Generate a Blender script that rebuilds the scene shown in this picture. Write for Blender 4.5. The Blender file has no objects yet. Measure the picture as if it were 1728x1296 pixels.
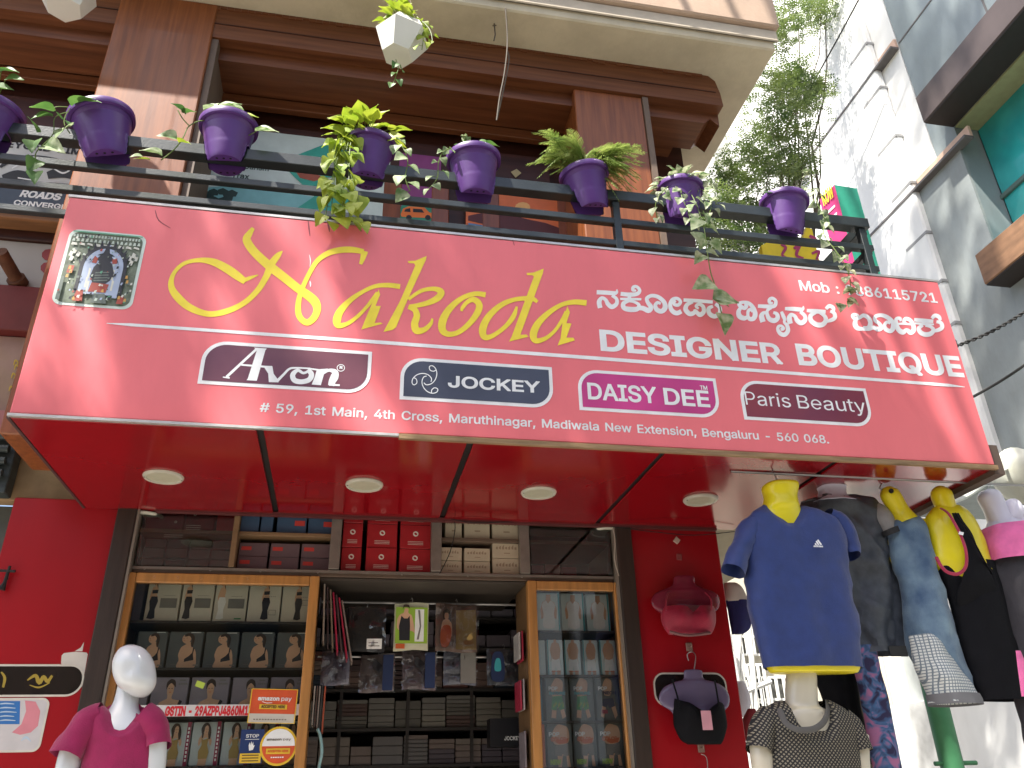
import bpy, math, random
from mathutils import Vector, Matrix, noise
from mathutils.geometry import tessellate_polygon

S = bpy.context.scene
COL = S.collection
R = math.radians
random.seed(7)

# ------------------------------------------------------------------ camera
F = 1377.0                                   # focal length in photograph pixels
AX = (Vector((.98118002, .06426597, .18208691)),      # camera axes (right, down, forward) rows = world x, y, z
      Vector((-.19137826, .44912494, .872732)),
      Vector((-.02569281, -.89115468, .45297153)))
CZ = 1.55
camd = bpy.data.cameras.new('camera')
camd.sensor_width = 36.0
camd.lens = F / 1728 * 36.0
camd.clip_start = .05
camd.clip_end = 900
cam = bpy.data.objects.new('camera', camd)
COL.objects.link(cam)
m = Matrix.Identity(4)
for i in range(3):
    m[i][0] = AX[i][0]; m[i][1] = -AX[i][1]; m[i][2] = -AX[i][2]
m[2][3] = CZ
cam.matrix_world = m
S.camera = cam

# ------------------------------------------------------------------ daylight
SUN = Vector((-.48, -.335, 1.0)).normalized()            # towards the sun
world = bpy.data.worlds.new('World')
S.world = world
world.use_nodes = True
nt = world.node_tree
sky = nt.nodes.new('ShaderNodeTexSky')
sky.sky_type = 'NISHITA'
sky.sun_disc = False
sky.sun_elevation = math.asin(SUN.z)
sky.sun_rotation = math.atan2(SUN.x, SUN.y)
sky.dust_density = 3.0
sky.air_density = 1.0
bg = nt.nodes['Background']
bg.inputs['Strength'].default_value = .115
nt.links.new(sky.outputs[0], bg.inputs['Color'])
sd = bpy.data.lights.new('sun', 'SUN')
sd.energy = 5.0
sd.angle = R(.7)
sd.color = (1.0, .95, .86)
sun = bpy.data.objects.new('sun', sd)
COL.objects.link(sun)
sun.rotation_euler = SUN.to_track_quat('Z', 'Y').to_euler()
sun.location = (0, 0, 20)
S.view_settings.view_transform = 'Standard'
S.view_settings.look = 'None'
S.view_settings.gamma = 1
S.view_settings.use_curve_mapping = False
S.view_settings.exposure = 1.35
S.render.engine = 'CYCLES'
S.cycles.max_bounces = 8
S.cycles.transparent_max_bounces = 16

# ------------------------------------------------------------------ measuring helpers: a direction seen from the camera meets a real plane
def ray(px, py):
    v = Vector((px - 864, py - 648, F))
    return Vector((AX[0].dot(v), AX[1].dot(v), AX[2].dot(v)))
def PY(px, py, y):
    r = ray(px, py) * (y / ray(px, py).y); r.z += CZ; return r
def PX(px, py, x):
    r = ray(px, py) * (x / ray(px, py).x); r.z += CZ; return r
def PZ(px, py, z):
    r = ray(px, py) * ((z - CZ) / ray(px, py).z); r.z += CZ; return r

# ------------------------------------------------------------------ materials
MATS = {}
def mat(name, col, rough=.6, var=.12, scale=6.0, bump=0.0, bscale=60.0, metal=0.0, coat=0.0, spec=.5, stretch=(1, 1, 1), col2=None, trans=0.0, detail=4.0, ior=1.45, sheen=0.0, dirt=0.0):
    if name in MATS: return MATS[name]
    M = bpy.data.materials.new(name); M.use_nodes = True
    n = M.node_tree.nodes; l = M.node_tree.links
    b = n['Principled BSDF']
    tc = n.new('ShaderNodeTexCoord'); mp = n.new('ShaderNodeMapping'); mp.inputs['Scale'].default_value = stretch
    l.new(tc.outputs['Object'], mp.inputs[0])
    nz = n.new('ShaderNodeTexNoise'); nz.inputs['Scale'].default_value = scale; nz.inputs['Detail'].default_value = detail
    l.new(mp.outputs[0], nz.inputs['Vector'])
    rp = n.new('ShaderNodeValToRGB')
    c2 = col2 or tuple(c * (1 + var) for c in col); c1 = col if col2 else tuple(c * (1 - var) for c in col)
    rp.color_ramp.elements[0].position = .3; rp.color_ramp.elements[1].position = .7
    rp.color_ramp.elements[0].color = (*c1, 1); rp.color_ramp.elements[1].color = (*c2, 1)
    l.new(nz.outputs[0], rp.inputs[0])
    out = rp.outputs[0]
    if dirt:
        nz3 = n.new('ShaderNodeTexNoise'); nz3.inputs['Scale'].default_value = 2.3; nz3.inputs['Detail'].default_value = 9; nz3.inputs['Roughness'].default_value = .7
        mp3 = n.new('ShaderNodeMapping'); mp3.inputs['Scale'].default_value = (1, 1, .35); l.new(tc.outputs['Object'], mp3.inputs[0]); l.new(mp3.outputs[0], nz3.inputs['Vector'])
        r3 = n.new('ShaderNodeValToRGB'); r3.color_ramp.elements[0].position = .45; r3.color_ramp.elements[1].position = .75
        mx = n.new('ShaderNodeMixRGB'); mx.blend_type = 'MULTIPLY'; mx.inputs[2].default_value = (1 - dirt, 1 - dirt * 1.05, 1 - dirt * 1.15, 1)
        l.new(nz3.outputs[0], r3.inputs[0]); l.new(r3.outputs[0], mx.inputs[0]); l.new(out, mx.inputs[1]); out = mx.outputs[0]
    l.new(out, b.inputs['Base Color'])
    b.inputs['Roughness'].default_value = rough
    b.inputs['Metallic'].default_value = metal
    b.inputs['Specular IOR Level'].default_value = spec
    b.inputs['Coat Weight'].default_value = coat
    b.inputs['Coat Roughness'].default_value = .08
    b.inputs['Transmission Weight'].default_value = trans
    b.inputs['IOR'].default_value = ior
    if sheen: b.inputs['Sheen Weight'].default_value = sheen
    if bump:
        nb = n.new('ShaderNodeTexNoise'); nb.inputs['Scale'].default_value = bscale; nb.inputs['Detail'].default_value = 3
        l.new(mp.outputs[0], nb.inputs['Vector'])
        bp = n.new('ShaderNodeBump'); bp.inputs['Strength'].default_value = bump; bp.inputs['Distance'].default_value = .01
        l.new(nb.outputs[0], bp.inputs['Height']); l.new(bp.outputs[0], b.inputs['Normal'])
    MATS[name] = M
    return M
def glass(name, tint=(.9, .95, .93), refl=1.0, rough=0.0):
    M = bpy.data.materials.new(name); M.use_nodes = True
    n = M.node_tree.nodes; l = M.node_tree.links
    n.remove(n['Principled BSDF'])
    t = n.new('ShaderNodeBsdfTransparent'); t.inputs[0].default_value = (*tint, 1)
    g = n.new('ShaderNodeBsdfGlossy'); g.inputs['Roughness'].default_value = rough
    fr = n.new('ShaderNodeFresnel'); fr.inputs['IOR'].default_value = 1.5
    mu = n.new('ShaderNodeMath'); mu.operation = 'MULTIPLY'; mu.inputs[1].default_value = refl; mu.use_clamp = True
    mx = n.new('ShaderNodeMixShader')
    l.new(fr.outputs[0], mu.inputs[0]); l.new(mu.outputs[0], mx.inputs[0]); l.new(t.outputs[0], mx.inputs[1]); l.new(g.outputs[0], mx.inputs[2])
    l.new(mx.outputs[0], n['Material Output'].inputs[0])
    return M
def leafmat(name, c1, c2, var=9.0):
    M = bpy.data.materials.new(name); M.use_nodes = True
    n = M.node_tree.nodes; l = M.node_tree.links
    b = n['Principled BSDF']; b.inputs['Roughness'].default_value = .5
    oi = n.new('ShaderNodeTexCoord'); nz = n.new('ShaderNodeTexNoise'); nz.inputs['Scale'].default_value = var
    ge = n.new('ShaderNodeNewGeometry')
    l.new(ge.outputs['Position'], nz.inputs['Vector'])
    rp = n.new('ShaderNodeValToRGB'); rp.color_ramp.elements[0].position = .35; rp.color_ramp.elements[1].position = .65
    rp.color_ramp.elements[0].color = (*c1, 1); rp.color_ramp.elements[1].color = (*c2, 1)
    l.new(nz.outputs[0], rp.inputs[0]); l.new(rp.outputs[0], b.inputs['Base Color'])
    tr = n.new('ShaderNodeBsdfTranslucent'); mx = n.new('ShaderNodeMixShader'); mx.inputs[0].default_value = .35
    l.new(rp.outputs[0], tr.inputs[0]); l.new(b.outputs[0], mx.inputs[1]); l.new(tr.outputs[0], mx.inputs[2])
    l.new(mx.outputs[0], n['Material Output'].inputs[0])
    MATS[name] = M
    return M

def simple(r, g, b, rough=.55, **k):
    nm = 'paint_%02x%02x%02x_%d' % (int(r * 255), int(g * 255), int(b * 255), int(rough * 100))
    return mat(nm, (r, g, b), rough, var=k.pop('var', .08), scale=k.pop('scale', 14), **k)

# ------------------------------------------------------------------ mesh building
class MB:
    def __init__(s): s.v = []; s.f = []; s.mi = []; s.cur = 0
    def add(s, vs, fs):
        o = len(s.v); s.v += [Vector(v) for v in vs]
        for f in fs: s.f.append([o + i for i in f]); s.mi.append(s.cur)
        return s
    def quad(s, a, b, c, d): return s.add([a, b, c, d], [(0, 1, 2, 3)])
    def box(s, lo, hi, M=None):
        x0, y0, z0 = lo; x1, y1, z1 = hi
        vs = [Vector(p) for p in ((x0,y0,z0),(x1,y0,z0),(x1,y1,z0),(x0,y1,z0),(x0,y0,z1),(x1,y0,z1),(x1,y1,z1),(x0,y1,z1))]
        if M: vs = [M @ v for v in vs]
        return s.add(vs, [(0,3,2,1),(4,5,6,7),(0,1,5,4),(1,2,6,5),(2,3,7,6),(3,0,4,7)])
    def bbox(s, lo, hi, bv=.004, M=None):                       # box with chamfered edges
        x0, y0, z0 = lo; x1, y1, z1 = hi; b = bv
        rings = []
        for z, k in ((z0, b), (z0 + b, 0), (z1 - b, 0), (z1, b)):
            c = b
            rings.append([(x0+k+c,y0+k,z),(x1-k-c,y0+k,z),(x1-k,y0+k+c,z),(x1-k,y1-k-c,z),(x1-k-c,y1-k,z),(x0+k+c,y1-k,z),(x0+k,y1-k-c,z),(x0+k,y0+k+c,z)])
        return s.rings(rings, True, True, M)
    def rings(s, rings, cap0=True, cap1=True, M=None):
        n = len(rings[0]); vs = [Vector(p) for r in rings for p in r]
        if M: vs = [M @ v for v in vs]
        fs = []
        for k in range(len(rings) - 1):
            for i in range(n):
                j = (i + 1) % n
                fs.append((k*n+i, k*n+j, (k+1)*n+j, (k+1)*n+i))
        if cap0: fs.append(tuple(range(n - 1, -1, -1)))
        if cap1: fs.append(tuple((len(rings) - 1) * n + i for i in range(n)))
        return s.add(vs, fs)
    def tube(s, pts, rad, n=8, cap=True, flat=1.0):
        pts = [Vector(p) for p in pts]; rings = []
        up = None
        for i, p in enumerate(pts):
            t = (pts[min(i+1, len(pts)-1)] - pts[max(i-1, 0)]).normalized()
            if up is None:
                up = t.orthogonal().normalized() if abs(t.z) > .9 else Vector((0,0,1)).cross(t).normalized()
            a = (up - t * up.dot(t)).normalized(); b = t.cross(a); up = a
            r = rad[i] if isinstance(rad, (list, tuple)) else rad
            rings.append([p + a * (r * math.cos(2*math.pi*k/n)) + b * (r * flat * math.sin(2*math.pi*k/n)) for k in range(n)])
        return s.rings(rings, cap, cap)
    def lathe(s, prof, n=28, M=None, cap0=False, cap1=False):
        rings = [[(r*math.cos(2*math.pi*k/n), r*math.sin(2*math.pi*k/n), z) for k in range(n)] for r, z in prof]
        return s.rings(rings, cap0, cap1, M)
    def poly(s, pts, holes=()):
        loops = [[Vector(p) for p in pts]] + [[Vector(p) for p in h] for h in holes]
        vs = [p for lp in loops for p in lp]
        return s.add(vs, [t for t in tessellate_polygon(loops)])
    def prism(s, pts, ext):                                      # outline extruded along a vector
        ext = Vector(ext); n = len(pts); a = [Vector(p) for p in pts]
        tr = tessellate_polygon([a])
        vs = a + [p + ext for p in a]
        fs = list(tr) + [(t[2]+n, t[1]+n, t[0]+n) for t in tr]
        fs += [(i, (i+1) % n, (i+1) % n + n, i + n) for i in range(n)]
        return s.add(vs, fs)
    def build(s, name, mats, parent=None, smooth=False, kind=None, label=None, fix=True):
        off = Vector((0,0,0)); p = parent
        while p: off += p.location; p = p.parent
        me = bpy.data.meshes.new(name)
        me.from_pydata([v - off for v in s.v], [], s.f)
        if not isinstance(mats, (list, tuple)): mats = [mats]
        for mm in mats: me.materials.append(mm)
        me.polygons.foreach_set('material_index', s.mi)
        if smooth: me.polygons.foreach_set('use_smooth', [True] * len(me.polygons))
        me.update()
        if fix:
            import bmesh
            b = bmesh.new(); b.from_mesh(me); bmesh.ops.recalc_face_normals(b, faces=b.faces); b.to_mesh(me); b.free()
        if smooth:
            try: me.set_sharp_from_angle(angle=R(42))
            except Exception: pass
        o = bpy.data.objects.new(name, me); COL.objects.link(o)
        if parent: o.parent = parent
        if kind: o['kind'] = kind
        if label: o['label'] = label
        return o

def tag(o, label, cat, group=None):
    o['label'] = label; o['category'] = cat
    if group: o['group'] = group
    return o
def thing(name, label, cat, loc=(0,0,0), group=None):
    o = bpy.data.objects.new(name, None); COL.objects.link(o); o.location = loc; o.empty_display_size = .1
    return tag(o, label, cat, group)
def rect(lo, hi, name, mt, parent=None, bv=0, **k):
    b = MB(); (b.bbox(lo, hi, bv) if bv else b.box(lo, hi)); return b.build(name, mt, parent, **k)

def catmull(pts, k=5, closed=False):
    pts = [Vector(p) for p in pts]; out = []; n = len(pts)
    rng = n if closed else n - 1
    for i in range(rng):
        g = (lambda j: pts[j % n]) if closed else (lambda j: pts[max(0, min(n-1, j))])
        p0, p1, p2, p3 = g(i-1), g(i), g(i+1), g(i+2)
        for q in range(k):
            t = q / k
            out.append(.5*((2*p1) + (p2-p0)*t + (2*p0-5*p1+4*p2-p3)*t*t + (3*p1-p0-3*p2+p3)*t*t*t))
    if not closed: out.append(pts[-1])
    return out

# flat print: strokes and shapes placed in the plane y = Y (print faces -y)
EPS = [0.0]
def fly():
    EPS[0] += .00007
    return EPS[0]
def stroke(mb, pts, w=None, k=5, tf=None, Y=0, z=None):
    """variable-width pen stroke through photograph points (x, y, width), laid in the plane y=Y"""
    P = [Vector((p[0], p[1], (p[2] if len(p) > 2 else w))) for p in pts]
    C = catmull(P, k) if len(P) > 2 and k > 1 else P
    L = []; Rr = []
    for i, c in enumerate(C):
        d = Vector((C[min(i+1, len(C)-1)].x - C[max(i-1, 0)].x, C[min(i+1, len(C)-1)].y - C[max(i-1, 0)].y))
        d = d.normalized() if d.length > 1e-9 else Vector((1, 0)); nn = Vector((-d.y, d.x)) * max(c.z, .5) * .5
        L.append((c.x + nn.x, c.y + nn.y)); Rr.append((c.x - nn.x, c.y - nn.y))
    e = fly() if z is None else z
    n = len(L); vs = [tf(a[0], a[1], Y - e - (q % n) * .000006) for q, a in enumerate(L + Rr)]
    mb.add(vs, [(i, i+1, n+i+1, n+i) for i in range(n-1)])
def zt(ox, oy, sc):                                              # coordinates read off an enlarged crop
    return lambda x, y, Y: PY(ox + x / sc, oy + y / sc, Y)

GD = {}
def glyph(ch):
    if ch in GD: return GD[ch]
    adv, raw = GLY[ch]
    cs = [[(v[i], v[i+1]) for i in range(0, len(v), 2)] for v in raw]
    def area(p): return sum(p[i-1][0]*p[i][1] - p[i][0]*p[i-1][1] for i in range(len(p))) / 2
    big = max(cs, key=lambda p: abs(area(p))); sg = 1 if area(big) > 0 else -1
    outs = [p for p in cs if area(p) * sg > 0]; holes = [p for p in cs if area(p) * sg <= 0]
    res = [[o, []] for o in outs]
    for h in holes:
        best = None
        for r_ in res:
            xs = [q[0] for q in r_[0]]; ys = [q[1] for q in r_[0]]
            if min(xs) <= min(q[0] for q in h) and max(xs) >= max(q[0] for q in h) and min(ys) <= min(q[1] for q in h) and max(ys) >= max(q[1] for q in h):
                if best is None or abs(area(r_[0])) < abs(area(best[0])): best = r_
        (best or res[0])[1].append(h)
    GD[ch] = (adv, res)
    return GD[ch]
CAP = 203.0
def text(mb, s, org, ux, uz, width, cap, bold=0, track=0, shear=0):
    """letters as flat shapes: origin, unit vectors along the line and up, overall width and cap height in metres"""
    org = Vector(org); ux = Vector(ux).normalized(); uz = Vector(uz).normalized(); nn = ux.cross(uz)
    tot = sum((glyph(c)[0] if c != ' ' else 110) + track for c in s)
    sx = width / tot; sz = cap / (CAP + 2*bold); x = 0; e0 = EPS[0]; cyc = 0
    for c in s:
        if c == ' ': x += 110 + track; continue
        adv, res = glyph(c); k = 0
        for o, hs in res:
            cyc += 1; e = e0 + (cyc % 3) * .00009
            f = lambda p, e=e, x=x: org + ux * ((p[0] + x + shear * p[1]) * sx) + uz * ((p[1] + bold) * sz) + nn * e
            mb.poly([f(p) for p in o], [[f(p) for p in h] for h in hs])
            if bold:
                for cc in [o] + hs:
                    n = len(cc); V = [Vector(p) for p in cc]
                    for i in range(n):
                        p0, p1, p2, p3 = V[i-2], V[i-1], V[i], V[(i+1) % n]
                        d = p2 - p1; L = d.length
                        if L < .01: continue
                        d /= L
                        def ext(q, r_): 
                            v = (r_ - q)
                            if v.length < .01: return .2
                            t_ = abs(d.dot(v.normalized())); return 1.0 if t_ < .55 else (.35 if t_ < .9 else .2)
                        a_ = p1 - d * bold * ext(p0, p1); b_ = p2 + d * bold * ext(p2, p3); w = Vector((-d.y, d.x)) * bold
                        k += 1; e = e0 + .0003 + (k % 67) * .000012
                        g_ = lambda p, e=e, x=x: org + ux * ((p[0] + x + shear * p[1]) * sx) + uz * ((p[1] + bold) * sz) + nn * e
                        mb.add([g_(a_ - w), g_(b_ - w), g_(b_ + w), g_(a_ + w)], [(0, 1, 2, 3)])
        x += adv + track
    EPS[0] = e0 + .0007
def ptext(mb, s, a, b, cap_px, Y, **k):
    """text whose baseline runs between two photograph points on the plane y=Y"""
    A = PY(*a, Y); B = PY(*b, Y); T = PY(a[0], a[1] - cap_px, Y)
    text(mb, s, A, (1, 0, 0), (0, 0, 1), B.x - A.x, T.z - A.z, **k)
def rrect(x0, z0, x1, z1, rs, Y, n=8):
    """rounded rectangle outline, rs = radii bottom-left, bottom-right, top-right, top-left"""
    out = []
    for (cx, cz, r, a0) in ((x0, z0, rs[0], 180), (x1, z0, rs[1], 270), (x1, z1, rs[2], 0), (x0, z1, rs[3], 90)):
        sx = 1 if cx == x0 else -1; sz = 1 if cz == z0 else -1
        if r <= 0: out.append((cx, Y, cz)); continue
        for q in range(n + 1):
            a = R(a0 + 90 * q / n); out.append((cx + sx*r + r*math.cos(a), Y, cz + sz*r + r*math.sin(a)))
    return out

# soft solids from a silhouette: rows of (photo y, left x, right x) at distance Y
def loftpx(rows, Y, dr=.5, n=36, k=4, sup=2.4, fold=0.0, seed=0, caps=(True, True), ff=5, nz=.0):
    P = catmull([Vector((r[0], r[1], r[2])) for r in rows], k)
    ex = [r[3] if len(r) > 3 else 0 for r in rows]; dd = [r[4] if len(r) > 4 else dr for r in rows]
    rings = []
    for i, p in enumerate(P):
        t = i / max(1, k); a = min(int(t), len(rows)-1); b = min(a+1, len(rows)-1); u = t - a
        yo = ex[a]*(1-u) + ex[b]*u; d_ = dd[a]*(1-u) + dd[b]*u
        l = PY(p.y, p.x, Y + yo); r_ = PY(p.z, p.x, Y + yo)
        c = (l + r_) / 2; hw = max(.002, abs(r_.x - l.x) / 2); hd = hw * d_
        ring = []
        for q in range(n):
            th = 2 * math.pi * q / n; ct, st = math.cos(th), math.sin(th)
            x = math.copysign(abs(ct) ** (2/sup), ct) * hw; y = math.copysign(abs(st) ** (2/sup), st) * hd
            v = Vector((c.x + x, c.y + y, l.z*(1-(ct+1)/2) + r_.z*(ct+1)/2))
            if fold:
                ph = noise.noise(Vector((seed, v.z*1.3, 0))) * 3
                f_ = math.sin(th*ff + ph + seed) * .5 + noise.noise(Vector((v.x*9 + seed, v.y*9, v.z*4))) * 1.0 + .5*noise.noise(Vector((v.x*22 + seed, v.y*22, v.z*14+v.x*12))) + .55*(1-2*abs(noise.noise(Vector((v.x*7+v.z*5+seed*3, v.z*6-v.x*4, 1.7)))))**3
                dv = Vector((v.x - c.x, v.y - c.y, 0))
                if dv.length > 1e-6: v += dv.normalized() * fold * f_
            ring.append(v)
        rings.append(ring)
    mb = MB(); mb.rings(rings, *caps)
    return mb
def interp(pts, k=4): return [tuple(p) for p in catmull(pts, k)]

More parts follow.
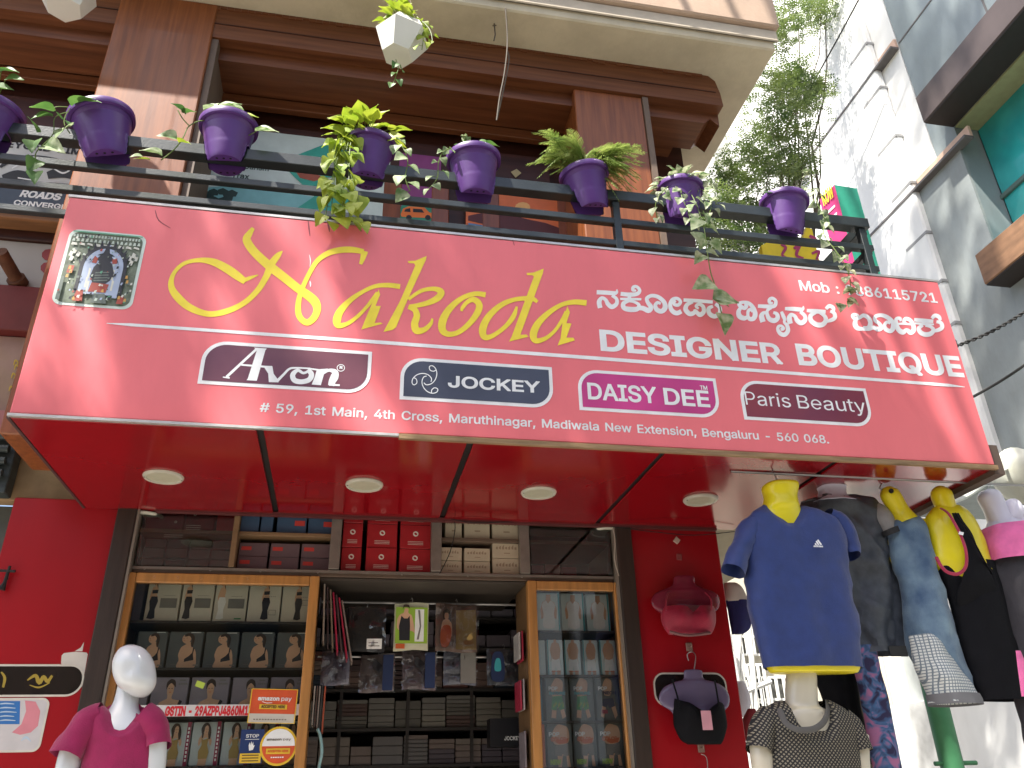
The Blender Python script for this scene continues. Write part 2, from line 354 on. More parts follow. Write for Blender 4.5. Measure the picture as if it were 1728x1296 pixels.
# letter outlines: advance, then contours as x,y pairs (cap height about 291)
GLY = {
    '#': [176, [[97,0, 130,203, 151,203, 117,0], [4,56, 8,77, 160,77, 157,56], [25,0, 59,203, 79,203, 46,0], [16,127, 20,147, 172,147, 169,127]]],
    ',': [75, [[15,-48, 27,28, 55,28, 34,-48]]],
    '-': [181, [[135,98, 135,75, 46,75, 46,98]]],
    '.': [75, [[38,-2, 33,-1, 29,1, 25,4, 22,7, 20,12, 20,16, 20,21, 22,26, 25,29, 29,32, 33,34, 38,35, 43,34, 47,32, 51,29, 54,26, 56,21, 56,16, 56,12, 54,7, 51,4, 47,1, 43,-1]]],
    '0': [181, [[91,-3, 76,-1, 63,3, 52,10, 42,19, 34,31, 28,45, 23,62, 20,81, 19,102, 20,122, 23,141, 28,158, 34,172, 42,184, 52,194, 64,201, 76,205, 91,206, 105,205, 118,201, 129,194, 139,184, 147,172, 154,158, 158,141, 161,122, 162,102, 161,81, 158,62, 154,45, 147,31, 139,19, 129,10, 118,3, 105,-1], [91,20, 100,21, 109,24, 116,29, 123,37, 128,46, 132,57, 135,71, 137,85, 138,102, 137,118, 135,133, 132,146, 128,157, 123,167, 116,174, 109,179, 100,183, 91,184, 81,183, 73,179, 65,174, 59,167, 53,157, 49,146, 46,133, 44,118, 44,102, 44,85, 46,71, 49,57, 53,46, 59,37, 65,29, 73,24, 81,21]]],
    '1': [181, [[31,0, 31,22, 156,22, 156,0], [110,203, 110,0, 85,0, 85,179, 84,179, 34,143, 34,171, 79,203]]],
    '2': [181, [[26,0, 26,19, 94,91, 113,113, 118,119, 121,125, 124,131, 126,136, 128,142, 128,149, 128,156, 126,162, 123,167, 119,172, 115,176, 109,180, 103,182, 97,183, 89,184, 82,183, 75,182, 69,179, 64,175, 59,171, 56,165, 53,159, 51,152, 51,145, 26,145, 27,156, 30,167, 34,177, 41,185, 48,193, 57,198, 67,203, 78,205, 90,206, 102,205, 113,203, 122,199, 131,193, 138,186, 144,178, 149,169, 152,159, 152,149, 152,142, 151,134, 148,127, 145,120, 140,112, 134,103, 127,94, 118,84, 107,72, 61,24, 61,23, 156,23, 156,0]]],
    '4': [181, [[16,42, 16,63, 99,203, 124,203, 43,66, 43,65, 165,65, 165,42], [113,0, 113,48, 113,58, 113,127, 137,127, 137,0]]],
    '5': [181, [[88,-3, 77,-2, 66,0, 56,4, 47,10, 39,16, 33,24, 28,33, 25,42, 24,52, 49,52, 50,46, 52,41, 55,36, 59,31, 64,27, 69,24, 75,22, 82,20, 88,20, 96,21, 104,23, 110,26, 116,30, 122,35, 126,42, 129,49, 130,57, 131,65, 130,73, 129,81, 125,88, 121,95, 116,100, 110,105, 103,108, 95,110, 87,111, 80,110, 74,109, 67,107, 61,105, 56,102, 51,98, 27,101, 38,203, 147,203, 147,181, 60,181, 54,121, 59,124, 65,127, 71,130, 78,132, 85,133, 92,133, 101,133, 109,131, 118,128, 125,125, 132,120, 138,114, 143,108, 148,100, 152,92, 154,84, 156,75, 156,65, 155,53, 152,41, 148,30, 141,21, 133,13, 123,6, 113,1, 101,-2]]],
    '6': [181, [[91,-3, 78,-2, 67,1, 57,6, 48,12, 40,20, 34,30, 29,40, 26,52, 25,65, 26,75, 28,85, 32,96, 37,107, 45,121, 55,136, 101,203, 129,203, 60,104, 58,104, 66,115, 78,123, 83,124, 88,125, 94,126, 106,125, 117,122, 126,118, 135,112, 142,105, 148,96, 152,86, 155,75, 156,63, 155,51, 152,39, 147,29, 141,20, 133,12, 124,6, 114,1, 103,-2], [91,19, 98,20, 105,22, 111,25, 117,29, 122,34, 126,41, 129,47, 130,55, 131,63, 130,71, 129,79, 126,85, 122,91, 117,96, 111,101, 105,104, 98,105, 91,106, 83,106, 76,104, 70,101, 64,97, 59,92, 55,86, 52,79, 51,71, 50,63, 51,55, 52,48, 55,41, 59,34, 64,29, 70,25, 76,22, 83,20]]],
    '7': [181, [[39,0, 129,179, 129,181, 25,181, 25,203, 156,203, 156,179, 66,0]]],
    '8': [181, [[91,-3, 77,-2, 65,1, 54,5, 45,10, 36,17, 30,25, 25,34, 22,43, 21,54, 21,63, 23,70, 26,78, 30,85, 35,91, 40,96, 47,101, 54,104, 61,106, 61,107, 52,110, 44,116, 37,123, 32,132, 29,142, 28,152, 29,162, 32,171, 36,180, 42,187, 50,194, 58,199, 68,203, 79,205, 91,206, 102,205, 113,203, 122,199, 131,194, 138,187, 145,180, 149,171, 152,162, 153,152, 152,142, 149,132, 144,123, 137,116, 129,110, 120,107, 120,106, 127,104, 134,101, 140,96, 146,91, 151,85, 155,78, 158,70, 160,63, 160,54, 159,43, 156,34, 151,25, 145,17, 136,10, 127,5, 116,1, 104,-2], [91,20, 99,20, 107,22, 114,24, 120,27, 125,32, 129,37, 132,42, 134,49, 135,55, 134,63, 132,69, 129,75, 125,81, 119,85, 113,89, 106,92, 99,94, 91,94, 82,94, 75,92, 68,89, 61,85, 56,81, 52,75, 49,69, 47,63, 46,55, 47,49, 49,42, 52,37, 56,32, 61,27, 67,24, 74,22, 82,20], [91,116, 97,116, 104,118, 110,120, 115,123, 119,127, 123,132, 126,138, 127,144, 128,150, 127,157, 126,163, 123,168, 120,173, 115,177, 110,180, 104,182, 98,183, 91,184, 83,183, 77,182, 71,180, 66,177, 61,173, 58,168, 55,163, 54,157, 53,150, 54,144, 55,138, 58,132, 61,127, 66,123, 71,120, 77,118, 84,116]]],
    '9': [181, [[90,206, 103,205, 114,202, 124,198, 133,191, 141,183, 147,174, 152,163, 155,151, 156,139, 155,129, 153,119, 149,108, 144,96, 136,83, 126,67, 80,0, 52,0, 121,99, 123,99, 115,88, 103,81, 98,79, 93,78, 87,78, 75,79, 65,81, 55,86, 46,92, 39,99, 33,108, 29,118, 26,129, 25,141, 26,153, 29,164, 34,175, 40,184, 48,191, 57,198, 67,202, 78,205], [90,184, 83,183, 76,182, 70,178, 64,174, 59,169, 55,163, 52,156, 51,149, 50,141, 51,133, 52,125, 55,118, 59,112, 64,107, 70,103, 76,100, 83,98, 90,97, 98,98, 105,100, 111,103, 117,107, 122,112, 126,118, 129,125, 130,132, 131,140, 130,148, 129,156, 126,163, 122,169, 117,174, 112,178, 105,182, 98,183]]],
    ':': [75, [[38,-2, 33,-1, 29,1, 25,4, 22,7, 20,12, 20,16, 20,21, 22,26, 25,29, 29,32, 33,34, 38,35, 43,34, 47,32, 51,29, 54,26, 56,21, 56,16, 56,12, 54,7, 51,4, 47,1, 43,-1], [38,108, 33,109, 29,111, 25,114, 22,117, 20,122, 20,126, 20,131, 22,136, 25,139, 29,142, 33,144, 38,145, 43,144, 47,142, 51,139, 54,136, 56,131, 56,126, 56,122, 54,117, 51,114, 47,111, 43,109]]],
    'A': [192, [[7,0, 81,203, 110,203, 185,0, 158,0, 115,121, 106,149, 93,191, 98,191, 85,148, 76,121, 34,0], [44,57, 44,79, 148,79, 148,57]]],
    'B': [182, [[24,0, 24,203, 96,203, 110,203, 121,200, 132,196, 140,191, 147,184, 152,177, 156,168, 158,159, 159,150, 159,141, 157,134, 155,128, 151,123, 147,118, 143,114, 137,111, 132,109, 126,107, 126,105, 132,104, 139,102, 145,98, 151,94, 156,88, 161,81, 164,73, 166,65, 167,54, 166,45, 164,35, 160,27, 154,19, 147,13, 138,7, 127,3, 114,1, 99,0], [50,23, 98,23, 112,24, 124,27, 132,32, 138,38, 141,46, 142,55, 142,61, 140,68, 137,74, 133,79, 128,83, 122,87, 115,90, 108,92, 99,92, 50,92], [50,114, 95,114, 102,115, 109,116, 115,118, 121,122, 125,126, 129,131, 132,136, 134,142, 134,149, 133,157, 130,165, 125,172, 118,177, 108,180, 96,181, 50,181]]],
    'C': [204, [[107,-3, 90,-1, 74,3, 60,10, 47,20, 37,32, 28,46, 21,63, 17,81, 16,102, 17,122, 21,141, 28,157, 37,172, 47,184, 60,193, 74,201, 90,205, 107,206, 117,206, 127,204, 136,202, 145,198, 153,194, 161,188, 168,182, 174,175, 179,167, 183,159, 187,149, 189,139, 163,139, 161,146, 159,152, 156,158, 152,163, 148,167, 143,171, 138,175, 132,177, 126,180, 120,181, 113,182, 107,182, 95,181, 84,178, 73,173, 64,166, 56,157, 50,146, 45,133, 42,118, 41,102, 42,85, 45,71, 50,58, 57,47, 64,38, 74,31, 84,25, 95,22, 107,21, 113,21, 120,22, 126,24, 132,26, 138,29, 143,32, 148,36, 152,41, 156,46, 159,51, 161,58, 163,64, 189,64, 187,54, 184,45, 179,36, 174,28, 168,21, 161,15, 153,10, 145,5, 136,2, 127,-1, 117,-2]]],
    'D': [201, [[88,0, 38,0, 38,23, 86,23, 102,24, 115,27, 127,32, 137,40, 145,49, 152,60, 156,72, 159,86, 160,102, 159,118, 156,132, 152,144, 145,155, 138,164, 128,171, 116,176, 103,180, 88,181, 37,181, 37,203, 90,203, 109,202, 126,198, 141,191, 154,182, 165,170, 173,156, 180,140, 183,122, 185,102, 183,82, 180,64, 173,47, 165,33, 154,22, 140,12, 125,5, 107,1], [50,203, 50,0, 24,0, 24,203]]],
    'E': [167, [[24,0, 24,203, 149,203, 149,181, 50,181, 50,114, 142,114, 142,91, 50,91, 50,23, 150,23, 150,0]]],
    'G': [208, [[107,-3, 90,-1, 74,3, 60,10, 47,20, 36,32, 28,46, 21,63, 17,81, 16,102, 17,122, 21,141, 28,157, 36,172, 47,184, 60,193, 74,201, 89,205, 106,206, 116,206, 127,204, 136,201, 145,198, 154,193, 161,188, 168,181, 174,174, 180,167, 184,158, 187,149, 190,139, 163,139, 161,146, 158,152, 155,157, 151,162, 147,167, 142,171, 137,174, 132,177, 126,179, 120,181, 113,182, 106,182, 94,181, 83,178, 73,173, 64,166, 56,157, 50,146, 45,133, 42,118, 41,102, 42,85, 45,71, 50,58, 57,47, 64,38, 74,31, 84,25, 95,22, 107,21, 119,22, 129,24, 138,28, 146,34, 153,41, 158,49, 163,59, 165,69, 166,81, 174,80, 113,80, 113,102, 191,102, 191,80, 190,64, 186,49, 180,36, 172,25, 162,15, 151,8, 137,2, 123,-2]]],
    'H': [207, [[24,0, 24,203, 50,203, 50,116, 157,116, 157,203, 183,203, 183,0, 157,0, 157,93, 50,93, 50,0]]],
    'I': [120, [[12,0, 12,23, 47,23, 47,181, 12,181, 12,203, 108,203, 108,181, 73,181, 73,23, 108,23, 108,0]]],
    'J': [159, [[74,-3, 57,-1, 43,4, 30,13, 21,25, 15,40, 13,58, 13,69, 39,69, 39,58, 40,47, 43,37, 49,30, 56,24, 64,21, 74,20, 84,21, 92,24, 99,30, 104,37, 108,47, 109,58, 109,203, 135,203, 135,58, 133,40, 127,25, 118,13, 105,4, 91,-1]]],
    'K': [187, [[42,58, 42,86, 56,104, 70,121, 85,138, 145,203, 179,203, 92,110, 91,110], [24,0, 24,203, 50,203, 50,134, 50,90, 50,77, 50,0], [149,0, 75,104, 91,124, 179,0]]],
    'L': [157, [[24,0, 24,203, 50,203, 50,23, 144,23, 144,0]]],
    'M': [251, [[24,0, 24,203, 61,203, 111,75, 115,64, 120,49, 125,34, 129,20, 123,20, 127,33, 132,48, 137,63, 141,75, 191,203, 227,203, 227,0, 202,0, 202,116, 202,131, 202,147, 202,165, 203,183, 205,183, 199,164, 193,145, 187,129, 182,116, 137,0, 114,0, 68,116, 64,128, 58,144, 52,163, 45,183, 48,183, 48,166, 48,149, 49,131, 49,116, 49,0]]],
    'N': [209, [[24,0, 24,203, 54,203, 137,73, 145,60, 155,43, 166,22, 162,21, 160,43, 160,63, 160,78, 160,203, 185,203, 185,0, 155,0, 81,116, 71,132, 59,152, 43,181, 48,181, 49,153, 50,131, 50,116, 50,0]]],
    'O': [213, [[107,-3, 90,-1, 74,3, 60,10, 48,20, 37,32, 28,46, 21,63, 17,81, 16,102, 17,122, 21,141, 28,157, 37,172, 48,184, 60,193, 74,201, 90,205, 107,206, 124,205, 139,201, 153,193, 166,184, 177,172, 186,157, 192,141, 196,122, 197,102, 196,81, 192,63, 186,46, 177,32, 166,20, 153,10, 139,3, 124,-1], [107,21, 119,22, 130,25, 140,30, 149,38, 157,47, 163,58, 168,71, 171,85, 172,102, 171,118, 168,133, 163,146, 157,157, 149,166, 140,173, 130,178, 119,181, 107,182, 95,181, 84,178, 74,173, 64,166, 57,157, 50,146, 45,133, 42,118, 41,102, 42,85, 45,71, 50,58, 57,47, 64,38, 74,30, 84,25, 95,22]]],
    'P': [170, [[22,0, 44,0, 44,78, 95,78, 119,83, 139,96, 152,117, 157,140, 152,164, 139,185, 119,198, 95,203, 22,203], [44,184, 95,184, 111,181, 124,171, 133,157, 136,140, 133,124, 124,110, 111,100, 95,97, 44,97]]],
    'Q': [213, [[98,64, 125,64, 148,34, 153,26, 187,-19, 160,-19, 138,11, 132,18], [107,-3, 90,-1, 74,3, 60,10, 48,20, 37,32, 28,46, 21,63, 17,81, 16,102, 17,122, 21,141, 28,157, 37,172, 48,184, 60,193, 74,201, 90,205, 107,206, 124,205, 139,201, 153,193, 166,184, 177,172, 186,157, 192,141, 196,122, 197,102, 196,81, 192,63, 186,46, 177,32, 166,20, 153,10, 139,3, 124,-1], [107,21, 119,22, 130,25, 140,30, 149,38, 157,47, 163,58, 168,71, 171,85, 172,102, 171,118, 168,133, 163,146, 157,157, 149,166, 140,173, 130,178, 119,181, 107,182, 95,181, 84,178, 74,173, 64,166, 57,157, 50,146, 45,133, 42,118, 41,102, 42,85, 45,71, 50,58, 57,47, 64,38, 74,30, 84,25, 95,22]]],
    'R': [176, [[22,0, 44,0, 44,78, 95,78, 119,83, 139,96, 152,117, 157,140, 152,164, 139,185, 119,198, 95,203, 22,203], [44,184, 95,184, 111,181, 124,171, 133,157, 136,140, 133,124, 124,110, 111,100, 95,97, 44,97], [134,0, 160,0, 110,86, 84,86]]],
    'S': [179, [[89,-4, 75,-3, 63,0, 51,4, 41,9, 32,16, 26,24, 20,33, 17,43, 15,55, 42,55, 43,47, 46,41, 49,35, 54,30, 60,26, 67,23, 74,21, 81,20, 89,20, 98,20, 107,22, 114,24, 121,27, 127,32, 132,37, 135,42, 137,49, 138,56, 138,62, 136,67, 133,72, 129,75, 124,79, 118,82, 98,89, 73,96, 58,101, 45,108, 34,116, 27,125, 22,136, 21,149, 22,160, 25,170, 30,179, 37,187, 45,194, 55,199, 66,203, 78,205, 91,206, 104,205, 116,203, 126,199, 136,194, 144,187, 151,179, 156,171, 159,161, 160,151, 135,151, 133,161, 128,169, 121,175, 112,180, 102,182, 90,183, 82,183, 74,181, 67,179, 61,176, 56,172, 51,167, 48,162, 47,156, 46,150, 47,144, 49,138, 52,133, 57,129, 62,126, 68,123, 85,117, 106,112, 125,105, 131,103, 137,99, 143,95, 149,90, 154,85, 158,79, 161,72, 163,64, 163,55, 162,45, 159,35, 155,25, 148,17, 139,10, 129,4, 118,0, 104,-3]]],
    'T': [179, [[13,181, 13,203, 167,203, 167,181, 103,181, 103,0, 77,0, 77,181]]],
    'U': [207, [[104,-3, 88,-2, 74,1, 62,6, 51,13, 41,22, 34,32, 28,43, 25,56, 24,69, 24,203, 50,203, 50,71, 50,62, 53,53, 56,45, 61,38, 67,32, 75,27, 83,24, 93,21, 104,21, 114,21, 124,24, 132,27, 140,32, 146,38, 151,45, 154,53, 156,62, 157,71, 157,203, 183,203, 183,69, 182,56, 178,43, 173,32, 166,22, 156,13, 145,6, 133,1, 119,-2]]],
    'V': [192, [[82,0, 7,203, 34,203, 77,82, 86,55, 99,12, 94,12, 107,55, 116,82, 158,203, 185,203, 111,0]]],
    'W': [274, [[62,0, 7,203, 33,203, 65,78, 70,58, 75,37, 79,16, 76,16, 80,37, 85,58, 90,78, 122,203, 152,203, 185,78, 190,58, 194,37, 199,16, 195,16, 200,37, 204,58, 209,78, 241,203, 268,203, 212,0, 182,0, 147,129, 141,157, 134,190, 140,190, 134,158, 127,129, 92,0]]],
    'Y': [189, [[81,0, 81,83, 7,203, 36,203, 77,138, 89,117, 100,92, 89,92, 100,117, 112,138, 152,203, 182,203, 107,83, 107,0]]],
    'Z': [175, [[17,0, 17,19, 109,154, 122,172, 136,190, 139,182, 114,181, 89,181, 16,181, 16,203, 159,203, 159,185, 67,51, 54,32, 39,13, 36,22, 61,23, 86,23, 160,23, 160,0]]],
    'a': [156, [[64,-3, 55,-3, 46,-1, 38,2, 30,6, 24,11, 19,18, 15,25, 13,34, 12,43, 13,51, 14,58, 17,64, 21,69, 26,74, 31,77, 37,80, 43,82, 50,84, 71,88, 93,91, 106,94, 110,102, 110,103, 110,109, 109,114, 107,119, 104,123, 100,126, 96,129, 91,131, 85,132, 78,132, 71,132, 65,131, 60,129, 47,120, 40,110, 16,116, 20,125, 25,132, 31,138, 38,143, 45,147, 53,150, 61,152, 69,153, 78,154, 96,152, 102,150, 108,147, 114,144, 120,140, 125,135, 129,128, 132,120, 134,111, 135,101, 135,0, 111,0, 111,21, 109,21, 101,10, 97,6, 92,3, 86,0, 80,-2, 72,-3], [68,18, 77,19, 84,21, 91,23, 97,27, 102,32, 105,37, 108,43, 110,49, 110,55, 110,76, 104,73, 93,70, 80,68, 70,67, 54,63, 49,61, 45,59, 41,56, 39,52, 37,47, 37,42, 37,37, 39,33, 41,29, 44,26, 48,23, 52,21, 57,19, 62,18]]],
    'b': [170, [[92,-3, 83,-3, 75,-1, 69,2, 63,5, 59,9, 55,12, 47,23, 45,23, 45,0, 21,0, 21,203, 45,203, 45,128, 47,128, 55,138, 59,142, 63,146, 69,149, 75,152, 83,153, 92,154, 104,153, 115,150, 125,144, 134,137, 142,128, 148,117, 152,105, 155,91, 156,76, 155,60, 152,46, 148,34, 142,23, 134,14, 125,6, 115,1, 104,-2], [88,19, 97,20, 105,22, 112,26, 118,32, 123,39, 126,47, 129,56, 131,65, 131,76, 131,86, 129,96, 126,104, 123,112, 118,119, 112,125, 105,129, 97,131, 88,132, 79,131, 71,129, 64,125, 59,119, 54,113, 50,105, 47,96, 46,87, 45,76, 46,65, 47,55, 50,46, 54,38, 59,31, 65,26, 72,22, 79,20]]],
    'c': [158, [[83,-3, 70,-2, 58,1, 47,7, 37,14, 29,23, 22,34, 18,46, 15,60, 14,75, 15,90, 18,104, 22,116, 29,127, 37,137, 47,144, 58,149, 70,153, 83,154, 90,153, 97,152, 104,151, 110,149, 116,146, 122,142, 127,138, 132,134, 136,129, 139,123, 142,117, 145,111, 121,105, 116,116, 108,124, 97,130, 83,132, 73,131, 65,128, 58,124, 52,118, 47,111, 43,103, 41,94, 39,85, 39,75, 39,65, 41,56, 43,47, 47,39, 52,32, 58,26, 65,22, 73,19, 83,19, 97,21, 108,26, 117,35, 122,47, 145,41, 143,34, 140,28, 136,22, 132,17, 128,13, 122,9, 117,5, 111,2, 104,0, 97,-2, 90,-3]]],
    'd': [170, [[78,-3, 66,-2, 55,1, 45,6, 36,14, 28,23, 22,34, 17,46, 15,60, 14,76, 15,91, 17,105, 22,117, 28,128, 36,137, 45,144, 55,150, 66,153, 78,154, 87,153, 95,152, 101,149, 107,146, 111,142, 115,138, 122,128, 124,128, 124,203, 149,203, 149,0, 125,0, 125,23, 123,23, 115,12, 111,9, 106,5, 101,2, 95,-1, 87,-3], [82,19, 91,20, 98,22, 105,26, 111,31, 116,38, 120,46, 122,55, 124,65, 125,76, 124,87, 123,96, 120,105, 116,113, 111,119, 105,125, 98,129, 91,131, 82,132, 73,131, 65,129, 58,125, 52,119, 47,112, 43,104, 41,96, 39,86, 39,76, 39,65, 41,56, 43,47, 47,39, 52,32, 58,26, 65,22, 73,20]]],
    'e': [162, [[135,28, 124,15, 110,6, 95,0, 80,-2, 64,0, 50,7, 37,17, 26,30, 18,46, 14,63, 13,81, 16,99, 22,115, 32,130, 44,141, 58,149, 73,153, 89,153, 104,149, 118,141, 130,130, 140,116, 146,99, 149,81, 128,80, 126,93, 121,106, 115,117, 107,125, 97,132, 86,135, 75,135, 65,131, 55,125, 47,117, 40,106, 36,93, 34,80, 35,66, 38,53, 43,41, 50,31, 59,24, 69,19, 80,17, 91,18, 101,23, 110,30, 118,40], [34,66, 34,86, 146,86, 149,66]]],
    'g': [170, [[83,-60, 72,-60, 62,-58, 54,-56, 46,-53, 39,-49, 33,-44, 28,-39, 24,-33, 20,-28, 41,-16, 49,-26, 52,-30, 57,-33, 62,-35, 68,-37, 75,-39, 83,-39, 94,-38, 104,-35, 113,-30, 119,-23, 123,-14, 125,-2, 125,27, 122,27, 115,17, 111,13, 106,9, 101,6, 94,4, 87,2, 78,2, 66,3, 55,6, 45,11, 36,17, 28,26, 22,36, 17,48, 15,61, 14,76, 15,91, 17,105, 22,117, 28,128, 36,137, 45,144, 55,150, 66,153, 78,154, 87,153, 95,152, 101,149, 107,146, 111,142, 115,138, 123,128, 125,128, 125,152, 149,152, 149,-4, 148,-16, 145,-27, 140,-36, 134,-44, 126,-50, 116,-54, 106,-58, 95,-60], [82,24, 91,24, 99,26, 105,30, 111,35, 116,41, 120,48, 123,57, 124,66, 125,77, 124,87, 123,97, 120,106, 116,113, 111,120, 106,125, 99,129, 91,131, 82,132, 73,131, 65,129, 58,125, 52,119, 47,113, 43,105, 41,96, 39,87, 39,77, 39,67, 41,57, 43,49, 47,42, 52,35, 58,30, 65,27, 73,24]]],
    'h': [164, [[45,91, 45,0, 21,0, 21,203, 45,203, 45,115, 41,115, 46,128, 53,138, 61,145, 70,150, 80,153, 91,154, 101,153, 110,151, 118,147, 125,142, 131,136, 136,128, 140,119, 142,108, 143,96, 143,0, 118,0, 118,94, 117,105, 114,114, 109,122, 102,127, 94,131, 84,132, 77,131, 70,130, 64,127, 59,123, 54,119, 51,113, 48,107, 46,99]]],
    'i': [67, [[21,0, 21,152, 45,152, 45,0], [33,177, 29,178, 25,179, 22,182, 19,185, 17,189, 17,193, 17,198, 19,201, 22,205, 25,207, 29,209, 33,209, 38,209, 42,207, 46,205, 48,201, 50,198, 51,193, 50,189, 48,185, 46,182, 42,179, 38,178]]],
    'k': [152, [[44,55, 44,85, 48,85, 114,152, 144,152, 74,80, 71,80], [21,0, 21,203, 45,203, 45,0], [118,0, 59,74, 76,91, 149,0]]],
    'l': [76, [[56,-1, 45,0, 36,3, 30,8, 25,15, 22,23, 21,34, 21,203, 45,203, 45,39, 46,33, 47,28, 48,25, 50,23, 54,21, 58,21, 64,21, 68,22, 72,1, 65,0]]],
    'm': [244, [[21,0, 21,152, 45,152, 45,118, 43,118, 46,126, 49,133, 53,138, 58,143, 63,147, 69,150, 75,153, 81,154, 88,154, 98,153, 107,150, 115,144, 121,137, 126,128, 128,118, 125,118, 127,125, 131,131, 135,137, 140,142, 146,147, 152,150, 159,152, 167,154, 175,154, 183,154, 191,152, 199,149, 206,144, 211,138, 216,131, 220,123, 222,113, 223,102, 223,0, 198,0, 198,101, 197,111, 194,119, 189,125, 182,129, 175,131, 167,132, 161,132, 155,130, 150,128, 145,125, 141,121, 138,116, 136,111, 135,105, 134,99, 134,0, 110,0, 110,104, 109,112, 106,119, 101,124, 95,129, 88,131, 80,132, 74,132, 68,130, 63,128, 58,125, 54,121, 50,116, 48,110, 46,103, 45,95, 45,0]]],
    'n': [164, [[45,91, 45,0, 21,0, 21,152, 45,152, 45,115, 41,115, 46,128, 53,138, 61,145, 70,150, 80,153, 91,154, 101,153, 110,151, 118,147, 125,142, 131,136, 136,128, 140,119, 142,108, 143,96, 143,0, 118,0, 118,94, 117,105, 114,114, 109,122, 102,127, 94,131, 84,132, 77,131, 70,130, 64,127, 59,123, 54,119, 51,113, 48,107, 46,99]]],
    'o': [166, [[83,-3, 70,-2, 58,1, 47,7, 37,14, 29,23, 22,34, 18,46, 15,60, 14,75, 15,90, 18,104, 22,116, 29,127, 37,137, 47,144, 58,149, 70,153, 83,154, 96,153, 108,149, 119,144, 129,137, 137,127, 144,116, 149,104, 151,90, 152,75, 151,60, 149,46, 144,34, 137,23, 129,14, 119,7, 108,1, 96,-2], [83,19, 92,19, 101,22, 108,26, 114,32, 119,39, 123,47, 126,56, 127,65, 128,75, 127,85, 126,94, 123,103, 119,111, 114,118, 108,124, 101,128, 92,131, 83,132, 73,131, 65,128, 58,124, 52,118, 47,111, 43,103, 41,94, 39,85, 39,75, 39,65, 41,56, 43,47, 47,39, 52,32, 58,26, 65,22, 73,19]]],
    'p': [170, [[21,-57, 21,152, 45,152, 45,128, 47,128, 55,138, 59,142, 63,146, 69,149, 75,152, 83,153, 92,154, 104,153, 115,150, 125,144, 134,137, 142,128, 148,117, 152,105, 155,91, 156,76, 155,60, 152,46, 148,34, 142,23, 134,14, 125,6, 115,1, 104,-2, 92,-3, 83,-3, 75,-1, 69,2, 64,5, 59,9, 55,12, 47,23, 45,23, 45,-57], [88,19, 97,20, 105,22, 112,26, 118,32, 123,39, 126,47, 129,56, 131,65, 131,76, 131,86, 129,96, 126,104, 123,112, 118,119, 112,125, 105,129, 97,131, 88,132, 79,131, 71,129, 64,125, 59,119, 54,113, 50,105, 47,96, 46,87, 45,76, 46,65, 47,55, 50,46, 54,38, 59,31, 65,26, 72,22, 79,20]]],
    'r': [104, [[21,0, 21,152, 45,152, 45,128, 46,128, 50,136, 55,142, 61,147, 68,151, 76,153, 85,154, 92,154, 97,153, 97,129, 92,130, 83,130, 76,130, 70,128, 64,126, 58,122, 54,118, 50,113, 48,108, 46,102, 45,95, 45,0]]],
    's': [146, [[73,-3, 63,-3, 53,-1, 45,1, 37,5, 30,10, 25,15, 20,22, 17,29, 14,38, 38,43, 40,35, 44,29, 50,24, 56,21, 64,19, 73,18, 82,19, 91,21, 98,25, 103,30, 106,35, 107,41, 107,46, 105,50, 102,54, 97,57, 92,60, 85,62, 60,68, 47,72, 37,77, 29,83, 23,91, 20,100, 19,110, 20,118, 22,126, 26,133, 31,139, 38,144, 46,148, 55,151, 64,153, 75,154, 85,153, 94,152, 102,149, 108,145, 114,141, 120,136, 124,130, 127,123, 130,116, 107,111, 105,116, 101,122, 97,126, 91,130, 84,132, 75,133, 66,132, 59,130, 52,127, 47,122, 44,117, 43,111, 44,106, 46,101, 50,97, 54,94, 61,91, 69,89, 92,84, 104,80, 115,75, 122,69, 128,61, 131,52, 132,43, 132,34, 129,26, 125,19, 119,12, 112,7, 104,3, 94,-1, 84,-3]]],
    't': [91, [[82,152, 82,131, 3,131, 3,152], [26,188, 50,188, 50,39, 51,33, 52,28, 54,25, 58,22, 62,20, 68,20, 74,20, 81,21, 85,1, 77,-1, 67,-2, 55,-1, 45,3, 37,9, 31,16, 27,26, 26,37]]],
    'u': [164, [[73,-2, 63,-1, 54,1, 46,4, 39,9, 33,16, 28,23, 24,33, 22,43, 21,56, 21,152, 45,152, 45,58, 47,47, 50,37, 55,30, 62,24, 70,21, 80,20, 87,21, 94,22, 100,25, 105,28, 110,33, 113,39, 116,45, 118,53, 118,61, 118,152, 143,152, 143,0, 119,0, 119,37, 123,37, 118,24, 111,14, 103,7, 94,2, 84,-1]]],
    'w': [227, [[55,0, 9,152, 35,152, 53,85, 62,55, 70,17, 66,17, 74,54, 82,85, 101,152, 127,152, 145,85, 153,54, 161,17, 157,17, 165,54, 173,85, 192,152, 218,152, 172,0, 147,0, 128,69, 122,90, 116,112, 111,135, 116,135, 111,112, 105,90, 99,69, 79,0]]],
    'x': [151, [[8,0, 69,87, 68,68, 11,152, 40,152, 59,122, 72,101, 83,82, 70,82, 81,101, 93,122, 113,152, 141,152, 83,67, 83,86, 143,0, 115,0, 92,34, 80,54, 69,73, 82,73, 71,54, 59,34, 37,0]]],
    'y': [156, [[19,-55, 25,-34, 29,-35, 42,-36, 45,-34, 49,-32, 52,-30, 55,-26, 58,-21, 60,-14, 65,-1, 7,152, 34,152, 66,62, 75,35, 82,8, 73,8, 81,35, 90,62, 122,152, 149,152, 82,-23, 78,-31, 75,-37, 71,-43, 66,-48, 61,-51, 56,-54, 50,-56, 43,-58, 37,-58, 26,-57]]],
    'z': [152, [[17,0, 17,18, 102,128, 102,129, 19,129, 19,152, 133,152, 133,132, 50,24, 50,23, 135,23, 135,0]]],
}

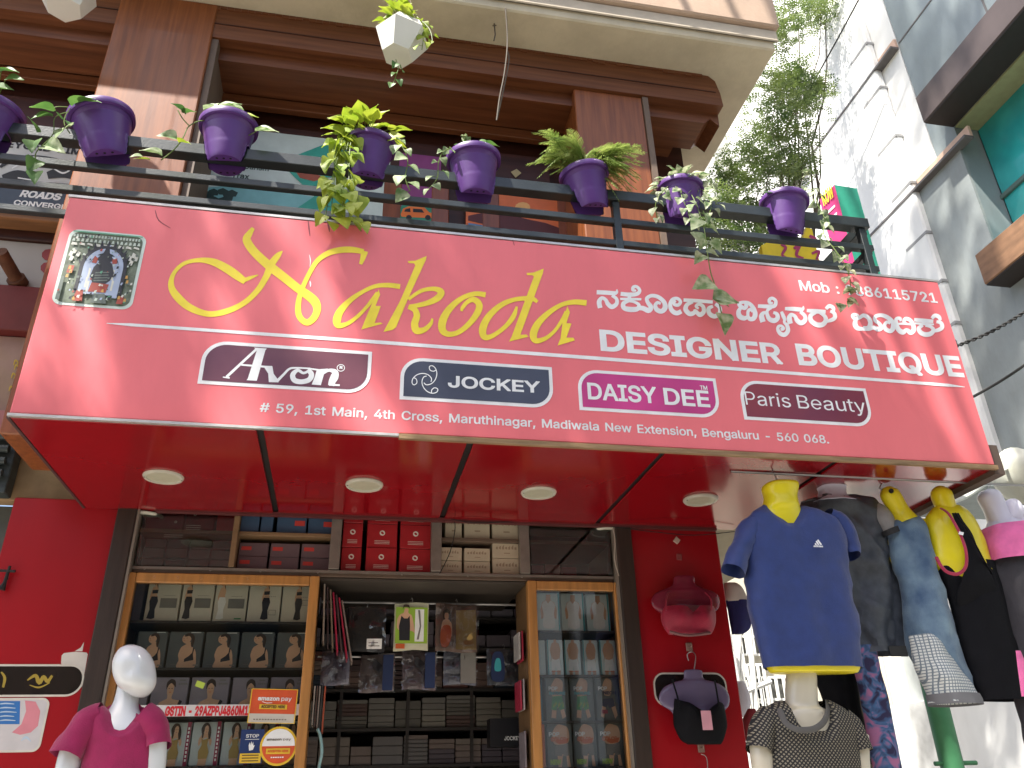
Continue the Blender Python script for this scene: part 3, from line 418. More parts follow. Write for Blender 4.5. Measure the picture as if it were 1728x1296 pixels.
# ================================================================== THE SETTING
YS, YW, ZS = 2.80, 3.80, 2.766          # signboard plane, shop wall plane, underside of the canopy
asphalt = mat('asphalt', (.13, .125, .115), .9, .25, 30, .4, 200)
concrete = mat('plaster_cream', (.50, .44, .33), .85, .10, 3, .12, 90, dirt=.25)
gr = MB(); gr.quad((-200,-200,0),(200,-200,0),(200,300,0),(-200,300,0)); g_ = gr.build('street', asphalt, kind='structure')
pv = MB(); pv.bbox((-14,1.5,.001),(3.6,3.7,.14),.01); pv.build('pavement', mat('paving', (.48,.45,.40), .9, .2, 4, .3, 60), kind='structure')
pv2 = MB(); pv2.bbox((-18,-9.0,.001),(18,-6.4,.14),.01); pv2.build('pavement', MATS['paving'], kind='structure')

redgloss = mat('red_cladding', (.24, .004, .008), .16, .05, 2, .015, 5, coat=.25, dirt=.12)
redgloss2 = mat('red_cladding_wall', (.32, .005, .010), .30, .06, 2, .02, 5, coat=.1, dirt=.12)
flex = mat('sign_vinyl', (.80, .17, .19), .42, .05, 1.2, .06, 14, coat=.12, stretch=(2.5, 1, .5), dirt=.10)
yellowp = simple(.88, .70, .05, .45)
whitep = simple(.80, .81, .82, .45)
darkline = simple(.16, .03, .035, .5)
alum = mat('aluminium', (.55, .53, .50), .4, .1, 20, .1, 60, metal=.6)
plyedge = mat('raw_plywood', (.26, .17, .09), .8, .3, 20, .3, 90, stretch=(.3, 1, 3))
blackgap = simple(.012, .010, .010, .7)

# ------------------------------------------------------------------ shop signboard
X0, X1 = PY(15, 697, YS).x, PY(1680, 785, YS).x
Z0, Z1 = ZS, PY(117, 332, YS).z
sb = thing('signboard', 'long red shop signboard with yellow script and four brand plates above the doorway', 'signboard', (0, YS, Z0))
b = MB(); b.bbox((X0, YS, Z0), (X1, YS + .13, Z1), .005); b.build('panel', flex, sb)
b = MB(); b.box((X0 - .003, YS - .005, Z0 - .011), (X0 + 1.32, YS + .010, Z0 - .001)); b.build('bottom_trim', alum, sb)
b = MB(); b.box((X0 + 1.321, YS - .005, Z0 - .020), (X1 + .006, YS + .012, Z0 - .001)); b.build('bottom_trim', plyedge, sb, label='raw brown plywood edge under the signboard')
b = MB(); b.box((X0 - .004, YS - .001, Z1 + .001), (X1 + .004, YS + .14, Z1 + .012)); b.build('top_trim', alum, sb)
EPS[0] = .0006
z1 = zt(270, 370, 4.32); z2 = zt(540, 400, 3.7565); k3 = zt(990, 460, 5.4); k4 = zt(1220, 450, 4.2146)
strokesN = [
 [(892,232,6),(862,262,40),(820,315,52),(795,370,52),(768,430,46),(710,520,42),(610,612,40),(480,672,42),(350,690,42),(220,645,52),(130,570,58),(82,490,46),(98,400,30),(170,325,28),(280,298,32),(390,312,52),(490,362,62),(560,410,60),(622,455,44)],
 [(596,452,30),(655,428,26),(716,406,6)],
 [(680,64,26),(652,105,44),(632,150,60),(672,220,62),(740,290,64),(810,350,66),(900,420,64),(1000,500,62),(1080,555,64),(1132,605,66),(1145,662,54),(1120,720,50),(1075,752,46),(1032,730,44),(1008,680,44),(1010,600,40),(1032,520,36),(1075,420,34),(1140,310,34),(1220,250,40),(1310,225,44),(1400,222,44),(1485,236,36)],
 [(1492,232,52),(1478,285,38),(1462,328,24)]]
lt = MB()
for s_ in strokesN: stroke(lt, s_, tf=z1, Y=YS)
def pol(mb, pts, tf, Y, holes=()):
    e = fly(); mb.poly([tf(x, y, Y - e) for x, y in pts], [[tf(x, y, Y - e) for x, y in h] for h in holes])
A1 = [(508,314,32),(430,305,30),(350,312,26),(270,347,26),(190,402,34),(128,470,46),(107,528,52),(118,560,38),(170,550,26),(230,510,24),(290,450,22),(330,400,24),(362,350,16)]
stroke(lt, A1, tf=z2, Y=YS)
pol(lt, [(372,332),(381,365),(352,437),(386,437),(346,545),(384,541),(398,549),(262,586),(300,490),(338,405)], z2, YS)
pol(lt, [(557,152),(604,150),(676,120),(671,145),(562,382),(482,572),(462,588),(402,601),(510,400),(604,180),(596,166),(560,165)], z2, YS)
stroke(lt, [(560,395,20),(640,342,24),(720,328,28),(768,348,42),(748,385,42),(690,415,34),(620,433,28),(565,440,24)], tf=z2, Y=YS)
stroke(lt, [(560,442,30),(600,460,36),(614,500,42),(600,550,46),(612,592,46),(660,588,34),(702,550,24),(712,516,12)], tf=z2, Y=YS)
stroke(lt, [(1050,366,34),(980,360,30),(900,388,32),(825,450,42),(780,525,50),(776,588,46),(815,616,34),(880,602,32),(950,545,36),(1000,475,42),(1008,425,42),(972,396,34),(930,415,26),(903,450,24),(897,470,14)], tf=z2, Y=YS)
stroke(lt, [(1378,412,20),(1340,390,30),(1240,395,28),(1150,430,34),(1070,502,42),(1032,580,48),(1042,632,40),(1090,628,30),(1170,572,28),(1225,505,32),(1248,440,14)], tf=z2, Y=YS)
pol(lt, [(1310,228),(1352,225),(1418,200),(1412,232),(1270,620),(1308,618),(1322,632),(1198,663),(1216,628),(1356,250),(1346,242),(1312,241)], z2, YS)
stroke(lt, [(1690,418,36),(1610,412,32),(1530,430,28),(1450,480,34),(1382,548,44),(1352,618,48),(1370,657,36),(1430,642,26),(1490,592,22),(1535,525,22),(1558,470,14)], tf=z2, Y=YS)
pol(lt, [(1568,438),(1584,478),(1562,546),(1594,548),(1562,638),(1606,638),(1616,655),(1506,688),(1525,640),(1540,520)], z2, YS)
lt.build('script_lettering', yellowp, sb, fix=False, label='large yellow script word on the red signboard')

kn = MB(); EPS[0] = .0006
KC = [[(50,130,45),(160,135,45),(280,140,40),(297,95,10)], [(92,322,48),(80,245,50),(115,200,36),(160,225,38),(185,272,45),(235,308,48),(290,272,42),(290,212,36),(235,168,34)],
 [(340,150,42),(450,160,45),(540,150,42),(572,110,36),(540,66,32),(497,66,34),(490,105,34),(530,110,18)], [(335,212,24),(450,214,30),(592,216,22)], [(450,165,40),(440,235,30)],
 [(440,238,28),(376,265,45),(382,320,50),(460,340,55),(545,332,50),(560,282,36),(500,247,28),(440,238,26)],
 [(540,320,50),(610,325,50),(680,352,55),(708,310,50),(668,250,40),(662,202,40),(720,172,38),(800,190,42),(868,250,46),(880,320,55),(838,362,50),(780,342,50),(762,290,40),(790,256,34),(828,272,26)],
 [(1012,250,18),(985,235,30),(992,278,34),(1042,285,36),(1068,245,34),(1030,207,34),(972,217,36),(942,280,42),(962,350,48),(1020,385,50),(1078,362,46)],
 [(1105,225,36),(1280,235,38),(1460,250,34)], [(1220,250,30),(1150,280,42),(1130,340,50),(1180,393,50),(1235,378,44),(1245,350,30),(1300,403,50),(1350,368,46),(1340,302,40),(1290,276,34),(1257,302,32),(1290,330,22)],
 [(1462,300,30),(1410,330,44),(1420,390,48),(1480,423,48),(1540,390,44),(1545,320,40),(1490,272,34)]]
KA = [[(190,222,26),(228,238,42),(195,275,48),(130,240,55),(112,200,45),(180,182,42),(262,200,50),(330,270,55),(358,365,65),(332,432,62),(272,438,55),(248,405,40),(190,428,62),(120,398,70),(102,330,60),(130,275,45)], [(248,415,40),(248,325,42),(290,292,45),(318,335,24)],
 [(400,240,46),(590,248,55),(662,230,50),(672,160,45),(620,120,42),(578,142,45),(580,188,42),(632,192,22)], [(478,485,70),(456,400,70),(480,350,50),(530,345,40),(560,380,30)],
 [(600,262,50),(545,310,40),(545,380,50),(580,442,60),(650,465,66),(702,425,60),(690,362,50),(635,340,36)],
 [(760,325,38),(785,385,50),(810,445,45),(805,490,36),(848,540,50),(860,620,58),(810,680,60),(742,660,55),(706,600,45),(718,552,40),(765,548,36),(792,588,45),(748,602,36)],
 [(815,280,42),(960,286,58),(1080,292,50),(1098,240,12)], [(900,512,66),(880,430,68),(910,372,48),(970,400,48),(1000,460,60),(1062,500,66),(1122,460,60),(1120,392,50),(1050,325,48)],
 [(1150,308,42),(1300,322,60),(1440,330,50)], [(1290,340,40),(1212,385,58),(1216,465,62),(1300,525,66),(1390,525,66),(1442,462,60),(1422,392,50),(1350,345,36)],
 [(1430,480,36),(1520,458,50),(1580,420,56),(1570,350,50),(1510,318,40)], [(1445,285,46),(1495,240,52),(1555,268,50),(1562,320,36)]]
KB = [[(235,195,26),(205,160,42),(150,152,46),(128,178,40),(170,218,50),(240,205,48),(310,165,55),(392,210,60),(420,300,66),(380,372,66),(300,365,50)], [(185,232,50),(172,310,70),(212,372,66),(300,385,46)],
 [(300,385,50),(400,380,62),(470,362,56),(545,388,68),(600,365,60),(565,300,52),(498,245,52),(505,182,52),(600,162,54),(700,200,60),(778,270,60),(790,360,70),(748,418,62),(672,390,60),(650,322,50),(692,272,44),(742,298,34)],
 [(910,262,26),(900,215,48),(838,225,48),(845,320,60),(880,400,70),(950,438,70),(1005,400,50),(1070,442,70),(1122,400,66),(1110,310,60),(1060,240,54),(992,220,54),(962,262,46),(1000,298,36)], [(850,305,26),(950,300,34),(1090,312,28)],
 [(1130,235,48),(1280,250,58),(1440,262,48)], [(1140,292,28),(1300,306,34),(1450,312,24)], [(1290,260,46),(1280,320,36)], [(1270,325,40),(1206,370,58),(1230,438,64),(1310,475,66),(1400,460,66),(1442,402,56),(1400,352,44),(1310,328,34)],
 [(1430,420,40),(1520,402,55),(1582,358,60),(1560,285,54),(1490,268,40)], [(1415,215,44),(1465,168,56),(1530,190,55),(1555,248,40)]]
for K_, t_ in ((KC, zt(1000,475,7.2)), (KA, zt(1235,490,9.095)), (KB, zt(1425,515,9.6))):
    kn = MB(); EPS[0] = .0006
    for s_ in K_: stroke(kn, [(p[0], p[1], p[2]*1.16) for p in s_], tf=t_, Y=YS)
    kn.build('regional_lettering', whitep, sb, fix=False)
t = MB()
EPS[0] = .0006; ptext(t, 'DESIGNER', (1011, 592), (1322, 616), 36, YS, bold=12)
t.build('english_lettering', whitep, sb, fix=False); t = MB(); EPS[0] = .0006; ptext(t, 'BOUTIQUE', (1346, 616), (1629, 637), 36, YS, bold=12)
t.build('english_lettering', whitep, sb, fix=False)
EPS[0] = .0006; t = MB(); ptext(t, 'Mob : 9886115721', (1349, 490), (1583, 508), 17, YS, bold=7)
t.build('phone_lettering', whitep, sb, fix=False)
EPS[0] = .0006; t = MB(); ptext(t, '# 59, 1st Main, 4th Cross, Maruthinagar, Madiwala New Extension, Bengaluru - 560 068.', (438, 695), (1400, 748), 15.5, YS, bold=6)
t.build('address_lettering', whitep, sb, fix=False)
t = MB(); stroke(t, [(180,545.5,1),(220,548,5),(600,574.5,6),(1000,604,6),(1600,650,5),(1628,653,1)], k=1, tf=lambda x,y,Y: PY(x,y,Y), Y=YS)
t.build('rule_line', whitep, sb, fix=False)

def plate(bl, tr, col, rad):
    a = PY(*bl, YS); c = PY(*tr, YS); e = fly(); b = MB(); q = 0
    b.prism(rrect(a.x, a.z, c.x, c.z, (0, rad, 0, rad), YS - .0016), (0, .0014, 0)); q = b.build('brand_plate', whitep, sb)
    bd = .014; b = MB(); b.poly(rrect(a.x+bd, a.z+bd, c.x-bd, c.z-bd, (0, rad*.85, 0, rad*.85), YS - .0024))
    b.build('plate_face', col, q, fix=False); return q
EPS[0] = .003
vio = mat('plate_plum', (.10,.022,.05), .35, .3, 2, coat=.3, col2=(.22,.08,.09)); nav = mat('plate_slate', (.05,.055,.085), .35, .2, 3, coat=.3)
mag = mat('plate_magenta', (.50,.035,.20), .35, .2, 3, coat=.3); mar = mat('plate_maroon', (.13,.022,.06), .35, .2, 2, coat=.3, col2=(.24,.03,.04))
z5 = zt(320, 560, 5.4); z6 = zt(660, 590, 6.171)
P1 = plate((333,647.5),(628,594), vio, .085)
EPS[0] = .0026; a = MB()
pol(a, [(588,143),(704,152),(690,168),(612,446),(518,440),(530,425),(612,170)], z5, YS)
stroke(a, [(606,160,22),(335,412,24)], tf=z5, Y=YS, k=1); stroke(a, [(303,412,10),(365,420,14)], tf=z5, Y=YS, k=1); stroke(a, [(470,300,16),(690,318,18),(752,318,14)], tf=z5, Y=YS, k=1)
pol(a, [(672,312),(755,316),(765,380),(800,428),(812,460),(722,458),(716,380)], z5, YS)
stroke(a, [(795,450,26),(855,390,22),(905,340,20),(960,328,16),(1100,334,14)], tf=z5, Y=YS)
stroke(a, [(1075,345,40),(1110,385,48),(1090,435,46),(1020,455,44),(955,440,48),(940,390,46),(985,350,30),(1035,375,24),(1078,360,22)], tf=z5, Y=YS)
pol(a, [(1158,345),(1236,345),(1196,486),(1112,480),(1140,410)], z5, YS)
stroke(a, [(1100,336,14),(1180,348,16),(1260,345,20)], tf=z5, Y=YS, k=1)
stroke(a, [(1205,385,24),(1270,350,26),(1325,368,52),(1320,410,72),(1300,450,64),(1290,490,58)], tf=z5, Y=YS); stroke(a, [(1270,482,18),(1368,486,16)], tf=z5, Y=YS, k=1)
stroke(a, [(1378+34*math.cos(q*.35), 328+30*math.sin(q*.35)) for q in range(19)], 6, tf=z5, Y=YS, k=2)
ptext(a, 'R', (320+1364/5.4, 560+341/5.4), (320+1394/5.4, 560+343/5.4), 5, YS, bold=14)
a.build('plate_lettering', whitep, P1, fix=False)
P2 = plate((674,674),(931,620), nav, .085)
EPS[0] = .0026; a = MB(); ptext(a, 'JOCKEY', (755,654), (911,663.5), 20, YS, bold=9)
base = [(415,335),(420,300),(385,262),(330,248),(270,262),(228,300),(218,345),(240,367),(268,345),(262,308),(238,292)]
for q in range(3):
    an = R(120*q); stroke(a, [(375 + (x-375)*math.cos(an) - (y-318)*math.sin(an), 318 + (x-375)*math.sin(an) + (y-318)*math.cos(an)) for x, y in base], 9, tf=z6, Y=YS)
a.build('plate_lettering', whitep, P2, fix=False)
P3 = plate((978,692),(1207,639), mag, .085)
EPS[0] = .0026; a = MB(); ptext(a, 'DAISY', (990,674), (1109,682), 28, YS, bold=8); a.build('plate_lettering', whitep, P3, fix=False); a = MB(); EPS[0] = .0026; ptext(a, 'DEE', (1119,683), (1200,688.5), 28, YS, bold=8); ptext(a, 'TM', (1181,658), (1194,659), 7, YS, bold=8)
a.build('plate_lettering', whitep, P3, fix=False)
P4 = plate((1256,708),(1460,656), mar, .085)
EPS[0] = .0026; a = MB(); ptext(a, 'Paris', (1256,683), (1337,689), 22, YS, bold=0); a.build('plate_lettering', whitep, P4, fix=False); a = MB(); EPS[0] = .0026; ptext(a, 'Beauty', (1344,689), (1463,697), 22, YS, bold=0)
a.build('plate_lettering', whitep, P4, fix=False)

# printed shrine picture at the left end
EPS[0] = .001
a0 = PY(85, 513, YS); a1 = PY(249, 398, YS)
b = MB(); b.prism(rrect(a0.x, a0.z, a1.x, a1.z, (.035,)*4, YS - .0012), (0, .0010, 0)); em = b.build('shrine_picture', simple(.62,.72,.66,.4), sb, label='square shrine picture with pale green border')
em_bg = mat('picture_ground', (.06,.08,.05), .45, .3, 30, col2=(.20,.24,.17)); 
def uvp(mb, pts, e=None):
    e = fly() if e is None else e
    mb.poly([(a0.x + (a1.x-a0.x)*u, YS - .0012 - e, a0.z + (a1.z-a0.z)*v) for u, v in pts])
b = MB(); b.poly(rrect(a0.x+.011, a0.z+.011, a1.x-.011, a1.z-.011, (.03,)*4, YS - .0020)); b.build('picture_ground', em_bg, em, fix=False)
EPS[0] = .0012
pm = [simple(.50,.58,.50,.5), simple(.38,.45,.60,.5), simple(.02,.022,.03,.5), simple(.35,.06,.04,.5), simple(.55,.30,.08,.5), simple(.13,.16,.14,.5), simple(.62,.62,.55,.5), simple(.12,.35,.22,.5)]
b = MB()
b.cur = 0
for k in range(22): uvp(b, [(.06+k*.04,.90),(.085+k*.04,.90),(.085+k*.04,.935),(.06+k*.04,.935)])
for k in range(16): uvp(b, [(.06+k*.056,.835),(.10+k*.056,.835),(.09+k*.056,.875),(.07+k*.056,.875)])
b.cur = 6
for k in range(9):
    u = .06 + .1*k; uvp(b, [(u,.78+.01*(k%3)),(u+.08,.78),(u+.07,.81),(u+.01,.82)])
for (u, v) in ((.09,.66),(.13,.70),(.18,.66),(.84,.66),(.88,.70),(.92,.66),(.11,.60),(.87,.60)): uvp(b, [(u-.025,v-.03),(u+.02,v-.035),(u+.03,v+.02),(u-.01,v+.04)])
b.cur = 7
uvp(b, [(.05,.955),(.95,.955),(.95,.972),(.05,.972)])
b.cur = 0                                                    # outer arch band
def arch(cu, cv, ru, rv, tw, a_=0, b_=180, foot=.0):
    n = 20; o = [(cu+ru*math.cos(R(a_+(b_-a_)*i/n)), cv+rv*math.sin(R(a_+(b_-a_)*i/n))) for i in range(n+1)]
    i_ = [(cu+(ru-tw)*math.cos(R(a_+(b_-a_)*i/n)), cv+(rv-tw)*math.sin(R(a_+(b_-a_)*i/n))) for i in range(n+1)]
    if foot: o = [(o[0][0], foot)] + o + [(o[-1][0], foot)]; i_ = [(i_[0][0], foot)] + i_ + [(i_[-1][0], foot)]
    return o + i_[::-1]
b.cur = 2
for k in range(11):
    an = R(12 + 156*k/10); cu, cv = .54+.29*math.cos(an), .50+.30*math.sin(an)
    uvp(b, [(cu-.03, cv-.03), (cu+.03, cv-.03), (cu+.055*math.cos(an), cv+.07*math.sin(an)+.02)])
uvp(b, arch(.54,.50,.30,.30,.05,0,180,.15))
b.cur = 1
uvp(b, arch(.54,.50,.25,.26,.06,0,180,.12)); uvp(b, [(.34,.15),(.74,.15),(.74,.52),(.66,.66),(.42,.66),(.34,.52)])
b.cur = 6
for u, v in ((.37,.3),(.40,.25),(.68,.42),(.70,.28),(.38,.42)): uvp(b, [(u-.012,v-.07),(u+.012,v-.07),(u+.014,v+.06),(u-.014,v+.07)])
b.cur = 2
uvp(b, [(.42,.60),(.50,.70),(.52,.78),(.56,.78),(.58,.70),(.66,.60),(.54,.57)])
uvp(b, [(.40,.38),(.42,.50),(.48,.60),(.56,.63),(.64,.56),(.69,.44),(.66,.34),(.60,.28),(.46,.28)])
b.cur = 5
for k in range(4): uvp(b, [(.455,.42-.035*k),(.63,.44-.035*k),(.625,.455-.035*k),(.46,.437-.035*k)])
b.cur = 3
uvp(b, [(.38,.56),(.44,.55),(.45,.62),(.40,.65)]); uvp(b, [(.64,.56),(.70,.57),(.69,.64),(.63,.62)])
uvp(b, [(.42,.18),(.64,.18),(.66,.29),(.44,.30)]); uvp(b, [(.10,.40),(.17,.40),(.18,.50),(.11,.50)]); uvp(b, [(.26,.05),(.38,.05),(.36,.20),(.28,.18)]); uvp(b, [(.80,.05),(.88,.05),(.88,.16),(.81,.14)])
b.cur = 4
for u, v in ((.13,.47),(.15,.42),(.12,.36),(.86,.40),(.88,.34),(.27,.08),(.82,.13),(.90,.10),(.60,.20)): uvp(b, [(u-.018,v-.02),(u+.018,v-.02),(u+.012,v+.025),(u-.012,v+.02)])
b.cur = 5
uvp(b, [(.48,.04),(.68,.04),(.64,.16),(.50,.16)]); uvp(b, [(.05,.05),(.10,.05),(.09,.35),(.05,.35)])
rr = random.Random(5)
for k in range(90):
    u, v = rr.uniform(.05,.95), rr.uniform(.05,.94); b.cur = rr.choice([0,1,2,2,3,5,5,6,7]); s_ = rr.uniform(.006,.02)
    uvp(b, [(u-s_,v-s_*rr.uniform(.3,1)),(u+s_*rr.uniform(.3,1),v-s_),(u+s_,v+s_*rr.uniform(.5,1.6)),(u-s_*.5,v+s_)])
b.build('picture_print', pm, em, fix=False)
EPS[0] = .0009
b = MB()
for s_ in ([(262,355,1),(268,372,1.6),(288,385,.6)], [(520,372,.8),(521,382,2),(523,398,.8)], [(553,376,2.2),(555,384,3),(556,391,1)], [(607,383,.8),(611,391,.5)], [(865,405,1),(868,414,.8)]): stroke(b, s_, tf=lambda x,y,Y: PY(x,y,Y), Y=YS, k=3)
b.build('stain', simple(.20,.04,.05,.6), sb, fix=False, label='thin dark run marks below the top edge')
b = MB()
for s_ in ([(522,430,.6),(524,440,1.6),(523,450,.6)], [(523,474,1),(524,479,2.4),(524,484,1)]): stroke(b, s_, tf=lambda x,y,Y: PY(x,y,Y), Y=YS, k=3)
b.build('scratch', whitep, sb, fix=False)

# ------------------------------------------------------------------ canopy soffit
cs = thing('canopy_soffit', 'glossy red panelled underside of the canopy behind the signboard', 'canopy', (0, YS, ZS))
jf = [PZ(443,722,ZS).x, PZ(797,742,ZS).x, PZ(1115,768,ZS).x, PZ(1400,795,ZS).x]
jb = [PZ(463,863,ZS).x, PZ(745,868,ZS).x, PZ(1003,882,ZS).x, PZ(1225,893,ZS).x]
YB = PZ(600, 869, ZS).y

ed = [X0 + .002] + [(p+q)/2 for p, q in zip(jf, jb)] + [X1 + .002]
g = .012
for i in range(5):
    b = MB(); b.bbox((ed[i] + (g if i else 0), YS + .014, ZS - .012 + .003*(i%2)), (ed[i+1] - (g if i < 4 else 0), 3.797, ZS - .0016), .002)
    b.build('soffit_panel', redgloss, cs)
b = MB(); b.box((X0+.01, YS+.145, ZS+.002), (X1-.01, 3.79, ZS+.10)); b.box((X0+.01, YS+.0145, ZS-.0012), (X1-.01, YS+.144, ZS-.0004)); b.build('backing_frame', blackgap, cs)
b = MB(); b.box((X1-.001, YS+.014, ZS-.035), (X1+.05, 3.79, ZS+.10)); b.build('edge_beam', simple(.10,.07,.055,.8), cs)
b = MB(); b.box((X0-.010, YS+.014, ZS-.013), (X0, 3.79, ZS+.004)); b.build('edge_strip', simple(.06,.03,.03,.6), cs)
b = MB(); b.box((X0+.3, 3.765, ZS-.022), (X1-.85, 3.796, ZS-.006)); b.build('rear_strip', simple(.10,.02,.02,.6), cs)
lampm = mat('lamp_cream', (.46,.44,.33), .35, .06, 20, coat=.3); ringm = simple(.50,.48,.40,.35)
DL = thing('downlight', 'unlit round ceiling light in the second soffit panel from the left', 'ceiling light', (0,0,0), 'round lights set in the red soffit')
b = MB(); b.lathe([(.0, -.004),(.055,-.0045),(.078,-.004),(.080,.004)], 32); b.build('lens', lampm, DL, smooth=True)
b = MB(); b.lathe([(.078,-.004),(.080,-.010),(.092,-.009),(.097,-.002),(.096,.003)], 32); b.build('rim', ringm, DL, smooth=True)
b = MB()
for an in (.2, 3.3): b.lathe([(.0,-.0125),(.004,-.012),(.004,-.008)], 8, Matrix.Translation((.087*math.cos(an), .087*math.sin(an), 0)))
b.build('screw', simple(.15,.14,.12,.4), DL)
def copy_tree(o, parent=None, loc=None, rot=None):
    c = o.copy(); COL.objects.link(c)
    if parent: c.parent = parent
    if loc is not None: c.location = loc
    if rot is not None: c.rotation_euler = rot
    for ch in list(o.children): copy_tree(ch, c)
    return c
dlab = ['unlit round ceiling light in the leftmost red soffit panel', 'unlit round ceiling light right of the first black joint', 'unlit round ceiling light above the middle shelves, right of the second joint', 'unlit round ceiling light right of the third joint, near the blue shirt', 'unlit round ceiling light half hidden at the left rear soffit edge', 'unlit round ceiling light half hidden above the right door post']
for i, p in enumerate([(276,804),(615,818),(909,831),(1182,843),(238,856),(1030,885)]):
    q = PZ(*p, ZS - .012)
    if i > 3: q.y = 3.86; q.z = ZS - .02
    o = DL if i == 0 else copy_tree(DL, loc=(q.x, q.y, q.z))
    o.location = q; o.scale = (.82,.82,1); o['label'] = dlab[i]

# ------------------------------------------------------------------ lower wall of the shop
def P8(x, y): return PY(x, y, YW)
xl0, xl1 = P8(25,839).x, P8(200,860).x
xr0, xr1 = P8(1062,885).x, P8(1202,850).x
rw = thing('cladding_pier', 'glossy red clad pier left of the shop opening with torn stickers', 'wall pier', (xl0, YW, 0))
rect((xl0, YW, .14), (xl1, YW+.12, P8(60,840).z), 'cladding', redgloss2, rw, .004)
rw2 = thing('cladding_pier', 'glossy red clad pier right of the shop opening where two bust forms hang', 'wall pier', (xr0, YW, 0))
rect((xr0, YW, .14), (xr1, YW+.12, 2.752), 'cladding', redgloss2, rw2, .004)

brown = mat('door_post_brown', (.035,.022,.016), .45, .25, 8, .1, 60, stretch=(4,4,.4))
for nm, xa, lab in (('l', xl1, 'dark brown door post at the left of the shop opening'), ('r', xr0, 'dark brown door post at the right of the shop opening')):
    t_ = thing('door_post', lab, 'door post', (xa, YW, 0))
    s_ = 1 if nm == 'l' else -1
    a_, c_ = sorted((xa + s_*.004, xa + s_*.085)); rect((a_, YW-.03, .14), (c_, YW+.10, 2.76), 'post', brown, t_, .004)
    a_, c_ = sorted((xa + s_*.088, xa + s_*.098)); rect((a_, YW-.026, .14), (c_, YW+.10, 2.76), 'metal_strip', simple(.20,.17,.14,.35), t_)
xo0, xo1 = xl1 + .10, xr0 - .10
# inner room
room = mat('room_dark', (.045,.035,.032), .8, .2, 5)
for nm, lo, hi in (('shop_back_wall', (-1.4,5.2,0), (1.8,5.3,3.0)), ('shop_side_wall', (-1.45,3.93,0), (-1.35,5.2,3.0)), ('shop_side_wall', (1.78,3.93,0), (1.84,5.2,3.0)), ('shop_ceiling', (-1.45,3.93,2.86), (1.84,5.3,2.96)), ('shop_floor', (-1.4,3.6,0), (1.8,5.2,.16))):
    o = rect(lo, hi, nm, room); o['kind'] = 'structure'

# ---- upper shelf unit behind sliding glass (z 2.5 .. 2.77)
ZT = P8(600, 968).z
shelfw = mat('shelf_wood', (.20,.12,.06), .55, .2, 6, stretch=(.5,3,3)); metalgrey = mat('frame_metal', (.20,.17,.145), .38, .12, 20, metal=.3)
us = thing('upper_shelf_unit', 'shallow shelf unit of stacked garment boxes above the doorway and cabinets', 'shelf unit', (0, YW, ZT))
def X8(px, py=920): return P8(px, py).x
rect((xo0, YW+.02, ZT-.012), (xo1, YW+.42, ZT+.020), 'bottom_board', mat('rail_brown', (.10,.065,.045), .5, .2, 8), us, .003)
rect((xo0, YW+.012, ZT+.004), (xo1, YW+.019, ZT+.016), 'track', metalgrey, us)
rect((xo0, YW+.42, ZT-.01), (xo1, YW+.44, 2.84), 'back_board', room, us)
zmid = P8(320, 894).z
for xa, xb, m_ in ((X8(228), X8(570), shelfw), (X8(735), X8(885), mat('shelf_brown', (.11,.075,.05), .6, .2, 6)), (X8(885), xo1-.01, MATS['shelf_brown'])):
    rect((xa, YW+.03, zmid-.008), (xb, YW+.41, zmid+.010), 'shelf', m_, us, .002)
for px in (394, 566, 737, 886):
    w_ = .012 if px == 394 else .024
    rect((X8(px)-w_, YW+.005, ZT+.021), (X8(px)+w_, YW+.40, 2.76), 'divider', shelfw if px == 394 else metalgrey, us, .002)
gl = glass('pane_glass', (.85,.88,.86), 1.2)
for xa, xb in ((X8(228)+.0, X8(566)-.026), (X8(566)+.026, X8(737)-.026)):
    pass
rect((X8(886)+.03, YW+.008, ZT+.022), (xo1-.004, YW+.012, 2.757), 'glass_pane', gl, us)
rect((xo0+.01, YW+.008, ZT+.022), (X8(394)-.014, YW+.012, 2.757), 'glass_pane', gl, us)
for px in (250, 360, 444, 540, 680, 790, 880): 
    b = MB(); b.lathe([(0,-.004),(.0055,-.003),(.0055,0)], 8, Matrix.Translation((X8(px), YW+.011, ZT+.006)) @ Matrix.Rotation(R(90), 4, 'X')); b.build('screw', simple(.5,.48,.42,.3), us)

def carton(name, lab, grp, cat, x0, x1, z0, z1, y0, depth, m_, parent=None, jig=.003):
    w = x1-x0; h = z1-z0
    key = ('carton', m_.name, round(w,2), round(h,2), round(depth,2))
    if key not in MATS:
        b = MB(); b.bbox((-w/2, 0, 0), (w/2, depth, h), .0022); o = b.build(name, m_); MATS[key] = o.data
    else:
        o = bpy.data.objects.new(name, MATS[key]); COL.objects.link(o)
    o.location = ((x0+x1)/2, y0 + random.uniform(0, jig*3), z0); o.rotation_euler.z = random.uniform(-1,1)*jig*3
    if lab: tag(o, lab, cat, grp)
    return o
def cprint(o, w, h, fn, mats, name='printed_front'):
    b = MB(); fn(b); me = b.build(name, mats, None, fix=False); me.parent = o; return me
def prow(specs, zlo, zhi, y, depth, name, cat, grp):
    for (pa, pb, m_, lab, fn, mts) in specs:
        o = carton(name, lab, grp, cat, X8(pa)+.003, X8(pb)-.003, zlo, zhi, y, depth, m_)
        if fn: cprint(o, X8(pb)-X8(pa), zhi-zlo, fn(X8(pb)-X8(pa)-.006, zhi-zlo), mts)
maroon = simple(.13,.012,.02,.45); redbox = simple(.36,.015,.02,.4); bluebox = simple(.05,.09,.16,.5); mauve = simple(.14,.09,.10,.5); creamb = simple(.50,.42,.30,.6); dkbag = mat('dark_bag', (.03,.026,.026), .25, .3, 12, .5, 14, coat=.4)
redlab = simple(.55,.05,.04,.5); whitelab = simple(.70,.66,.58,.5)
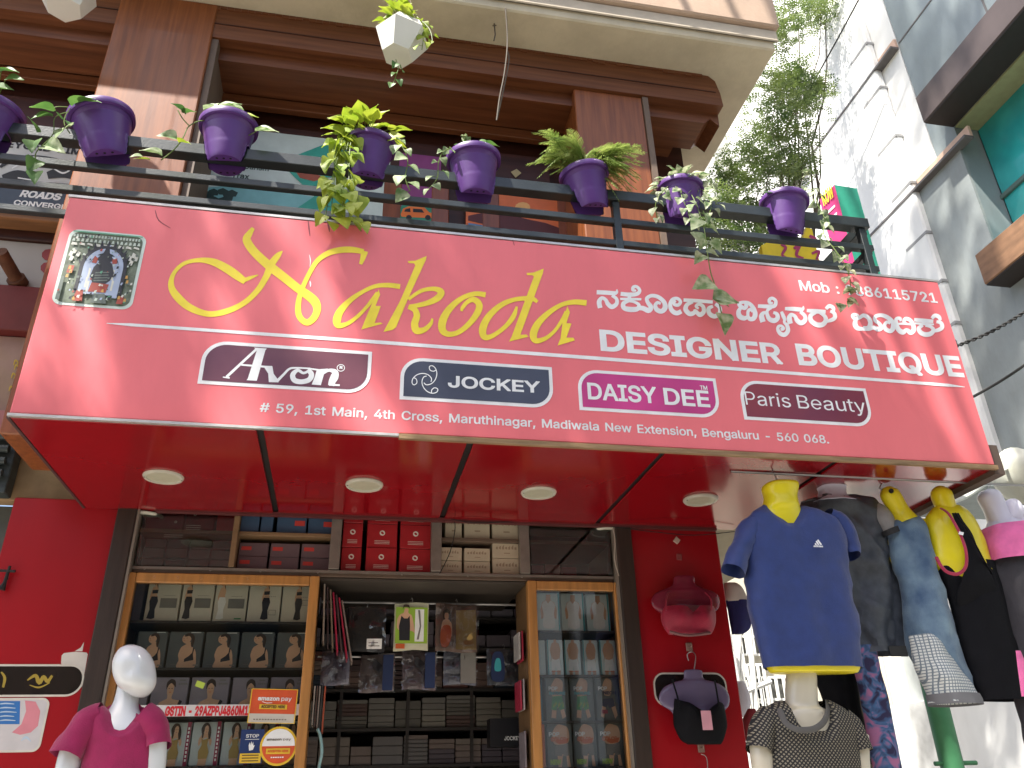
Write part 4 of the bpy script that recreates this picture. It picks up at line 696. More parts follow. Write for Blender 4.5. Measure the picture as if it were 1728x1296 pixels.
def f_tag(u0, v0, u1, v1, m_=0):
    def mk(w, h):
        def fn(b): b.cur = 0; b.poly([(-w/2+w*u0,-.0008,h*v0),(-w/2+w*u1,-.0008,h*v0),(-w/2+w*u1,-.0008,h*v1),(-w/2+w*u0,-.0008,h*v1)])
        return fn
    return mk
def f_disc(u, v, r_):
    def mk(w, h):
        def fn(b):
            c = [(-w/2+w*u+r_*math.cos(k*.5236), -.0008, h*v+r_*math.sin(k*.5236)) for k in range(12)]; b.poly(c)
            b.cur = 1; b.poly([(-w/2+w*u+r_*.6*math.cos(k*1.05+.3), -.0012, h*v+r_*.55*math.sin(k*1.05)) for k in range(6)]); b.cur = 0
            for q in range(3): b.poly([(-w/2+w*(u-.25),-.0008,h*(v-.34-.06*q)),(-w/2+w*(u+.25),-.0008,h*(v-.34-.06*q)),(-w/2+w*(u+.25),-.0008,h*(v-.325-.06*q)),(-w/2+w*(u-.25),-.0008,h*(v-.325-.06*q))])
        return fn
    return mk
zu = zmid + .011; ztop = 2.84
prow([(232,300,maroon,'maroon carton at the far left of the top shelf',f_disc(.8,.25,.006),[whitelab,maroon]),(301,354,maroon,'maroon carton with pale edge lines, second on the top shelf',f_disc(.3,.5,.006),[whitelab,maroon]),(356,392,redbox,'brighter red carton with a pale square label on the top shelf',f_tag(.35,.5,.8,.85),[whitelab])], zu, ztop, YW+.05, .26, 'garment_carton', 'carton', 'cartons on the top left shelf')
prow([(398,432,bluebox,'slate blue carton left of the black gap, first of its shelf',None,None),(433,456,bluebox,'narrow slate blue carton beside the black gap',None,None),(461,514,bluebox,'slate blue carton with a red tag right of the black gap',f_tag(.6,.3,.95,.5),[redlab]),(515,561,bluebox,'slate blue carton with a red tag against the metal divider',f_tag(.6,.3,.95,.5),[redlab])], zu, ztop-.03, YW+.05, .26, 'garment_carton', 'carton', 'blue cartons on the top shelf')
zl = ZT + .022; hm = (zmid - .03 - zl) / 2
for r_ in range(2):
    prow([(399+54*c_, 452+54*c_, mauve, ['lower','upper'][r_]+' mauve carton with red tag, '+['first','second','third'][c_]+' from the wooden divider', f_tag(.08,.45,.42,.72), [redlab]) for c_ in range(3)], zl + r_*(hm+.001), zl + r_*(hm+.001) + hm, YW+.07, .25, 'garment_carton', 'carton', 'mauve cartons under the blue ones')
for c_ in range(4):
    for r_ in range(3):
        o = carton('plastic_packet', ['bottom','middle','top'][r_] + ' dark plastic garment packet, ' + ['first','second','third','fourth'][c_] + ' column, behind the left top glass', 'dark packets behind the glass', 'packet', X8(236)+c_*.098, X8(236)+c_*.098+.092, zl+r_*.048, zl+r_*.048+.044, YW+.06, .25, dkbag, jig=.012)
zz = [zl, zl + .118, zl + .236, 2.84]
for c_, (pa, pb) in enumerate(((576,612),(618,672),(675,730))):
    for r_ in range(3):
        prow([(pa, pb, redbox, ['bottom','middle','top'][r_] + ' red carton with white disc, ' + ['narrow left','middle','right'][c_] + ' stack', f_disc(.5,.62,.013), [whitelab, redbox])], zz[r_], zz[r_+1]-.002, YW+.05, .26, 'garment_carton', 'carton', 'red cartons with white discs')
def f_lines(w, h):
    def fn(b):
        for q in range(7): b.poly([(-w/2+w*(.12+.11*q),-.0008,h*(.5+.03*(q%2))),(-w/2+w*(.19+.11*q),-.0008,h*.5),(-w/2+w*(.19+.11*q),-.0008,h*(.66+.06*(q%3))),(-w/2+w*(.12+.11*q),-.0008,h*.64)])
        b.poly([(-w*.1,-.0008,h*.25),(w*.12,-.0008,h*.25),(w*.12,-.0008,h*.30),(-w*.1,-.0008,h*.30)])
    return fn
tanp = simple(.30,.22,.15,.6)
for c_, (pa, pb) in enumerate(((742,783),(785,831),(833,883))):
    on = ['left','middle','right'][c_]
    hh = .075 if c_ < 2 else .093
    prow([(pa, pb, creamb, 'lower cream carton, ' + on + ' of three', f_lines, [tanp])], zl, zl+hh-.012, YW+.05, .26, 'cream_carton', 'carton', 'cream cartons right of the red ones')
    prow([(pa, pb, creamb, 'upper cream carton on the lower shelf, ' + on + ' of three', f_lines, [tanp])], zl+hh-.01, zl+2*hh-.02, YW+.05, .26, 'cream_carton', 'carton', 'cream cartons right of the red ones')
    prow([(pa+(10 if c_==0 else 0), pb, creamb, 'cream carton on the top shelf, ' + on + ' of three', f_lines, [tanp])], zu, ztop-.01, YW+.05, .26, 'cream_carton', 'carton', 'cream cartons right of the red ones')
for i, (pa, pb, m_, h_) in enumerate(((905,926,maroon,.07),(928,954,simple(.24,.10,.09,.5),.075),(956,982,maroon,.065))):
    carton('garment_carton', ['dull red carton behind the right top glass, first from the cream cartons','dusty pink carton behind the right top glass','dark red carton behind the right top glass, beside the pink one'][i], 'cartons behind the right top glass', 'carton', X8(pa), X8(pb), zl, zl+h_, YW+.12, .2, m_)
b = MB(); c0 = PY(1033,893,3.78); b.tube(catmull([(c0.x,3.775,2.75),(c0.x+.008,3.775,2.68),(c0.x-.002,3.775,2.58),(c0.x+.012,3.775,2.50)], 5), .0028, 6); o = b.build('dangling_cable', simple(.45,.40,.33,.7)); tag(o, 'thin pale cord hanging beside the right door post', 'cord')
b = MB(); b.tube(catmull([PY(748,870,3.77),PY(762,872,3.77),PY(768,890,3.78),PY(760,930,3.78),PY(742,968,3.79)], 5), .0022, 6); o = b.build('dangling_cable', blackgap); tag(o, 'thin black cable dangling in front of the cream cartons', 'cable')
b = MB(); b.tube(catmull([PY(752,873,3.76),PY(800,882,3.76),PY(900,880,3.77),PY(1000,885,3.77),PY(1100,897,3.76),PY(1170,903,3.76),PY(1240,897,3.76)], 5), .0022, 6); o = b.build('dangling_cable', blackgap); tag(o, 'thin black cable strung along the rear soffit edge to the red pier', 'cable')

# ================================================================== display cabinets
oak = mat('cabinet_oak', (.42,.19,.05), .45, .25, 5, .1, 60, stretch=(6,6,.6), coat=.2)
shelfd = simple(.035,.03,.028,.6)
def cabinet(lab, xa, xb, ztop_, zb, zs_, side='l'):
    t_ = thing('display_cabinet', lab, 'display cabinet', ((xa+xb)/2, YW, .16))
    fw = .042
    rect((xa, YW+.0, .16), (xa+fw, YW+.045, ztop_), 'door_stile', oak, t_, .003)
    rect((xb-fw, YW+.0, .16), (xb, YW+.045, ztop_), 'door_stile', oak, t_, .003)
    rect((xa+fw+.001, YW+.002, ztop_-fw), (xb-fw-.001, YW+.043, ztop_), 'door_rail', oak, t_, .003)
    rect((xa+fw+.001, YW+.002, .16), (xb-fw-.001, YW+.043, .22), 'door_rail', oak, t_, .003)
    rect((xa+.003, YW+.30, .16), (xb-.003, YW+.315, ztop_-.004), 'back_board', room, t_)
    rect((xa+.002, YW+.047, .16), (xa+.016, YW+.30, ztop_-.003), 'side_board', simple(.16,.09,.04,.5), t_)
    rect((xb-.016, YW+.047, .16), (xb-.002, YW+.30, ztop_-.003), 'side_board', MATS['paint_281609_50'] if 'paint_281609_50' in MATS else oak, t_)
    rect((xa+.017, YW+.047, ztop_-.018), (xb-.017, YW+.30, ztop_-.004), 'top_board', shelfd, t_)
    for z in zs_: rect((xa+.017, YW+.055, z-.010), (xb-.017, YW+.299, z), 'shelf', shelfd, t_)
    return t_
cx0, cx1 = P8(215,965).x - .005, P8(540,968).x
dx0, dx1 = P8(890,975).x, P8(1048,985).x + .005
ZC = ZT - .014
YG = YW + .06
def zg(px, py): return PY(px, py, YG+.02).z
sh = [zg(380,1050), zg(380,1128), zg(380,1209), zg(380,1292)]
cl_ = cabinet('tall oak framed display cabinet left of the doorway, full of boxed garments', cx0, cx1, ZC, .16, sh + [sh[-1]-.27, sh[-1]-.54])
sr = [zg(980,1066), zg(980,1140), zg(980,1217), zg(980,1294)]
cr_ = cabinet('narrower oak framed display cabinet right of the doorway with reflections in its glass', dx0, dx1, ZC, .16, sr + [sr[-1]-.27, sr[-1]-.54])
for k in range(9):
    b = MB(); b.lathe([(0,-.004),(.005,-.003),(.005,0)], 8, Matrix.Translation((cx0+.02+k*(cx1-cx0-.04)/8 if k < 6 else cx1-.02, YW, ZC-.02 if k < 6 else ZC-.2*(k-5))) @ Matrix.Rotation(R(90), 4, 'X')); b.build('screw', simple(.6,.55,.45,.3), cl_)
G1 = rect((cx0+.043, YW+.018, .221), (cx1-.043, YW+.022, ZC-.043), 'glass_pane', glass('cabinet_glass', (.93,.95,.93), .7), cl_)
G2 = rect((dx0+.043, YW+.018, .221), (dx1-.043, YW+.022, ZC-.043), 'glass_pane', glass('cabinet_glass_right', (.97,.98,.98), 1.5), cr_)

# ---- printed pictures for the boxes (flat print as thin shapes)
skin = simple(.68,.40,.25,.6); hair = simple(.05,.03,.022,.6); blackc = simple(.02,.02,.025,.6); greyb = simple(.20,.19,.17,.6); whitec = simple(.85,.85,.82,.6)
PM = [skin, hair, blackc, greyb, whitec, simple(.40,.27,.09,.6), simple(.05,.38,.42,.6), simple(.62,.12,.03,.5), simple(.015,.03,.09,.5), simple(.30,.48,.05,.5), simple(.06,.28,.10,.6), simple(.30,.02,.06,.5)]
def sm(pts, k=4): return [(p.x, p.y) for p in catmull([Vector((x, y, 0)) for x, y in pts], k, True)]
class Pic:
    def __init__(s, w, h, y=-.0008): s.w = w; s.h = h; s.b = MB(); s.y = y; s.n = 0
    def p(s, m_, pts, smooth=False):
        if smooth: pts = sm(pts)
        s.b.cur = m_; s.n += 1; s.b.poly([(-s.w/2 + u*s.w, s.y - .00022*s.n, v*s.h) for u, v in pts]); return s
    def t(s, m_, str_, u, v, wd, cap, bold=14):
        s.b.cur = m_; e = EPS[0]; EPS[0] = .0003*s.n + .0004; text(s.b, str_, (-s.w/2+u*s.w, s.y, v*s.h), (1,0,0), (0,0,1), wd*s.w, cap*s.h, bold=bold); s.n += 4; EPS[0] = e; return s
    def r(s, m_, u0, v0, u1, v1): return s.p(m_, [(u0,v0),(u1,v0),(u1,v1),(u0,v1)])
def pic_gown(w, h, cm=2, mode=0):
    q = Pic(w, h)
    u = .22 if mode < 3 else .55
    def X(a): return u + a
    q.p(0, [(X(-.07),.86),(X(-.10),.78),(X(-.08),.66),(X(-.11),.60),(X(-.02),.55),(X(.10),.60),(X(.07),.66),(X(.09),.78),(X(.05),.87)], True)
    q.p(0, [(X(-.10),.78),(X(-.14),.62),(X(-.11),.50),(X(-.08),.62),(X(-.06),.76)], True)
    q.p(cm, [(X(-.09),.62),(X(-.13),.50),(X(-.09),.30),(X(-.14),.08),(X(0),.06),(X(.10),.09),(X(.07),.30),(X(.13),.50),(X(.09),.62)])
    q.p(cm if cm != 4 else 0, [(X(-.09),.78),(X(.09),.79),(X(.085),.70),(X(-.085),.69)])
    q.p(0, [(X(-.02),.88),(X(-.035),.95),(X(.03),.955),(X(.05),.89)], True)
    q.p(1, [(X(-.04),.90),(X(-.035),.97),(X(.03),.975),(X(.06),.90),(X(.07),.82),(X(.03),.90),(X(0),.95)], True)
    if mode < 3: q.r(3, .42,.34,.93,.58)
    else:
        q.r(3, .66,.18 if mode == 3 else .44,.88,.19 if mode == 3 else .45); q.r(3, .66,.30 if mode == 3 else .56,.88,.31 if mode == 3 else .57); q.r(3, .66,.18 if mode == 3 else .44,.672,.30 if mode == 3 else .57); q.r(3,.868,.18 if mode == 3 else .44,.88,.30 if mode == 3 else .57)
    for k in range(6): q.r(3, .50+.06*k,.64,.54+.06*k,.652)
    if mode == 2: q.r(10, .66,.07,.88,.10)
    return q.b
def pic_back(w, h):
    q = Pic(w, h)
    q.p(0, [(.33,.02),(.36,.22),(.32,.36),(.38,.56),(.50,.64),(.55,.70),(.66,.70),(.68,.60),(.80,.50),(.86,.30),(.84,.02)], True)
    q.p(0, [(.40,.72),(.38,.82),(.44,.90),(.56,.91),(.64,.84),(.62,.72),(.52,.66)], True)
    q.p(1, [(.44,.90),(.55,.95),(.68,.92),(.75,.82),(.74,.66),(.70,.56),(.65,.66),(.66,.78),(.58,.87),(.50,.88)], True)
    q.p(1, [(.43,.86),(.50,.93),(.60,.90),(.52,.86)], True)
    q.p(2, [(.74,.56),(.78,.54),(.76,.38),(.80,.22),(.52,.17),(.52,.25),(.66,.34),(.73,.42)])
    q.r(2, .41,.80,.44,.812); q.r(2, .50,.81,.53,.822); q.r(7, .42,.745,.47,.755)
    q.r(4, .62,.955,.92,.975); q.r(3, .12,.10,.34,.108); q.r(3, .80,.07,.95,.10)
    return q.b
def pic_front(w, h):
    q = Pic(w, h)
    q.p(0, [(.28,.0),(.20,.16),(.26,.34),(.40,.42),(.46,.46),(.46,.58),(.58,.58),(.58,.46),(.68,.42),(.82,.40),(.86,.36),(.72,.16),(.68,.0)], True)
    q.p(2, [(.80,.42),(.88,.38),(.72,.05),(.68,.10)])
    q.p(0, [(.44,.58),(.44,.80),(.52,.86),(.60,.80),(.60,.58),(.52,.50)], True)
    q.p(1, [(.41,.68),(.40,.85),(.50,.95),(.62,.90),(.65,.74),(.60,.78),(.52,.84),(.45,.78)], True)
    q.r(2, .46,.70,.50,.715); q.r(2, .54,.70,.58,.715); q.r(7, .49,.605,.55,.62)
    q.r(3, .74,.90,.90,.93)
    for k in range(5): q.r(3, .72+.05*k,.80,.755+.05*k,.845)
    return q.b
def pic_slip(w, h):
    q = Pic(w, h)
    q.r(11, .86,.0,1.0,1.0)
    for k in range(9): q.r(4, .90,.10+.09*k,.96,.155+.09*k)
    q.p(0, [(.30,.0),(.34,.22),(.62,.24),(.60,.0)]); q.p(0, [(.30,.66),(.24,.56),(.28,.44),(.40,.60),(.56,.62),(.68,.44),(.72,.56),(.62,.68),(.52,.74),(.42,.74)], True)
    q.p(5, [(.34,.62),(.42,.58),(.52,.60),(.60,.62),(.58,.46),(.66,.30),(.62,.16),(.30,.15),(.28,.32),(.38,.46)])
    q.p(1, [(.34,.70),(.30,.84),(.40,.96),(.56,.95),(.66,.80),(.66,.62),(.60,.60),(.56,.72),(.50,.90),(.42,.78),(.40,.64),(.35,.62)], True)
    q.p(0, [(.43,.74),(.43,.86),(.50,.91),(.56,.86),(.56,.75),(.50,.70)], True)
    q.r(2, .45,.82,.48,.83); q.r(2, .52,.82,.55,.83); q.r(11, .48,.755,.52,.765)
    return q.b
def pic_torso(w, h, kind):
    q = Pic(w, h)
    if kind == 0:      # white vest
        q.p(0, [(.18,.30),(.14,.55),(.24,.74),(.40,.80),(.42,.95),(.62,.95),(.62,.80),(.78,.74),(.88,.55),(.84,.30),(.72,.36),(.70,.60),(.32,.60),(.30,.36)])
        q.p(4, [(.26,.10),(.28,.44),(.22,.68),(.40,.79),(.50,.72),(.62,.79),(.80,.68),(.74,.44),(.76,.10)], True)
        q.r(6, .93,.0,1.0,1.0)
    elif kind == 1:    # white shorts
        q.p(0, [(.24,.50),(.16,.70),(.28,.88),(.42,.92),(.44,1.0),(.60,1.0),(.60,.92),(.76,.88),(.86,.70),(.78,.48),(.84,.30),(.72,.50),(.70,.30),(.32,.30),(.30,.52),(.18,.34)])
        q.p(4, [(.26,.46),(.50,.43),(.76,.46),(.82,.14),(.56,.12),(.50,.26),(.46,.12),(.22,.14)])
        q.r(0, .24,.0,.44,.13); q.r(0, .58,.0,.80,.13); q.r(7, .2,.10,.8,.115); q.r(6, .0,.0,.06,1.0)
    elif kind == 2:    # printed shorts
        q.p(0, [(.30,.56),(.24,.78),(.36,.92),(.44,.98),(.60,.98),(.76,.90),(.74,.70),(.66,.56)], True)
        q.p(0, [(.26,.30),(.20,.08),(.40,.06),(.46,.30),(.58,.30),(.68,.05),(.84,.10),(.74,.32)])
        q.p(10, [(.28,.56),(.70,.58),(.78,.28),(.56,.24),(.50,.36),(.44,.24),(.22,.26)])
        for k in range(9): q.p(5 if k % 2 else 9, [(.30+.05*k,.30+.03*(k%4)),(.36+.05*k,.33+.03*(k%4)),(.33+.05*k,.40+.03*(k%3))])
        q.r(3, .1,.60,.9,.66); q.t(4, 'POP', .12,.70,.40,.09); q.t(6, 'NATURE', .14,.60,.70,.07)
    elif kind == 3:    # blue shorts
        q.p(0, [(.34,.60),(.30,.80),(.42,.95),(.56,.98),(.72,.92),(.70,.72),(.62,.58)], True)
        q.p(0, [(.24,.40),(.14,.10),(.28,.06),(.42,.36),(.62,.34),(.78,.04),(.90,.12),(.80,.42)])
        q.p(8, [(.30,.50),(.74,.52),(.82,.34),(.56,.28),(.48,.36),(.40,.30),(.22,.34)]); q.r(11, .2,.16,.46,.25); q.t(4, 'POP', .08,.70,.42,.09); q.t(8, 'NEON', .30,.60,.6,.08)
    else:              # dark trunks with orange word
        q.p(0, [(.30,.52),(.20,.74),(.34,.92),(.48,.98),(.66,.96),(.84,.90),(.90,.70),(.80,.54)], True)
        q.p(0, [(.38,.28),(.40,.0),(.54,.0),(.60,.26),(.74,.26),(.76,.0),(.90,.0),(.84,.30)])
        q.p(3, [(.32,.50),(.84,.52),(.88,.26),(.64,.24),(.60,.34),(.56,.24),(.30,.26)]); q.p(7, [(.34,.56),(.48,.52),(.80,.54),(.86,.66),(.60,.62),(.36,.64)])
        q.t(4, 'POP', .06,.70,.44,.10); q.t(7, 'COLOR', .14,.58,.62,.10); q.t(9, 'NEW', .08,.05,.42,.12, 20)
    return q.b
def boxrow(edges, zlo, h, m_, pic, labs, grp, x2=None, name='boxed_garment', cat='garment box', lean=0):
    cache = None
    for i, (pa, pb) in enumerate(edges):
        xa = PY(pa, 1050, YG+.02).x; xb = PY(pb, 1050, YG+.02).x
        o = carton(name, labs[i], grp, cat, xa+.002, xb-.002, zlo+.001, zlo+h, YG+.015+random.uniform(0,.008), .10, m_[i] if isinstance(m_, list) else m_)
        p = pic[i] if isinstance(pic, list) else pic
        if p:
            key = ('pic', str(p), round(xb-xa,2), i if isinstance(pic, list) else 0)
            if key not in MATS: MATS[key] = p(xb-xa-.006, h).build('printed_front', PM, None, fix=False).data; oo = [x for x in bpy.data.objects if x.data == MATS[key]][0]
            else: oo = bpy.data.objects.new('printed_front', MATS[key]); COL.objects.link(oo)
            oo.parent = o
on5 = ['first','second','third','fourth','fifth']
beigeb = mat('beige_card', (.66,.61,.50), .5, .06, 9, coat=.2); darkb = mat('charcoal_card', (.10,.11,.112), .4, .15, 6, coat=.3); plumb = mat('plum_grey_card', (.27,.23,.27), .4, .12, 6, coat=.3); paleb = mat('pale_blue_card', (.52,.56,.55), .45, .08, 5, coat=.2)
zh = lambda a, c: PY(380, a, YG+.02).z - PY(380, c, YG+.02).z
def XE(lst, py):   # convert photograph columns at row py to equivalent columns at row 1050
    out = []
    for pa, pb in lst:
        f = lambda p: (lambda x: x)(p)
        out.append((PY(pa, py, YG+.02).x, PY(pb, py, YG+.02).x))
    return out
def boxrowx(lst, py, *a, **k):
    global PY
    xs = XE(lst, py); r0 = PY
    inv = []
    # solve the column at row 1050 giving the same x
    for xa, xb in xs:
        q = []
        for x in (xa, xb):
            lo, hi = -400, 2200
            for _ in range(40):
                md = (lo+hi)/2
                if PY(md, 1050, YG+.02).x < x: lo = md
                else: hi = md
            q.append(lo)
        inv.append(tuple(q))
    boxrow(inv, *a, **k)
hA = zh(981,1048)
cream_l = ['cream box with a black-gowned figure, first on the top cabinet shelf', 'cream box with a black-gowned figure, second on the top cabinet shelf', 'cream box with a white-gowned figure in the middle of the top cabinet shelf', 'cream box with black-gowned figure and small sketch, fourth on the top shelf', 'cream box with a centred figure, against the right stile of the top cabinet shelf']
boxrowx([(246,304),(306,361),(362,418),(419,475),(476,528)], 1010, sh[0], hA, beigeb, [lambda w,h: pic_gown(w,h,2,0), lambda w,h: pic_gown(w,h,2,1), lambda w,h: pic_gown(w,h,4,2), lambda w,h: pic_gown(w,h,2,3), lambda w,h: pic_gown(w,h,2,4)], cream_l, 'cream boxes on the top cabinet shelf')
boxrowx([(209,242)], 1010, sh[0], hA, simple(.09,.08,.11,.4), None, ['plain plum grey box left of the cream boxes'], 'plain boxes', name='plain_box')
boxrowx([(228,281),(283,342),(344,403),(405,463),(465,523)], 1090, sh[1], zh(1064,1126), darkb, pic_back, ['charcoal box with rear-view figure, '+q+' on the second shelf' for q in ('behind the mannequin head','second','middle','fourth','rightmost')], 'charcoal boxes on the second cabinet shelf')
boxrowx([(188,252),(254,319),(321,387),(389,453),(455,519)], 1165, sh[2], zh(1141,1207), plumb, [None, pic_front, pic_front, pic_front, pic_front], ['plain plum grey box hidden by the mannequin neck','plum grey box with arms-raised figure beside the mannequin','plum grey box with figure and green arrow sticker','plum grey box with figure left of the orange sticker','plum grey box with figure partly behind the orange sticker'], 'plum grey boxes on the third cabinet shelf')
boxrowx([(218,262),(270,320),(322,371),(373,422),(424,469),(471,516)], 1255, sh[3], zh(1216,1290), paleb, pic_slip, ['pale box with a figure in a tan slip, '+q for q in ('mostly behind the pink top','first right of the pink top','second right of the pink top','left of the navy card','behind the navy card and round sticker','rightmost, beside the round sticker')], 'pale boxes on the lowest visible cabinet shelf')
for r_ in range(2):
    for c_ in range(5): carton('boxed_garment', 'grey box, ' + on5[c_] + ' from the left on the ' + ['upper','lower'][r_] + ' hidden shelf of the left cabinet', 'boxes low in the left cabinet', 'garment box', cx0+.06+.15*c_, cx0+.20+.15*c_, sh[-1]-.27*(r_+1)+.001, sh[-1]-.27*(r_+1)+.19, YG+.02, .1, plumb)
# white strip with red registration number and stickers on the glass
EPS[0] = 0
YQ = YW + .017
b = MB(); st0 = PY(216,1190,YQ); st1 = PY(512,1207,YQ); b.box((st0.x, YQ-.0006, st1.z), (st1.x, YQ, PY(380,1189,YQ).z)); q = b.build('number_strip', simple(.62,.60,.58,.5)); tag(q, 'white strip with a red registration number stuck across the cabinet glass', 'sticker')
b = MB(); EPS[0] = .0008; text(b, 'GSTIN - 29AZPPJ4860M1Z', (PY(278,1206,YQ).x, YQ, st1.z+.001), (1,0,0), (0,0,1), PY(425,1206,YQ).x - PY(278,1206,YQ).x, (PY(380,1190,YQ).z - st1.z)*.92, bold=18); b.build('number_lettering', simple(.62,.02,.03,.5), q, fix=False)
def card(name, lab, cat, x0, y0, x1, y1, m_, Y=YQ-.001, th=.0006, grp=None, rot=0):
    A = PY(x0, y1, Y); Bp = PY(x1, y1, Y); T = PY((x0+x1)/2, y0, Y); w = Bp.x-A.x; h = T.z-PY((x0+x1)/2, y1, Y).z
    b = MB(); b.box((-w/2, -th, 0), (w/2, 0, h)); o = b.build(name, m_); o.location = ((A.x+Bp.x)/2, Y, PY((x0+x1)/2, y1, Y).z); o.rotation_euler.y = rot; tag(o, lab, cat, grp); return o, w, h
org = simple(.68,.10,.03,.45); yel = simple(.78,.50,.04,.45); navyc = simple(.02,.04,.13,.4)
o, w, h = card('payment_sticker', 'orange and white square payment sticker on the cabinet glass', 'sticker', 417, 1163, 497, 1221, org, rot=R(1.5))
q = Pic(w, h, -.0007); PMs = [whitec, yel, simple(.10,.06,.03,.5), simple(.62,.58,.50,.5), org]
q.r(3, 0,0,1,.28); q.t(0, 'amazon', .16,.66,.46,.125, 14); q.t(0, 'pay', .65,.66,.23,.125, 4); q.r(1, .21,.41,.80,.55); q.t(2, 'ACCEPTED HERE', .25,.44,.51,.085, 14)
q.p(0, [(.25,.62),(.36,.575),(.48,.59),(.47,.605),(.36,.595),(.26,.635)])
for k in range(12): q.r(2, .12+.06*k,.10,.155+.06*k,.125)
for uv in ((0,0,.02,1),(.98,0,1,1),(0,.98,1,1),(0,0,1,.02)): q.r(1, *uv)
q.b.build('printed_front', PMs, None, fix=False).parent = o
o, w, h = card('safety_card', 'narrow navy card with a raised hand print on the cabinet glass', 'sticker', 401, 1231, 441, 1289, navyc, Y=YQ-.002)
q = Pic(w, h, -.0007); q.t(0, 'STOP', .22,.76,.56,.10, 8); q.r(0,.2,.70,.8,.715); q.p(0, [(.42,.38),(.38,.54),(.42,.62),(.46,.54),(.48,.66),(.52,.55),(.56,.64),(.58,.52),(.64,.54),(.58,.40)]); q.r(1, .05,.02,.95,.30)
for k in range(3): q.r(2, .15,.07+.08*k,.85,.10+.08*k)
q.b.build('printed_front', PMs, None, fix=False).parent = o
b = MB(); cc = PY(470,1259,YQ-.003); rr = (PY(502,1259,YQ-.003).x - PY(439,1259,YQ-.003).x)/2
b.lathe([(0,0),(rr,0),(rr,.0006),(0,.0006)], 32, Matrix.Rotation(R(90), 4, 'X')); o = b.build('payment_sticker', yel); o.location = cc; tag(o, 'round yellow-rimmed payment sticker below the square one', 'sticker')
q = Pic(2*rr, 2*rr, -.0014)
ci = lambda a0, a1, r_=.44: [(.5+r_*math.cos(R(a0+(a1-a0)*k/16)), r_*math.sin(R(a0+(a1-a0)*k/16))) for k in range(17)]
q.p(0, ci(0,180)); q.p(4, ci(180,360)); q.t(2, 'amazon', .17,.14,.40,.06, 10); q.t(2, 'pay', .60,.14,.22,.06, 0); q.r(1, .18,-.20,.82,-.06); q.t(4, 'ACCEPTED HERE', .22,-.16,.56,.06, 12)
for k in range(6): q.r(0, .32+.06*k,-.30,.365+.06*k,-.27)
q.b.build('printed_front', PMs, None, fix=False).parent = o
o, w, h = card('arrow_sticker', 'small yellow-green arrow sticker on a plum box', 'sticker', 328, 1150, 343, 1160, simple(.45,.58,.08,.5), rot=R(18))

# right cabinet rows
tealb = mat('teal_card', (.66,.78,.76), .45, .1, 5, coat=.3); blkb = mat('black_card', (.10,.12,.115), .35, .2, 6, coat=.3)
zr = lambda a, c: PY(980, a, YG+.02).z - PY(980, c, YG+.02).z
boxrowx([(905,945),(946,987),(989,1030)], 1030, sr[0], zr(1000,1064), tealb, lambda w,h: pic_torso(w,h,0), ['pale box with a white vest torso, '+q+' on the top shelf of the right cabinet' for q in ('leftmost','middle','rightmost')], 'vest boxes in the right cabinet')
boxrowx([(906,922),(923,951),(952,982),(984,1011),(1012,1042)], 1110, sr[1], zr(1078,1138), tealb, [None]+[lambda w,h: pic_torso(w,h,1)]*4, ['box with white shorts torso, '+q+' on the second shelf of the right cabinet' for q in ('edge-on left','second','third','fourth','rightmost')], 'shorts boxes in the right cabinet')
boxrowx([(908,917),(920,961),(963,1003),(1006,1045)], 1180, sr[2], zr(1141,1214), [simple(.05,.22,.32,.4), blkb, blkb, blkb], [None, lambda w,h: pic_torso(w,h,2), lambda w,h: pic_torso(w,h,2), lambda w,h: pic_torso(w,h,3)], ['narrow blue box spine on the third shelf of the right cabinet','black box with leafy shorts, left on the third shelf of the right cabinet','black box with leafy shorts behind the bright reflection','black box with blue shorts on the third shelf of the right cabinet'], 'black boxes in the right cabinet')
boxrowx([(911,921),(923,967),(968,1008),(1010,1053)], 1255, sr[3], zr(1218,1291), [simple(.55,.13,.05,.4), blkb, blkb, blkb], [None]+[lambda w,h: pic_torso(w,h,4)]*3, ['narrow orange box spine on the fourth shelf of the right cabinet','black box with orange wording, left on the fourth shelf of the right cabinet','black box with orange wording, middle on the fourth shelf of the right cabinet','black box with orange wording, right on the fourth shelf of the right cabinet'], 'orange worded boxes in the right cabinet')

# ================================================================== inside the doorway
EPS[0] = 0
steel = mat('steel_rod', (.35,.34,.33), .35, .1, 10, metal=.9)
film = glass('clear_film', (.92,.92,.93), 2.0, .10)
lin = thing('lintel_board', 'dark board under the shelf unit at the head of the doorway', 'lintel', (0,3.9,ZT-.05))
rect((cx1+.004, 3.86, ZC-.30), (dx0-.004, 3.90, ZC-.005), 'board', mat('lintel_dark', (.045,.037,.030), .6, .2, 5), lin) if 0 else rect((cx1+.004, 3.83, ZC-.012), (dx0-.004, 4.45, ZC-.002), 'board', mat('lintel_dark', (.055,.045,.036), .6, .2, 5), lin)
def rod(y, px0, px1, py, lab):
    b = MB(); A = PY(px0, py, y); Bq = PY(px1, py, y); b.tube([(cx1+.01, y, A.z), (dx0-.01, y, A.z)], .007, 8, ); o = b.build('hanging_rod', steel, smooth=True); tag(o, lab, 'hanging rail'); return A.z
za = rod(4.05, 560, 880, 1016, 'thin upper rail across the doorway holding packets')
zb2 = rod(4.12, 560, 880, 1108, 'thin lower rail across the doorway holding packets')
